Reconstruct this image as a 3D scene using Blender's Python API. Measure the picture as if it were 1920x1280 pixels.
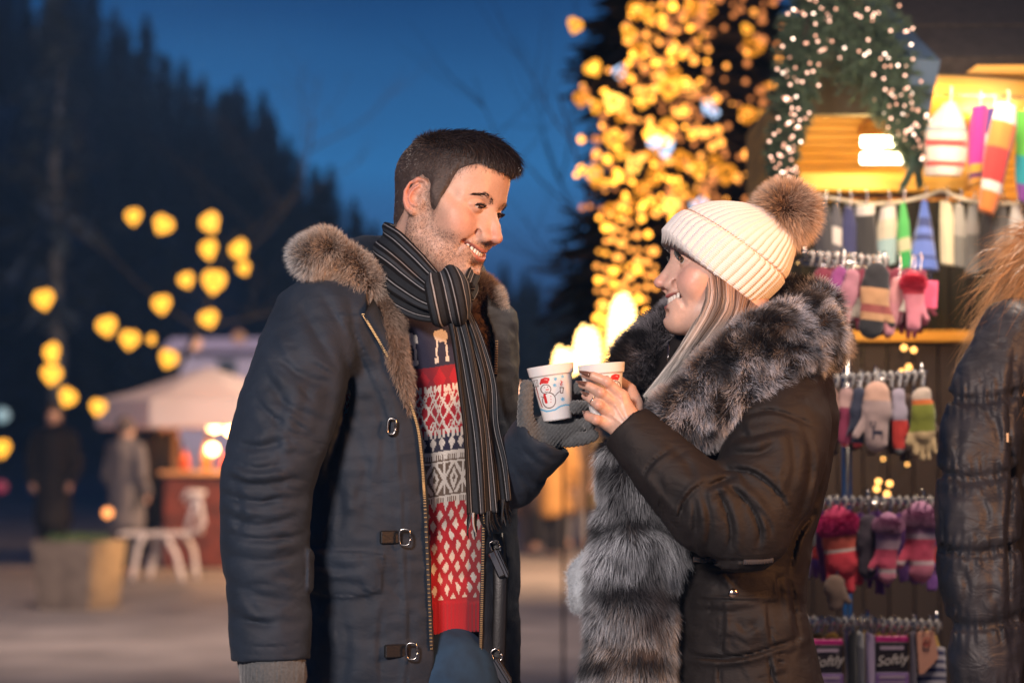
import bpy, math, random
import numpy as np
import openvdb as vdb
from mathutils import Vector, Matrix

for _o in list(bpy.data.objects):
    bpy.data.objects.remove(_o)
sc = bpy.context.scene
COL = sc.collection

# ------------------------------------------------------------------ camera
LENS = 85.0
FPX = LENS / 36.0 * 1920.0
CAM = np.array((0.0, 0.0, 1.30))
PITCH = math.radians(2.53)
cam_d = bpy.data.cameras.new('camera')
cam = bpy.data.objects.new('camera', cam_d)
COL.objects.link(cam)
cam.location = CAM
cam.rotation_euler = (math.radians(90) + PITCH, 0, 0)
cam_d.lens = LENS
cam_d.sensor_width = 36.0
cam_d.clip_start = 0.05
cam_d.clip_end = 2000
cam_d.dof.use_dof = True
cam_d.dof.focus_distance = 3.80
cam_d.dof.aperture_fstop = 3.6
cam_d.dof.aperture_blades = 0
sc.camera = cam

# ------------------------------------------------------------------ view
sc.view_settings.view_transform = 'Standard'
sc.view_settings.look = 'None'
sc.view_settings.exposure = 0.0
sc.view_settings.gamma = 1.0
sc.render.engine = 'CYCLES'
sc.cycles.use_denoising = True
sc.cycles.max_bounces = 6
sc.cycles.diffuse_bounces = 3
sc.cycles.glossy_bounces = 3
sc.cycles.transmission_bounces = 4
sc.cycles.transparent_max_bounces = 8
sc.cycles.sample_clamp_indirect = 4.0
sc.cycles.use_light_tree = True
sc.cycles.caustics_reflective = False
sc.cycles.caustics_refractive = False

# ------------------------------------------------------------------ dusk sky
wd = bpy.data.worlds.new('World')
sc.world = wd
wd.use_nodes = True
_n = wd.node_tree.nodes
_l = wd.node_tree.links
_n.clear()
_out = _n.new('ShaderNodeOutputWorld')
_bg = _n.new('ShaderNodeBackground')
_tc = _n.new('ShaderNodeTexCoord')
_sep = _n.new('ShaderNodeSeparateXYZ')
_ramp = _n.new('ShaderNodeValToRGB')
_noi = _n.new('ShaderNodeTexNoise')
_map = _n.new('ShaderNodeMapping')
_map.inputs['Scale'].default_value = (1.2, 1.2, 6.0)
_noi.inputs['Scale'].default_value = 4.0
_noi.inputs['Detail'].default_value = 4.0
_noi.inputs['Roughness'].default_value = 0.5
_mad = _n.new('ShaderNodeMath'); _mad.operation = 'MULTIPLY_ADD'
_mad.inputs[1].default_value = 0.030
_add = _n.new('ShaderNodeMath'); _add.operation = 'ADD'
_l.new(_tc.outputs['Generated'], _sep.inputs[0])
_l.new(_tc.outputs['Generated'], _map.inputs['Vector'])
_l.new(_map.outputs[0], _noi.inputs['Vector'])
_l.new(_noi.outputs['Fac'], _mad.inputs[0])
_mad.inputs[2].default_value = -0.015
_l.new(_mad.outputs[0], _add.inputs[0])
_l.new(_sep.outputs['Z'], _add.inputs[1])
_l.new(_add.outputs[0], _ramp.inputs[0])
_cr = _ramp.color_ramp
_cr.elements[0].position = 0.0
_cr.elements[0].color = (0.006, 0.014, 0.040, 1)
_cr.elements[1].position = 1.0
_cr.elements[1].color = (0.004, 0.014, 0.045, 1)
for _p, _c in ((0.05, (0.010, 0.026, 0.075)), (0.085, (0.026, 0.092, 0.230)),
               (0.115, (0.024, 0.140, 0.345)), (0.150, (0.018, 0.100, 0.260)), (0.19, (0.008, 0.052, 0.160)),
               (0.32, (0.006, 0.026, 0.080))):
    _e = _cr.elements.new(_p)
    _e.color = (*_c, 1)
_l.new(_ramp.outputs[0], _bg.inputs[0])
_bg.inputs[1].default_value = 1.4
_l.new(_bg.outputs[0], _out.inputs[0])


def W(px, py, Y):
    """photo pixel -> world point on the vertical plane y = Y"""
    a = (px - 960.0) / FPX
    b = (640.0 - py) / FPX
    cp, sp = math.cos(PITCH), math.sin(PITCH)
    d = np.array((a, cp - b * sp, sp + b * cp))
    return CAM + d * (Y / d[1])


def lamp(name, kind, loc, energy, color, target=None, size=0.5, size_y=None, spot=None):
    d = bpy.data.lights.new(name, kind)
    d.energy = energy
    d.color = color
    if kind == 'AREA':
        d.size = size
        if size_y:
            d.shape = 'RECTANGLE'
            d.size_y = size_y
    elif kind in ('POINT', 'SPOT'):
        d.shadow_soft_size = size
    if kind == 'SPOT' and spot:
        d.spot_size = math.radians(spot)
        d.spot_blend = 0.6
    o = bpy.data.objects.new(name, d)
    COL.objects.link(o)
    o.location = loc
    if target is not None:
        v = Vector(target) - Vector(loc)
        o.rotation_euler = v.to_track_quat('-Z', 'Y').to_euler()
    return o


# soft flash-like key added beside the camera; warm light from the stall's lamps
lamp('key_area_light', 'AREA', (-1.15, 0.2, 2.6), 185, (1.0, 0.83, 0.76), (0.0, 3.9, 1.5), 0.5)
lamp('stall_lamp_light', 'AREA', (1.50, 2.75, 1.95), 40, (1.0, 0.42, 0.13), (-0.15, 3.9, 1.6), 0.45)

# ------------------------------------------------------------------ helpers
MATS = {}


def mat(name, color=(0.5, 0.5, 0.5), rough=0.7, metal=0.0, vcol=False, bump=0.0, bscale=200.0, var=0.0,
        vscale=30.0, sheen=0.0, sss=0.0, emit=None, estr=0.0, spec=0.5, coat=0.0, wave=None, trans=0.0, alpha=1.0,
        light=True, bdist=0.002, stretch=None, c2=None):
    if name in MATS:
        return MATS[name]
    m = bpy.data.materials.new(name)
    m.use_nodes = True
    N, L = m.node_tree.nodes, m.node_tree.links
    b = N['Principled BSDF']
    b.inputs['Roughness'].default_value = rough
    b.inputs['Metallic'].default_value = metal
    b.inputs['Specular IOR Level'].default_value = spec
    b.inputs['Base Color'].default_value = (*color, 1)
    tc = N.new('ShaderNodeTexCoord')
    src = None
    if vcol:
        at = N.new('ShaderNodeAttribute')
        at.attribute_name = 'Col'
        src = at.outputs['Color']
    vec = tc.outputs['Object']
    if stretch:
        mp = N.new('ShaderNodeMapping')
        mp.inputs['Scale'].default_value = stretch
        L.new(vec, mp.inputs['Vector'])
        vec = mp.outputs[0]
    if var > 0:
        nz = N.new('ShaderNodeTexNoise')
        nz.inputs['Scale'].default_value = vscale
        nz.inputs['Detail'].default_value = 5
        L.new(vec, nz.inputs['Vector'])
        mr = N.new('ShaderNodeMapRange')
        mr.inputs['From Min'].default_value = 0.3
        mr.inputs['From Max'].default_value = 0.7
        L.new(nz.outputs['Fac'], mr.inputs['Value'])
        mx = N.new('ShaderNodeMix')
        mx.data_type = 'RGBA'
        L.new(mr.outputs[0], mx.inputs['Factor'])
        if src is not None:
            mx.blend_type = 'MULTIPLY'
            mr.inputs['To Min'].default_value = 0.0
            mr.inputs['To Max'].default_value = 1.0
            L.new(src, mx.inputs['A'])
            mx.inputs['B'].default_value = (1 - var, 1 - var, 1 - var, 1)
        else:
            mx.inputs['A'].default_value = (*[c * (1 - var) for c in color], 1)
            cc = c2 if c2 else tuple(min(1, c * (1 + var)) for c in color)
            mx.inputs['B'].default_value = (*cc, 1)
        src = mx.outputs['Result']
    if src is not None:
        L.new(src, b.inputs['Base Color'])
    if bump > 0:
        n2 = N.new('ShaderNodeTexNoise')
        n2.inputs['Scale'].default_value = bscale
        n2.inputs['Detail'].default_value = 3
        L.new(vec, n2.inputs['Vector'])
        h = n2.outputs['Fac']
        if wave:
            wv = N.new('ShaderNodeTexWave')
            wv.inputs['Scale'].default_value = wave
            wv.bands_direction = 'X'
            L.new(vec, wv.inputs['Vector'])
            ad = N.new('ShaderNodeMath')
            ad.operation = 'ADD'
            L.new(h, ad.inputs[0])
            L.new(wv.outputs['Fac'], ad.inputs[1])
            h = ad.outputs[0]
        bp = N.new('ShaderNodeBump')
        bp.inputs['Strength'].default_value = bump
        bp.inputs['Distance'].default_value = bdist
        L.new(h, bp.inputs['Height'])
        L.new(bp.outputs[0], b.inputs['Normal'])
    if sheen:
        b.inputs['Sheen Weight'].default_value = sheen
        b.inputs['Sheen Roughness'].default_value = 0.5
    if sss:
        b.inputs['Subsurface Weight'].default_value = sss
        b.inputs['Subsurface Radius'].default_value = (1.0, 0.35, 0.2)
        b.inputs['Subsurface Scale'].default_value = 0.006
    if coat:
        b.inputs['Coat Weight'].default_value = coat
    if trans:
        b.inputs['Transmission Weight'].default_value = trans
    if alpha < 1:
        b.inputs['Alpha'].default_value = alpha
    if emit:
        b.inputs['Emission Color'].default_value = (*emit, 1)
        b.inputs['Emission Strength'].default_value = estr
        m.cycles.emission_sampling = 'AUTO' if light else 'NONE'
    MATS[name] = m
    return m


def crinkle(m, scale=22.0, dist=0.004, strength=0.5, z=0.6):
    """creased cloth: distorted noise under the fine weave"""
    N, L = m.node_tree.nodes, m.node_tree.links
    b = N['Principled BSDF']
    tc = N.new('ShaderNodeTexCoord')
    mp = N.new('ShaderNodeMapping'); mp.inputs['Scale'].default_value = (1, 1, 1 / z)
    L.new(tc.outputs['Object'], mp.inputs['Vector'])
    nz = N.new('ShaderNodeTexNoise')
    nz.inputs['Scale'].default_value = scale; nz.inputs['Detail'].default_value = 3; nz.inputs['Distortion'].default_value = 0.9
    nz.inputs['Roughness'].default_value = 0.55
    L.new(mp.outputs[0], nz.inputs['Vector'])
    ab = N.new('ShaderNodeMath'); ab.operation = 'SUBTRACT'; ab.inputs[1].default_value = 0.5
    a2 = N.new('ShaderNodeMath'); a2.operation = 'ABSOLUTE'
    L.new(nz.outputs['Fac'], ab.inputs[0]); L.new(ab.outputs[0], a2.inputs[0])
    bp = N.new('ShaderNodeBump'); bp.inputs['Strength'].default_value = strength; bp.inputs['Distance'].default_value = dist * 6
    L.new(a2.outputs[0], bp.inputs['Height'])
    old = b.inputs['Normal'].links
    if old:
        L.new(old[0].from_node.outputs[0], bp.inputs['Normal'])
    L.new(bp.outputs[0], b.inputs['Normal'])
    return m


def nth(i):
    ones = ['', 'first', 'second', 'third', 'fourth', 'fifth', 'sixth', 'seventh', 'eighth', 'ninth', 'tenth', 'eleventh', 'twelfth', 'thirteenth',
            'fourteenth', 'fifteenth', 'sixteenth', 'seventeenth', 'eighteenth', 'nineteenth']
    if i < 20:
        return ones[i]
    t = ['', '', 'twenty', 'thirty', 'forty'][i // 10]
    return (t[:-1] + 'ieth') if i % 10 == 0 else t + '-' + ones[i % 10]


def wloc(o):
    v = np.zeros(3)
    while o is not None:
        v += np.array(o.location)
        o = o.parent
    return v


def tag(o, label, cat, group=None, kind=None):
    if kind:
        o['kind'] = kind
    if label:
        o['label'] = label
    if cat:
        o['category'] = cat
    if group:
        o['group'] = group
    return o


def thing(name, label, cat, loc=(0, 0, 0), group=None, rz=0):
    o = bpy.data.objects.new(name, None)
    o.empty_display_size = 0.1
    COL.objects.link(o)
    o.location = loc
    o.rotation_euler = (0, 0, rz)
    return tag(o, label, cat, group)


def mk(name, V, Fc, m, parent=None, cols=None, smooth=True, local=False):
    """V: (n,3) world coordinates; Fc: array (k,3|4) or list of arrays/lists of faces"""
    V = np.asarray(V, dtype=np.float64)
    if parent is not None and not local:
        V = V - wloc(parent)
    me = bpy.data.meshes.new(name)
    if isinstance(Fc, np.ndarray):
        groups = [Fc]
    elif len(Fc) and isinstance(Fc[0], np.ndarray) and Fc[0].ndim == 2:
        groups = [g for g in Fc if len(g)]
    else:
        by = {}
        for f in Fc:
            by.setdefault(len(f), []).append(f)
        groups = [np.array(g) for g in by.values()]
    loops = np.concatenate([g.ravel() for g in groups]).astype(np.int32)
    tot = np.concatenate([np.full(len(g), g.shape[1]) for g in groups]).astype(np.int32)
    start = np.concatenate(([0], np.cumsum(tot)[:-1])).astype(np.int32)
    me.vertices.add(len(V))
    me.vertices.foreach_set('co', V.astype(np.float32).ravel())
    me.loops.add(len(loops))
    me.loops.foreach_set('vertex_index', loops)
    me.polygons.add(len(tot))
    me.polygons.foreach_set('loop_start', start)
    me.polygons.foreach_set('loop_total', tot)
    me.polygons.foreach_set('use_smooth', np.full(len(tot), bool(smooth)))
    if cols is not None:
        at = me.color_attributes.new('Col', 'FLOAT_COLOR', 'POINT')
        c = np.ones((len(V), 4), dtype=np.float32)
        c[:, :3] = cols
        at.data.foreach_set('color', c.ravel())
    me.update(calc_edges=True)
    me.validate()
    if m is not None:
        me.materials.append(m)
    o = bpy.data.objects.new(name, me)
    COL.objects.link(o)
    if parent is not None:
        o.parent = parent
    return o


class MB:
    """collects simple shapes into one mesh"""

    def __init__(s):
        s.v, s.f, s.n, s.c = [], [], 0, []
        s.col = (1, 1, 1)

    def add(s, V, F, col=None):
        V = np.asarray(V, float)
        s.v.append(V)
        s.f += [[i + s.n for i in f] for f in F]
        s.n += len(V)
        cc = np.asarray(col if col is not None else s.col, float)
        if cc.ndim == 1:
            cc = np.tile(cc, (len(V), 1))
        s.c.append(cc)
        return s

    def box(s, c, d, R=None, bev=0.0, col=None, taper=1.0):
        dx, dy, dz = d[0] / 2, d[1] / 2, d[2] / 2
        if bev <= 0:
            V = np.array([(x, y, z) for z in (-dz, dz) for y in (-dy, dy) for x in (-dx, dx)])
            V[:4, :2] *= taper
            F = [(0, 2, 3, 1), (4, 5, 7, 6), (0, 1, 5, 4), (2, 6, 7, 3), (0, 4, 6, 2), (1, 3, 7, 5)]
        else:
            b = min(bev, dx * .9, dy * .9, dz * .9)
            prof = [(-dz, b), (-dz + b, 0), (dz - b, 0), (dz, b)]
            V = []
            for z, k in prof:
                t = taper if z < 0 else 1.0
                xx, yy = (dx - k) * t, (dy - k) * t
                bb = b * 0.7
                V += [(-xx + bb, -yy, z), (xx - bb, -yy, z), (xx, -yy + bb, z), (xx, yy - bb, z),
                      (xx - bb, yy, z), (-xx + bb, yy, z), (-xx, yy - bb, z), (-xx, -yy + bb, z)]
            V = np.array(V)
            F = [tuple(range(7, -1, -1)), tuple(range(24, 32))]
            for r in range(3):
                for i in range(8):
                    j = (i + 1) % 8
                    F.append((r * 8 + i, r * 8 + j, r * 8 + 8 + j, r * 8 + 8 + i))
        if R is not None:
            V = V @ np.array(R).T
        return s.add(V + np.array(c), F, col)

    def tube(s, pts, r, seg=8, col=None, cap=True, flat=None):
        pts = np.asarray(pts, float)
        n = len(pts)
        rr = np.full(n, r) if np.isscalar(r) else np.asarray(r, float)
        t = np.gradient(pts, axis=0)
        t /= np.linalg.norm(t, axis=1)[:, None] + 1e-12
        up = np.array((0, 0, 1.0)) if abs(t[0][2]) < 0.9 else np.array((0, 1.0, 0))
        V = []
        u = np.cross(t[0], up)
        u /= np.linalg.norm(u)
        ang = np.linspace(0, 2 * np.pi, seg, endpoint=False)
        for i in range(n):
            u = u - t[i] * (u @ t[i])
            u /= np.linalg.norm(u) + 1e-12
            w = np.cross(t[i], u)
            k = 1.0 if flat is None else flat
            V.append(pts[i] + rr[i] * (np.cos(ang)[:, None] * u + k * np.sin(ang)[:, None] * w))
        V = np.concatenate(V)
        F = []
        for i in range(n - 1):
            for j in range(seg):
                k = (j + 1) % seg
                F.append((i * seg + j, i * seg + k, (i + 1) * seg + k, (i + 1) * seg + j))
        if cap:
            F.append(tuple(range(seg - 1, -1, -1)))
            F.append(tuple(range((n - 1) * seg, n * seg)))
        return s.add(V, F, col)

    def lathe(s, prof, seg=24, c=(0, 0, 0), R=None, col=None, close=True):
        prof = np.asarray(prof, float)
        ang = np.linspace(0, 2 * np.pi, seg, endpoint=False)
        V = np.concatenate([np.stack([p[0] * np.cos(ang), p[0] * np.sin(ang), np.full(seg, p[1])], 1) for p in prof])
        F = []
        n = len(prof)
        for i in range(n - 1):
            for j in range(seg):
                k = (j + 1) % seg
                F.append((i * seg + j, i * seg + k, (i + 1) * seg + k, (i + 1) * seg + j))
        if close:
            F.append(tuple(range(seg - 1, -1, -1)))
            F.append(tuple(range((n - 1) * seg, n * seg)))
        if R is not None:
            V = V @ np.array(R).T
        return s.add(V + np.array(c), F, col)

    def prism(s, poly, y0, y1, col=None):
        """poly: (x,z) points, extruded from y0 to y1"""
        poly = np.asarray(poly, float)
        n = len(poly)
        V = np.array([(x, y0, z) for x, z in poly] + [(x, y1, z) for x, z in poly])
        F = [tuple(range(n)), tuple(range(2 * n - 1, n - 1, -1))]
        for i in range(n):
            j = (i + 1) % n
            F.append((i, i + n, j + n, j))
        return s.add(V, F, col)

    def xform(s, R, t=(0, 0, 0)):
        s.v = [v @ np.array(R).T + np.array(t) for v in s.v]
        return s

    def build(s, name, m, parent=None, smooth=False, vc=False, local=False):
        return mk(name, np.concatenate(s.v), s.f, m, parent, np.concatenate(s.c) if vc else None, smooth, local)


def smin(a, b, k):
    h = np.maximum(k - np.abs(a - b), 0) / k
    return np.minimum(a, b) - h * h * k * 0.25


def rotm(rx=0, ry=0, rz=0):
    from math import cos, sin
    X = np.array([[1, 0, 0], [0, cos(rx), -sin(rx)], [0, sin(rx), cos(rx)]])
    Y = np.array([[cos(ry), 0, sin(ry)], [0, 1, 0], [-sin(ry), 0, cos(ry)]])
    Z = np.array([[cos(rz), -sin(rz), 0], [sin(rz), cos(rz), 0], [0, 0, 1]])
    return Z @ Y @ X


def d_ell(P, c, r, R=None):
    p = P - np.asarray(c, dtype=np.float32)
    if R is not None:
        p = p @ np.asarray(R, dtype=np.float32)
    r = np.asarray(r, dtype=np.float32)
    k0 = np.sqrt((((p / r)) ** 2).sum(-1))
    k1 = np.sqrt(((p / (r * r)) ** 2).sum(-1)) + 1e-9
    return k0 * (k0 - 1.0) / k1


def d_cone(P, a, b, ra, rb):
    a = np.asarray(a, dtype=np.float32)
    b = np.asarray(b, dtype=np.float32)
    ab = b - a
    t = np.clip(((P - a) @ ab) / (ab @ ab + 1e-12), 0, 1)
    q = P - a - t[..., None] * ab
    return np.sqrt((q * q).sum(-1)) - (ra + (rb - ra) * t)


def d_box(P, c, d, R=None, r=0.0):
    p = P - np.asarray(c, dtype=np.float32)
    if R is not None:
        p = p @ np.asarray(R, dtype=np.float32)
    q = np.abs(p) - (np.asarray(d, dtype=np.float32) - r)
    return np.sqrt((np.maximum(q, 0) ** 2).sum(-1)) + np.minimum(q.max(-1), 0) - r


class Sdf:
    def __init__(s, lo, hi, h):
        s.lo, s.h = np.array(lo, dtype=np.float32), h
        s.n = np.ceil((np.array(hi) - s.lo) / h).astype(int) + 1
        s.ax = [s.lo[i] + h * np.arange(s.n[i], dtype=np.float32) for i in range(3)]
        s.D = np.full(s.n, 1.0, dtype=np.float32)

    def sl(s, lo, hi):
        a = np.clip(np.floor((np.array(lo) - s.lo) / s.h).astype(int), 0, s.n)
        b = np.clip(np.ceil((np.array(hi) - s.lo) / s.h).astype(int) + 1, 0, s.n)
        return tuple(slice(int(a[i]), int(b[i])) for i in range(3))

    def P(s, sl):
        X, Y, Z = np.meshgrid(s.ax[0][sl[0]], s.ax[1][sl[1]], s.ax[2][sl[2]], indexing='ij')
        return np.stack([X, Y, Z], -1)

    def op(s, fn, lo, hi, k=0.01, mode='add'):
        pad = k + 0.03
        sl = s.sl(np.array(lo) - pad, np.array(hi) + pad)
        if any(q.stop <= q.start for q in sl):
            return s
        d = fn(s.P(sl)).astype(np.float32)
        if mode == 'add':
            s.D[sl] = smin(s.D[sl], d, k)
        else:
            s.D[sl] = -smin(-s.D[sl], d, k)
        return s

    def ell(s, c, r, k=0.01, R=None, mode='add'):
        m = np.max(r)
        return s.op(lambda P: d_ell(P, c, r, R), np.array(c) - m, np.array(c) + m, k, mode)

    def cone(s, a, b, ra, rb=None, k=0.01, mode='add'):
        rb = ra if rb is None else rb
        m = max(ra, rb)
        lo = np.minimum(a, b) - m
        hi = np.maximum(a, b) + m
        return s.op(lambda P: d_cone(P, a, b, ra, rb), lo, hi, k, mode)

    def chain(s, pts, rad, k=0.01, mode='add'):
        pts = [np.asarray(p, float) for p in pts]
        if np.isscalar(rad):
            rad = [rad] * len(pts)

        def fn(P):
            d = None
            for i in range(len(pts) - 1):
                e = d_cone(P, pts[i], pts[i + 1], rad[i], rad[i + 1])
                d = e if d is None else np.minimum(d, e)
            return d
        m = max(rad)
        return s.op(fn, np.min(pts, 0) - m, np.max(pts, 0) + m, k, mode)

    def box(s, c, d, k=0.01, R=None, r=0.0, mode='add'):
        m = np.linalg.norm(d)
        return s.op(lambda P: d_box(P, c, d, R, r), np.array(c) - m, np.array(c) + m, k, mode)

    def disp(s, fn, lo=None, hi=None, band=0.05):
        """add fn(P) to the distance near the surface"""
        sl = s.sl(lo if lo is not None else s.lo, hi if hi is not None else s.lo + s.h * s.n)
        D = s.D[sl]
        msk = np.abs(D) < band
        if not msk.any():
            return s
        I = np.nonzero(msk)
        P = np.stack([s.ax[0][sl[0]][I[0]], s.ax[1][sl[1]][I[1]], s.ax[2][sl[2]][I[2]]], -1)
        D[msk] += fn(P).astype(np.float32)
        return s

    def mesh(s):
        g = vdb.FloatGrid(background=1.0)
        D = s.D.copy()
        D[0], D[-1], D[:, 0], D[:, -1], D[:, :, 0], D[:, :, -1] = 1, 1, 1, 1, 1, 1
        b = s.h * 4
        g2 = np.clip(D, -b, b)
        g = vdb.FloatGrid(background=b)
        g.copyFromArray(g2)
        pts, quads = g.convertToQuads(isovalue=0.0)
        V = pts.astype(np.float64) * s.h + s.lo
        return V, np.asarray(quads).astype(np.int64)


def sample_sdf(s, P):
    """nearest-cell value of the field at points"""
    i = np.clip(np.rint((P - s.lo) / s.h).astype(int), 0, s.n - 1)
    return s.D[i[:, 0], i[:, 1], i[:, 2]]


def hash_noise(P, scale, seed=0):
    """smooth value noise in [-1,1]"""
    p = np.asarray(P, dtype=np.float64) * scale + seed * 17.31
    i = np.floor(p).astype(np.int64)
    f = p - i
    f = f * f * (3 - 2 * f)

    def h(a):
        n = a[..., 0] * 374761393 + a[..., 1] * 668265263 + a[..., 2] * 2147483647 + seed * 1013
        n = (n ^ (n >> 13)) * 1274126177
        n = n ^ (n >> 16)
        return (n & 0xffff) / 32767.5 - 1.0
    r = 0
    for dx in (0, 1):
        for dy in (0, 1):
            for dz in (0, 1):
                w = (f[..., 0] if dx else 1 - f[..., 0]) * (f[..., 1] if dy else 1 - f[..., 1]) * (f[..., 2] if dz else 1 - f[..., 2])
                r = r + w * h(i + np.array((dx, dy, dz)))
    return r


def vnormals(V, Q):
    """vertex normals of a quad mesh"""
    a, b, c, d = (V[Q[:, i]] for i in range(4))
    n = np.cross(c - a, d - b)
    N = np.zeros_like(V)
    for i in range(4):
        np.add.at(N, Q[:, i], n)
    return N / (np.linalg.norm(N, axis=1)[:, None] + 1e-12)


def scatter(V, Q, n, rng, weight=None):
    """n random points on a quad mesh: positions, normals"""
    a, b, c, d = (V[Q[:, i]] for i in range(4))
    fn = np.cross(c - a, d - b) * 0.5
    area = np.linalg.norm(fn, axis=1)
    w = area if weight is None else area * weight((a + b + c + d) / 4, fn / (area[:, None] + 1e-12))
    cs = np.cumsum(w)
    k = np.searchsorted(cs, rng.random(n) * cs[-1])
    k = np.minimum(k, len(Q) - 1)
    u, v = rng.random((2, n, 1))
    P = a[k] * (1 - u) * (1 - v) + b[k] * u * (1 - v) + c[k] * u * v + d[k] * (1 - u) * v
    VN = vnormals(V, Q)
    N = VN[Q[k, 0]] + VN[Q[k, 1]] + VN[Q[k, 2]] + VN[Q[k, 3]]
    N /= np.linalg.norm(N, axis=1)[:, None] + 1e-12
    return P, N


def unit(v):
    return v / (np.linalg.norm(v, axis=-1, keepdims=True) + 1e-12)


def strands(P, Dr, L, w, c0, c1, rng, bend=None, seg=3, mid=None, wig=0.0):
    """thin tapering ribbons; P roots, Dr unit directions, L lengths, w root width, bend vector added along the strand"""
    n = len(P)
    L = np.broadcast_to(np.asarray(L, float), (n,))[:, None]
    w = np.broadcast_to(np.asarray(w, float), (n,))[:, None]
    bend = np.zeros((n, 3)) if bend is None else np.broadcast_to(bend, (n, 3))
    side = unit(np.cross(Dr, unit(rng.normal(size=(n, 3)) + np.array((0, 1.6, 0)))))
    Vs, Cs = [], []
    c0 = np.broadcast_to(c0, (n, 3))
    c1 = np.broadcast_to(c1, (n, 3))
    wv = rng.normal(size=(n, 3)) * wig
    for i in range(seg + 1):
        t = i / seg
        p = P + Dr * L * t + bend * L * (t * t) + wv * L * math.sin(t * 3.0) * 0.5
        ww = w * (1 - 0.85 * t ** 1.5) * 0.5
        cc = c0 + (c1 - c0) * (t if mid is None else min(1, max(0, (t - mid) / (1 - mid))))
        if i < seg:
            Vs += [p - side * ww, p + side * ww]
            Cs += [cc, cc]
        else:
            Vs.append(p)
            Cs.append(cc)
    m = 2 * seg + 1
    V = np.stack(Vs, 1).reshape(-1, 3)
    C = np.stack(Cs, 1).reshape(-1, 3)
    base = (np.arange(n) * m)[:, None]
    Q = np.concatenate([base + np.array((2 * i, 2 * i + 1, 2 * i + 3, 2 * i + 2)) for i in range(seg - 1)]) if seg > 1 else np.zeros((0, 4), int)
    T = base + np.array((2 * seg - 2, 2 * seg - 1, 2 * seg))
    return V, [Q, T], C


def spline(pts, n):
    """Catmull-Rom through pts, n samples"""
    pts = np.asarray(pts, float)
    m = len(pts)
    e = np.vstack([2 * pts[0] - pts[1], pts, 2 * pts[-1] - pts[-2]])
    t = np.linspace(0, m - 1 - 1e-6, n)
    i = t.astype(int)
    f = (t - i)[:, None]
    p0, p1, p2, p3 = e[i], e[i + 1], e[i + 2], e[i + 3]
    return 0.5 * ((2 * p1) + (-p0 + p2) * f + (2 * p0 - 5 * p1 + 4 * p2 - p3) * f ** 2 + (-p0 + 3 * p1 - 3 * p2 + p3) * f ** 3)


def seg_dist2(x, z, a, b):
    ax, az = a
    bx, bz = b
    dx, dz = bx - ax, bz - az
    t = np.clip(((x - ax) * dx + (z - az) * dz) / (dx * dx + dz * dz + 1e-12), 0, 1)
    return np.hypot(x - ax - t * dx, z - az - t * dz), t
# ------------------------------------------------------------------ the square: ground, hill, woods
rs = np.random.default_rng(3)


def px_pos(p):
    return p[0] / p[1]


def setting():
    V, F = [], []
    xs = np.concatenate([-np.geomspace(295, 2, 18), np.linspace(-1.5, 1.5, 5), np.geomspace(2, 280, 18)])
    ys = np.concatenate([[-30, -5, 0], np.geomspace(1, 255, 30)])
    for y in ys:
        for x in xs:
            V.append((x, y, 0.0))
    n = len(xs)
    for j in range(len(ys) - 1):
        for i in range(n - 1):
            F.append((j * n + i, j * n + i + 1, (j + 1) * n + i + 1, (j + 1) * n + i))
    m = mat('paving', (0.17, 0.155, 0.150), 0.65, bump=0.4, bscale=30, bdist=0.01, var=0.35, vscale=1.4)
    o = mk('ground', V, F, m, smooth=False)
    tag(o, None, None, kind='structure')
    o['kind'] = 'structure'
    # hill: ridge height follows the skyline
    hx = np.linspace(-110, 90, 130)
    sky = [(-3600, 120), (-1800, -20), (-900, -140), (-300, -180), (0, -130), (100, -110), (200, -70), (270, -5), (330, 25), (430, 85), (520, 165), (600, 245), (680, 345), (740, 430), (850, 470), (940, 460), (1030, 480), (1110, 470), (1400, 500), (2300, 540), (5000, 600)]
    V, F = [], []
    for j, (Y, k) in enumerate(((62, 0.0), (75, 0.35), (90, 0.75), (105, 1.0), (125, 1.02), (170, 0.9))):
        for x in hx:
            px = 960 + x / 105 * FPX
            py = np.interp(px, [p[0] for p in sky], [p[1] for p in sky])
            h = (W(px, min(py + 235, 800), 105)[2]) * k
            V.append((x * Y / 105, Y, max(-0.2, h - 0.2 + (rs.normal() * 0.4 if k else 0))))
    n = len(hx)
    for j in range(5):
        for i in range(n - 1):
            F.append((j * n + i, j * n + i + 1, (j + 1) * n + i + 1, (j + 1) * n + i))
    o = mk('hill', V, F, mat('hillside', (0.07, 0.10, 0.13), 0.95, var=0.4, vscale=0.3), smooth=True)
    o['kind'] = 'structure'
    hillV = np.array(V).reshape(6, n, 3)
    return sky


sky = setting()
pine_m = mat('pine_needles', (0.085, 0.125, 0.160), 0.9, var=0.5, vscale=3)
bark_m = mat('bark_dark', (0.035, 0.028, 0.024), 0.9, bump=0.6, bscale=20, bdist=0.02)


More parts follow.
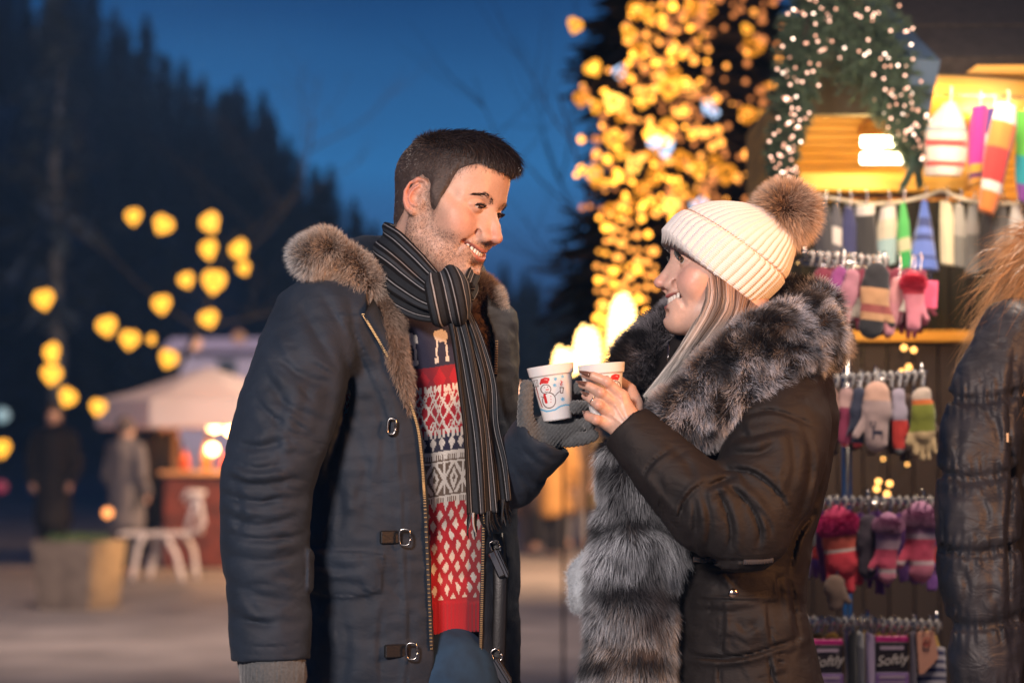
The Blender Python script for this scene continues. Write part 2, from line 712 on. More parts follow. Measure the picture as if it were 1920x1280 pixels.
def conifer_mesh(h, r, seed, n=1500, trunk_h=1.0):
    rg = np.random.default_rng(seed)
    t = rg.random(n) ** 0.8
    z = h * (0.08 + 0.92 * t)
    rad = r * (1 - t) ** 0.85 * (0.75 + 0.35 * np.sin(z * 5.5 / h * 7)) + 0.05
    a = rg.random(n) * 2 * np.pi
    f = rg.uniform(0.15, 1.0, n)
    c = np.stack([rad * f * np.cos(a), rad * f * np.sin(a), z], 1)
    d = unit(np.stack([np.cos(a), np.sin(a), -0.25 + 0.6 * t], 1) + rg.normal(size=(n, 3)) * 0.25)
    s = unit(np.cross(d, (0, 0, 1.0))) * (h * 0.022)
    L = (h * 0.07 * (1.25 - t))[:, None]
    V = np.stack([c - s, c + s, c + d * L + s * 0.3 - np.array((0, 0, h * 0.012)), c + d * L - s * 0.3 - np.array((0, 0, h * 0.012))], 1).reshape(-1, 3)
    Q = np.arange(4 * n).reshape(n, 4)
    return V, Q


def woods():
    protos = []
    for k in range(4):
        V, Q = conifer_mesh(10.0, 2.4, 40 + k, 1300)
        protos.append((V, Q))
    crowns = []
    tr = MB(); tr.tube([(0, 0, -1.5), (0, 0, 5), (0, 0, 9.6)], [0.22, 0.14, 0.03], 7)
    trunk_me = None
    spots = []
    for i in range(34):
        px = -60 + i * 36 + rs.normal() * 9
        py = np.interp(px, [p[0] for p in sky], [p[1] for p in sky])
        spots.append((px, py, 100 + rs.uniform(-6, 8)))
    meshes = []
    spots.sort()
    for i, (px, py, Y) in enumerate(spots):
        dip = rs.uniform(-16, 45)
        foot = min(py + 250, 815)
        base = W(px, foot, Y)
        hgt = (foot - py - dip) / FPX * Y / 10.0
        root = thing('conifer', nth(i + 1) + ' dark conifer from the left along the ridge of the wooded hill', 'tree', tuple(base - np.array((0, 0, 1.0))), 'conifers along the ridge')
        root.scale = (hgt, hgt, hgt)
        root.rotation_euler = (0, 0, rs.uniform(0, 6))
        if i < 4:
            c = mk('crown', *protos[i], pine_m, root, local=True, smooth=False)
            t = tr.build('trunk', bark_m, root, local=True) if trunk_me is None else bpy.data.objects.new('trunk', trunk_me)
            if trunk_me is None:
                trunk_me = t.data
            else:
                COL.objects.link(t); t.parent = root
            meshes.append(c.data)
        else:
            for nm, me in (('crown', meshes[i % 4]), ('trunk', trunk_me)):
                o = bpy.data.objects.new(nm, me); COL.objects.link(o); o.parent = root
    # the mass of the wood on the slope below: one stretch of trees nobody could count
    Vs, Qs, n = [], [], 0
    for i in range(420):
        px = rs.uniform(-80, 1250) if i < 260 else rs.choice([rs.uniform(-1500, -60), rs.uniform(1250, 2600)])
        sky_y = np.interp(px, [p[0] for p in sky], [p[1] for p in sky])
        f = rs.random()
        Y = 64 + 38 * f
        zt = (W(px, min(sky_y + 235, 800), 105)[2]) * np.interp(Y, [62, 75, 90, 105], [0.0, 0.35, 0.75, 1.0])
        V, Q = protos[i % 4]
        k = rs.uniform(0.35, 0.55)
        a = rs.uniform(0, 6)
        V2 = V[:2400] @ rotm(rz=a).T * k + np.array((W(px, 800, Y)[0], Y, zt - 1.0))
        Vs.append(V2); Qs.append(Q[:600] + n); n += len(V2)
    o = mk('woodland', np.vstack(Vs), np.vstack(Qs), pine_m, smooth=False)
    o['kind'] = 'stuff'
    tag(o, 'dark mass of woods covering the hillside behind the square', 'woods')


woods()


def branchy(root, name, base, h, spread, n, seed, m, levels=3, thick=0.03):
    rg = np.random.default_rng(seed)
    b = MB()
    def grow(p, d, L, r, lev):
        k = 6
        pts = [p]
        dd = d.copy()
        for i in range(k):
            dd = unit(dd + rg.normal(size=3) * 0.14 + np.array((0, 0, 0.05)))
            pts.append(pts[-1] + dd * L / k)
        b.tube(np.array(pts), np.linspace(r, r * 0.35, k + 1), 6 if lev > 1 else 4)
        if lev > 0:
            for q in range(n):
                i = rg.integers(2, k)
                a = rg.uniform(0, 2 * np.pi)
                nd = unit(dd + spread * np.array((math.cos(a), math.sin(a), rg.uniform(-0.2, 0.4))))
                grow(pts[i], nd, L * rg.uniform(0.45, 0.65), r * 0.42, lev - 1)
    grow(np.array(base, float), np.array((0, 0, 1.0)), h, h * thick, levels)
    return b.build(name, m, root, smooth=True)


def heart_mesh(size, thick, name):
    b = MB()
    t = np.linspace(0, 2 * np.pi, 25)
    x = 16 * np.sin(t) ** 3
    z = 13 * np.cos(t) - 5 * np.cos(2 * t) - 2 * np.cos(3 * t) - np.cos(4 * t)
    b.tube(np.stack([x, 0 * x, z], 1) / 32 * size, thick, 6, cap=False)
    return b


def left_tree():
    base = W(230, 1000, 26); base[2] = 0
    t = thing('bare_tree', 'dark bare tree hung with small amber heart lights, behind the planter', 'tree', tuple(base))
    branchy(t, 'trunk', base, 4.6, 1.2, 4, 6, mat('bark_black', (0.006, 0.005, 0.005), 0.95), 3, 0.011)
    am = mat('amber_glow_far', (0.1, 0.05, 0.01), emit=(1.0, 0.43, 0.035), estr=2.4, light=False)
    hb = heart_mesh(0.145, 0.034, 'h')
    first = None
    hearts = []
    for x, y, k, br in ((250, 406, 0.9, 0), (306, 421, 1, 0), (394, 417, 1.1, 0), (391, 467, 1.05, 0), (448, 468, 1, 0), (457, 503, 0.7, 0), (349, 525, 0.8, 0), (401, 527, 1.25, 0),
                        (303, 570, 1, 0), (391, 597, 0.9, 0), (82, 561, 1.05, 0), (200, 611, 1, 0), (243, 636, 1.05, 0), (284, 636, 0.5, 0), (316, 672, 0.95, 0),
                        (97, 661, 1.1, 0), (97, 702, 1.05, 0), (127, 744, 1.0, 0), (184, 763, 0.85, 0), (2, 840, 1.0, 0)):
        p = W(x, y, 25 + rs.uniform(-1.5, 1.5))
        if first is None:
            first = hb.build('heart_light', am, None, local=True)
            o = first
        else:
            o = bpy.data.objects.new('heart_light', first.data); COL.objects.link(o)
        o.location = p
        o.scale = (k, k, k)
        o.rotation_euler = (0, rs.normal() * 0.3, rs.uniform(-0.9, 0.9))
        hearts.append(o)
    order = sorted(hearts, key=lambda o: px_pos(o.location))
    for i, o in enumerate(order):
        tag(o, nth(i + 1) + ' amber heart light from the left in the dark bare tree', 'light', 'heart lights in the left tree')
    # pale trunk far left
    b0 = W(95, 1000, 45); b0[2] = 0
    t = thing('birch_tree', 'pale slender birch trunk at the far left under the woods', 'tree', tuple(b0))
    b = MB()
    b.tube([b0, b0 + np.array((0.1, 0, 3)), b0 + np.array((0.0, 0, 6.6)), b0 + np.array((0.15, 0, 8.5))], [0.16, 0.15, 0.11, 0.04], 8)
    b.build('trunk', mat('birch_bark', (0.13, 0.15, 0.17), 0.8, var=0.6, vscale=6), t, smooth=True)
    V, Q = conifer_mesh(7.0, 1.6, 77, 500)
    mk('crown', V + b0 + np.array((0, 0, 3.0)), Q, pine_m, t, smooth=False)


left_tree()


def figure(label, px, Y, h, coat, legs, skin=(0.5, 0.32, 0.25), hair=(0.03, 0.02, 0.015), face=0.0, stride=0.12, hat=None, coat_len=0.45, group=None):
    """a standing or walking person far off: body, coat, trousers, hair"""
    base = W(px, 900, Y); base[2] = 0
    root = thing('person', label, 'person', tuple(base), group, face)
    k = h / 1.75
    s = Sdf((-0.4, -0.45, -0.02), (0.4, 0.45, 1.85), 0.02)
    s.ell((0, 0, 1.62), (0.085, 0.10, 0.12), 0.02)
    s.cone((0, 0, 1.42), (0, 0, 1.55), 0.06, 0.055, 0.03)
    s.chain([(0, 0, 1.38), (0, 0, 1.0)], [0.15, 0.14], 0.05)
    for q in (-1, 1):
        s.chain([(q * 0.19, 0, 1.40), (q * 0.24, 0.03, 1.12), (q * 0.20, -0.10, 0.90), (q * 0.19, -0.13, 0.82)], [0.06, 0.048, 0.038, 0.035], 0.03)
        s.chain([(q * 0.09, 0, 0.95), (q * 0.10, -stride * q * 0.6, 0.5), (q * 0.10, -stride * q, 0.08), (q * 0.10, -stride * q - 0.14, 0.05)], [0.10, 0.07, 0.05, 0.04], 0.04)
    V, Q = s.mesh()
    mk('body', V * k, Q, mat('skin_far_%d' % int(skin[0] * 100), skin, 0.6), root, local=True)
    c = Sdf((-0.45, -0.45, 0.3), (0.45, 0.45, 1.6), 0.02)
    z0 = 0.95 - coat_len
    c.chain([(0, 0, 1.36), (0, 0, 1.1), (0, 0, z0 + 0.12)], [0.185, 0.175, 0.21], 0.05)
    for q in (-1, 1):
        c.chain([(q * 0.18, 0, 1.40), (q * 0.25, 0.03, 1.12), (q * 0.21, -0.09, 0.92)], [0.082, 0.072, 0.06], 0.04)
    c.D = np.maximum(c.D, z0 - c.P(c.sl(c.lo, c.lo + c.h * c.n))[:c.n[0], :c.n[1], :c.n[2], 2])
    c.disp(lambda P: 0.012 * hash_noise(P, 9, 1))
    V, Q = c.mesh()
    mk('coat', V * k, Q, mat('far_coat_%d_%d_%d' % tuple(int(v * 999) for v in coat), coat, 0.85), root, local=True)
    l = Sdf((-0.3, -0.4, -0.02), (0.3, 0.4, 1.05), 0.02)
    for q in (-1, 1):
        l.chain([(q * 0.09, 0, 0.95), (q * 0.10, -stride * q * 0.6, 0.5), (q * 0.10, -stride * q, 0.12)], [0.115, 0.088, 0.07], 0.04)
    V, Q = l.mesh()
    mk('trousers', V * k, Q, mat('far_legs_%d_%d_%d' % tuple(int(v * 999) for v in legs), legs, 0.85), root, local=True)
    hh = Sdf((-0.2, -0.2, 1.4), (0.2, 0.2, 1.85), 0.02)
    hh.ell((0, 0.02, 1.66), (0.10, 0.112, 0.11), 0.02)
    V, Q = hh.mesh()
    hc = hat or hair
    mk('hat' if hat else 'hair', V * k, Q, mat('far_hair_%d_%d_%d' % tuple(int(v * 999) for v in hc), hc, 0.9), root, local=True)
    return root


figure('dark coated person standing at the far left beyond the planter', 100, 27, 1.80, (0.010, 0.010, 0.012), (0.01, 0.01, 0.012), stride=0.05, coat_len=0.55)
figure('person in a pale grey coat seen from behind, beside the white bench', 236, 25, 1.62, (0.13, 0.12, 0.13), (0.02, 0.02, 0.025), hair=(0.10, 0.08, 0.08), face=2.6, coat_len=0.5)
figure('person in black between the grey coated walker and the glowing stall', 300, 27, 1.70, (0.008, 0.008, 0.010), (0.008, 0.008, 0.010), face=0.6, coat_len=0.5)
figure('person in a brown jacket at the left of the strollers behind the cups', 968, 30, 1.60, (0.10, 0.06, 0.045), (0.09, 0.07, 0.06), face=0.4)
figure('person in a dark jacket and black trousers among the strollers', 1004, 31, 1.66, (0.05, 0.035, 0.03), (0.012, 0.012, 0.014), face=-0.5)
figure('person in an ochre jacket and black trousers among the strollers', 1042, 29, 1.68, (0.34, 0.18, 0.05), (0.014, 0.014, 0.018), face=2.9)
figure('person in a tan coat and pale trousers among the strollers', 1080, 32, 1.62, (0.20, 0.13, 0.08), (0.20, 0.20, 0.23), face=0.2)
figure('person in an olive coat nearest the lit cones among the strollers', 1112, 33, 1.66, (0.16, 0.12, 0.05), (0.08, 0.07, 0.09), face=3.3)


def umbrella_bar():
    canvas = mat('canvas_pale', (0.66, 0.64, 0.72), 0.8, bump=0.2, bscale=8)
    N, L = canvas.node_tree.nodes, canvas.node_tree.links
    tl = N.new('ShaderNodeBsdfTranslucent'); tl.inputs[0].default_value = (0.6, 0.42, 0.40, 1)
    mx = N.new('ShaderNodeMixShader'); mx.inputs[0].default_value = 0.22
    L.new(N['Principled BSDF'].outputs[0], mx.inputs[1]); L.new(tl.outputs[0], mx.inputs[2])
    L.new(mx.outputs[0], N['Material Output'].inputs[0])
    Y = 27.0
    c = W(392, 800, Y); c[2] = 0
    t = thing('market_umbrella', 'large pale market umbrella over the glowing drinks stall', 'umbrella', tuple(c))
    top = W(392, 688, Y)[2]; rim = W(392, 752, Y)[2]; low = W(392, 800, Y)[2]
    R = (W(392, 0, Y) - W(196, 0, Y))[0] * 1.08
    b = MB()
    n = 8
    a = np.linspace(0, 2 * np.pi, n, endpoint=False) + np.pi / 8
    V = [(0, 0, top)]
    for rr, f in ((0.33, 0.33), (0.66, 0.72), (1.0, 1.0)):
        for x in a:
            V.append((R * rr * math.cos(x), R * rr * math.sin(x), top + (rim - top) * (f * 0.9 + 0.1 * rr)))
    for x in a:
        V.append((R * math.cos(x), R * math.sin(x), low))
    F = [(0, 1 + i, 1 + (i + 1) % n) for i in range(n)]
    for r in range(3):
        for i in range(n):
            F.append((1 + r * n + i, 1 + (r + 1) * n + i, 1 + (r + 1) * n + (i + 1) % n, 1 + r * n + (i + 1) % n))
    V = np.array(V); m = len(V)
    V2 = V - np.array((0, 0, 0.02))
    V2[:, :2] *= 0.985
    F2 = [tuple(v + m for v in f[::-1]) for f in F]
    b.add(np.vstack([V, V2]) + c, F + F2)
    b.build('canopy', canvas, t)
    b = MB(); b.tube([c, c + np.array((0, 0, top))], 0.035, 8); b.build('pole', mat('pole_wood', (0.25, 0.15, 0.08), 0.6), t, smooth=True)
    for k in range(8):
        b = MB(); b.tube([c + np.array((0, 0, top - 0.05)), c + np.array((R * math.cos(a[k]), R * math.sin(a[k]), rim - 0.03))], 0.012, 5)
        b.build('rib', MATS['pole_wood'], t)
    # drinks stall under it
    s0 = W(395, 900, Y - 0.3); s0[2] = 0
    st = thing('drinks_stall', 'small orange lit drinks stall under the big umbrella', 'stall', tuple(s0))
    b = MB(); b.box(s0 + np.array((0.05, 0, 0.5)), (1.05, 0.6, 1.0), None, 0.02); b.build('counter', mat('red_wood', (0.12, 0.025, 0.015), 0.6, var=0.5, vscale=8), st)
    b = MB(); b.box(s0 + np.array((0.05, -0.02, 1.03)), (1.15, 0.7, 0.05), None, 0.01); b.build('counter_top', mat('pale_wood', (0.5, 0.3, 0.15), 0.5), st)
    for dx in (-0.42, 0.55):
        b = MB(); b.box(s0 + np.array((dx, 0.25, 1.3)), (0.06, 0.06, 0.55)); b.build('post', MATS['pole_wood'], st)
    for i, (dx, hgt, col) in enumerate(((-0.28, 0.22, (0.6, 0.12, 0.04)), (-0.05, 0.30, (0.7, 0.35, 0.1)), (0.16, 0.20, (0.5, 0.08, 0.03)), (0.36, 0.26, (0.75, 0.4, 0.15)))):
        b = MB(); b.lathe([(0.0001, 0), (0.05, 0), (0.055, hgt * 0.6), (0.02, hgt * 0.8), (0.02, hgt), (0.0001, hgt)], 12, s0 + np.array((dx, -0.05, 1.06)))
        o = b.build('bottle', mat('bottle_%d' % i, col, 0.3), None, smooth=True)
        tag(o, ('short red bottle', 'tall orange bottle', 'small dark red bottle', 'tan bottle')[i] + ' on the counter of the orange lit drinks stall', 'bottle')
    for i, (x, y, r) in enumerate(((402, 795, 0.085), (437, 803, 0.085), (398, 842, 0.06))):
        p = W(x, y, Y - 0.6)
        b = MB(); b.lathe([(0.0001, -r), (r * 0.8, -r * 0.6), (r, 0), (r * 0.8, r * 0.6), (0.0001, r)], 14, p)
        o = b.build('lamp', mat('lamp_glow', (1, 0.8, 0.5), emit=(1.0, 0.66, 0.28), estr=(22, 18, 5)[i] if False else 14, light=False), None, smooth=True)
        tag(o, ('round bright lamp hanging under the umbrella, left one', 'round bright lamp hanging under the umbrella next to the man\'s sleeve', 'smaller lamp below the two bright ones at the drinks stall')[i], 'lamp')
    lamp('stall_glow', 'POINT', tuple(W(415, 812, Y - 0.75)), 42, (1.0, 0.36, 0.09), size=0.12)
    # white building
    p = W(440, 720, 46); p[2] = 0
    bd = thing('building', 'small white building with one dark window behind the umbrella', 'building', tuple(p))
    w = 46 / FPX
    top = W(0, 662, 46)[2]
    b = MB(); b.box(p + np.array((0, 1.5, top / 2)), (220 * w, 3.0, top)); b.build('wall', mat('white_render', (0.75, 0.74, 0.82), 0.8), bd)
    lamp('building_fill', 'SPOT', tuple(W(360, 560, 36)), 900, (0.62, 0.62, 1.0), tuple(W(440, 700, 46)), 0.3, spot=25)  # bluish spot added to brighten the white building
    b = MB(); b.prism([(p[0] - 118 * w, top), (p[0] + 118 * w, top), (p[0] + 100 * w, top + 22 * w), (p[0] - 100 * w, top + 22 * w)], 44.6, 49.4)
    b.v[0][:, 1] += 0.0
    b.build('roof', mat('roof_snowy', (0.55, 0.50, 0.58), 0.8), bd)
    b = MB(); b.box(W(426, 690, 45.97), (34 * w, 0.06, 30 * w)); b.build('window', mat('dark_glass', (0.03, 0.05, 0.03), 0.2), bd)


umbrella_bar()


def bench():
    Y = 24.0
    w = Y / FPX
    c = W(310, 1085, Y); c[2] = 0
    t = thing('garden_bench', 'white ornate garden bench turned sideways beside the concrete planter', 'bench', tuple(c))
    wm = mat('white_iron', (0.80, 0.74, 0.72), 0.5)
    f = lambda x, y, d: W(x, y, Y + d)
    b = MB()
    z = W(0, 1000, Y)[2]
    x0, x1 = W(236, 0, Y)[0], W(366, 0, Y)[0]
    for k in range(5):
        yy = Y - 0.25 + k * 0.14
        b.box(((x0 + x1) / 2, yy, z + 0.0), (x1 - x0, 0.10, 0.03), None, 0.008)
    b.build('seat', wm, t)
    b = MB()
    for k in range(6):
        b.tube([f(350, 995, -0.27 + k * 0.12), f(360, 960, -0.27 + k * 0.12), f(372, 928, -0.27 + k * 0.12)], 0.026, 6)
    b.tube([f(345, 935, -0.3), f(352, 922, -0.3), f(385, 925, -0.3)], 0.03, 6)
    b.tube([f(375, 925, -0.28), f(378, 925, 0.4)], 0.035, 6)
    b.tube([f(350, 945, -0.28), f(372, 930, -0.28), f(382, 980, -0.28), f(350, 1008, -0.28)], 0.024, 6)
    b.tube([f(375, 940, 0.35), f(376, 1000, 0.35)], 0.024, 6)
    b.build('backrest', wm, t, smooth=True)
    for pts in (((270, 1005), (258, 1030), (247, 1083)), ((345, 1005), (362, 1030), (368, 1072)), ((312, 1008), (330, 1040), (342, 1086)), ((290, 1005), (288, 1035), (280, 1068))):
        d = -0.28 if pts[-1][1] > 1080 else 0.3
        p = [W(x, y, Y + d) for x, y in pts]
        p[-1][2] = 0.0
        b = MB(); b.tube(spline(np.array(p), 8), 0.028, 6); b.build('leg', wm, t, smooth=True)
    # planter
    Y = 19.8
    w = Y / FPX
    p = W(148, 1140, Y); p[2] = 0
    pl = thing('planter', 'square tapered concrete planter with low plants, lit amber on one side', 'planter', tuple(p))
    h = W(0, 1012, Y)[2]
    R = rotm(rz=-0.38)
    b = MB()
    def pr(s, z):
        return [np.array((sx * s, sy * s, z)) for sx, sy in ((-1, -1), (1, -1), (1, 1), (-1, 1))]
    lo, hi = 0.235, 0.275
    Vv = pr(lo, 0) + pr(hi, h) + pr(hi - 0.04, h) + pr(hi - 0.04, h - 0.08)
    F = [(0, 1, 5, 4), (1, 2, 6, 5), (2, 3, 7, 6), (3, 0, 4, 7), (4, 5, 9, 8), (5, 6, 10, 9), (6, 7, 11, 10), (7, 4, 8, 11), (8, 9, 13, 12), (9, 10, 14, 13), (10, 11, 15, 14), (11, 8, 12, 15), (3, 2, 1, 0)]
    b.add(np.array(Vv) @ R.T + p, F)
    b.build('pot', mat('concrete', (0.15, 0.125, 0.105), 0.85, bump=0.4, bscale=40, bdist=0.005, var=0.25, vscale=8), pl)
    b = MB(); b.box((0, 0, 0), (0.47, 0.47, 0.02)); b.xform(R, p + np.array((0, 0, h - 0.07))); b.build('soil', mat('soil', (0.03, 0.02, 0.015), 0.9), pl)
    n = 900
    P = np.stack([rs.uniform(-0.2, 0.2, n), rs.uniform(-0.2, 0.2, n), np.full(n, h - 0.06)], 1) @ R.T + p
    d = unit(rs.normal(size=(n, 3)) * 0.6 + np.array((0, 0, 1)))
    V, F, C = strands(P, d, rs.uniform(0.06, 0.14, n), 0.02, (0.03, 0.06, 0.02), (0.05, 0.10, 0.03), rs, seg=2)
    mk('plants', V, F, mat('leaf_strands', rough=0.7, vcol=True), pl, C)
    lamp('planter_side_glow', 'SPOT', tuple(W(560, 880, 20.4)), 480, (1.0, 0.48, 0.13), (p[0], Y, 0.3), 0.15, spot=26)
    # stray lights
    for (x, y, Y, r, col, st, lab) in ((202, 961, 21, 0.045, (1.0, 0.33, 0.08), 3.0, 'small orange lantern glowing above the planter'), (4, 778, 30, 0.10, (0.45, 0.75, 0.85), 0.5, 'pale cyan lamp at the left edge of the square'),
                                      (2, 912, 30, 0.08, (0.7, 0.02, 0.12), 0.35, 'dim crimson lamp low at the left edge of the square'), (366, 644, 34, 0.10, (0.8, 0.35, 0.2), 1.2, 'small dim orange lamp above the umbrella'),
                                      (448, 632, 34, 0.10, (0.5, 0.2, 0.1), 0.6, 'faint brown lamp above the umbrella, beside the man\'s shoulder'), (966, 742, 24, 0.13, (1.0, 0.42, 0.24), 1.5, 'round peach lamp seen between the parka and the grey glove')):
        b = MB(); b.lathe([(0.0001, -r), (r * 0.8, -r * 0.6), (r, 0), (r * 0.8, r * 0.6), (0.0001, r)], 14, W(x, y, Y))
        o = b.build('lamp', mat('glow_%d_%d' % (x, y), (0.1, 0.1, 0.1), emit=col, estr=st, light=False), None, smooth=True)
        tag(o, lab, 'lamp')


bench()


# ------------------------------------------------------------------ the tree full of lights, right of the middle
def lights_tree():
    Y = 11.2
    base = W(1300, 900, Y + 0.5); base[2] = 0
    t = thing('conifer', 'tall dark evergreen covered in strings of amber lights', 'tree', tuple(base))
    V, Q = conifer_mesh(6.0, 0.50, 91, 9000)
    Q = Q[V[Q[:, 0], 2] > 1.75]
    mk('crown', V + base, Q, mat('evergreen_dark', (0.035, 0.030, 0.028), 0.9, var=0.5, vscale=6), t, smooth=False)
    b = MB(); b.tube([base, base + np.array((0, 0, 3)), base + np.array((0, 0, 5.6))], [0.12, 0.09, 0.02], 8); b.build('trunk', bark_m, t, smooth=True)
    base2 = W(1175, 900, 12.5); base2[2] = 0
    t2 = thing('bare_tree', 'bare tree whose fine twigs stick out left of the amber lights', 'tree', tuple(base2))
    branchy(t2, 'trunk', base2, 2.5, 0.9, 5, 17, bark_m, 3, 0.010)
    gl = [mat('bulb_amber_%d' % i, (0.2, 0.1, 0.02), emit=(1.0, c, d), estr=s, light=False) for i, (c, d, s) in enumerate(((0.38, 0.04, 6.0), (0.36, 0.06, 3.2), (0.32, 0.09, 1.2), (0.60, 0.14, 8.0)))]
    bm = []
    for m in gl:
        q = MB(); r = 0.0125
        q.lathe([(0.0001, -r), (r * 0.8, -r * 0.6), (r, 0), (r * 0.8, r * 0.6), (0.0001, r * 1.2)], 8)
        me = q.build('bulb', m, None, smooth=True, local=True)
        bm.append(me.data)
        bpy.data.objects.remove(me)
    cable = mat('cable', (0.01, 0.01, 0.01), 0.6)
    rg = np.random.default_rng(77)

    def string(label, pts, kinds, group='strings of amber bulbs on the evergreen', jit=0.0):
        pts = [W(x, y, yy) for x, y, yy in pts]
        root = thing('string_light', label, 'string light', tuple(pts[0]), group)
        b = MB()
        cp = np.array(pts)
        b.tube(cp, 0.004, 4)
        b.build('cable', cable, root)
        for p, k in zip(pts, kinds):
            o = bpy.data.objects.new('bulb', bm[k]); COL.objects.link(o); o.parent = root
            o.location = np.array(p) - np.array(pts[0]) + np.array((0, -0.015, -0.01))
            o.scale = (float(rg.choice([0.7, 0.9, 1.0, 1.2, 1.5])),) * 3
    # hanging columns at the left foot of the tree
    for si, (x0, ya, yb) in enumerate(sorted( ((1122, 470, 620), (1136, 400, 690), (1152, 430, 640), (1166, 405, 560), (1180, 395, 560), (1196, 415, 560), (1212, 440, 600), (1227, 470, 560), (1127, 560, 690)))):
        ys = np.arange(ya, yb, 24)
        string(nth(si + 1) + ' from the left of the straight amber strands hanging left of the hat', [(x0 + rg.normal() * 2.0, y + rg.normal() * 3, Y - 0.4 + rg.normal() * 0.1) for y in ys], [int(rg.choice([0, 1, 1])) for _ in ys])
    # dim scattered strings on the right side of the crown
    def wander(n, x0, x1, y0, y1):
        xs = rg.uniform(x0, x1, n); ys = rg.uniform(y0, y1, n)
        o = np.argsort(ys + 40 * np.sin(xs / 30))
        return [(xs[j], ys[j], Y - 0.35 + rg.normal() * 0.15) for j in o]
    string('string of dim amber bulbs over the upper right of the lit evergreen', wander(90, 1240, 1470, -20, 210), [int(rg.choice([1, 2, 2, 2])) for _ in range(90)], None)
    string('string of dim amber bulbs on the evergreen\'s right side, just above the pompom', wander(80, 1250, 1450, 190, 390), [int(rg.choice([1, 2, 2])) for _ in range(80)], None)
    string('string of bright amber bulbs over the left side of the lit evergreen, high up', wander(60, 1165, 1290, -20, 230), [int(rg.choice([0, 1, 1, 2])) for _ in range(60)], None)
    string('string of bright amber bulbs over the left side of the lit evergreen, above the hat', wander(62, 1130, 1300, 230, 410), [int(rg.choice([0, 0, 1, 2])) for _ in range(62)], None)
    string('string of amber bulbs round the middle of the lit evergreen, behind the hearts', wander(70, 1180, 1330, 0, 400), [int(rg.choice([1, 2, 2, 0])) for _ in range(70)], None)
    string('second string of amber bulbs over the evergreen\'s left edge', wander(56, 1080, 1220, 110, 420), [int(rg.choice([0, 1, 2])) for _ in range(56)], None)
    # heart motifs
    hms = [mat('heart_amber_%d' % i, (0.2, 0.1, 0.02), emit=(1.0, g_, b_), estr=s_, light=False) for i, (g_, b_, s_) in enumerate(((0.34, 0.02, 1.1), (0.40, 0.035, 1.9), (0.50, 0.08, 3.6)))]
    hm2 = mat('heart_white', (0.2, 0.2, 0.2), emit=(0.50, 0.70, 1.0), estr=1.9, light=False)
    hb = heart_mesh(0.070, 0.0095, 'h')
    first = {}
    def heart(x, y, k, m, lab, grp, yy, rot):
        if m.name not in first:
            o = heart_mesh(0.062, 0.0095, 'h').build('heart_light', m, None, local=True)
            first[m.name] = o.data
        else:
            o = bpy.data.objects.new('heart_light', first[m.name]); COL.objects.link(o)
        o.location = W(x, y, yy); o.scale = (k * 0.85,) * 3
        o.rotation_euler = (0, rot, rg.uniform(-0.7, 0.7))
        tag(o, lab, 'light', grp)
        return o
    hs_ = sorted(((1078, 48, 1.15), (1195, 20, 1.3), (1215, 30, 1.0), (1300, 15, 1.2), (1330, 22, 0.8), (1180, 62, 1.1), (1195, 95, 1.2), (1112, 128, 1.2), (1090, 186, 1.1), (1118, 200, 1.0), (1150, 190, 1.3), (1165, 215, 1.1), (1205, 190, 1.1),
                    (1255, 165, 1.6), (1262, 140, 1.0), (1250, 235, 1.0), (1248, 262, 0.9), (1150, 262, 1.3), (1165, 285, 1.2), (1115, 325, 1.25), (1118, 340, 0.9), (1280, 300, 1.4), (1310, 318, 1.2), (1362, 325, 1.5), (1412, 88, 1.5), (1400, 55, 0.8),
                    (1402, 215, 1.2), (1230, 330, 1.3), (1205, 355, 1.3), (1275, 358, 1.1), (1180, 385, 1.4), (1220, 385, 1.3), (1150, 395, 1.2), (1258, 385, 1.1), (1300, 370, 0.9), (1440, 165, 0.8), (1225, 290, 1.1), (1340, 300, 0.8), (1190, 310, 1.1), (1300, 170, 0.9), (1170, 140, 1.0)), key=lambda q: q[1])
    for i, (x, y, k) in enumerate(hs_):
        heart(x, y, k, hms[int(rg.choice([0, 0, 1, 1, 2]))], nth(i + 1) + ' amber heart light from the top on the lit evergreen', 'amber hearts on the evergreen', Y - 0.45 + rg.normal() * 0.08, rg.normal() * 0.35)
    for i, (x, y, k) in enumerate(((1162, 136, 1.1), (1328, 200, 1.2), (1245, 276, 1.5), (1228, 268, 1.0), (1312, 385, 1.2), (1340, 212, 0.8))):
        heart(x, y, k, hm2, 'bluish white heart light ' + ('at the evergreen\'s left edge, high up', 'right of the evergreen\'s middle, larger of two together', 'at the evergreen\'s middle, larger of two together', 'at the evergreen\'s middle, smaller of two together', 'just above the white knit hat', 'right of the evergreen\'s middle, smaller of two together')[i], 'white hearts on the evergreen', Y - 0.30, rg.normal() * 0.35)
    # cones wound with lights below
    cm = mat('cone_glow', (0.3, 0.2, 0.1), emit=(1.0, 0.64, 0.20), estr=9.0, light=False)
    for x, yt, r, lab in ((1168, 552, 0.054, 'tallest glowing light cone behind the woman\'s collar'), (1101, 612, 0.047, 'middle glowing light cone behind the two cups'), (1056, 652, 0.033, 'smallest glowing light cone above the snowman cup')):
        b0 = W(x, 700, Y - 0.7); zb = b0[2]
        z1 = W(x, yt, Y - 0.7)[2]
        t = thing('light_cone', lab, 'light', tuple(b0))
        q = MB(); q.lathe([(r * 1.1, 0), (r * 0.8, (z1 - zb) * 0.6), (0.01, z1 - zb)], 16, b0); q.build('frame', bark_m, t, smooth=True)
        n = 260
        a = np.linspace(0, 2 * np.pi * (z1 - zb) / 0.024, n); f = np.linspace(0, 1, n)
        rr = np.interp(f, [0, 0.55, 0.85, 1.0], [r * 1.15, r, r * 0.75, 0.012]) + 0.004
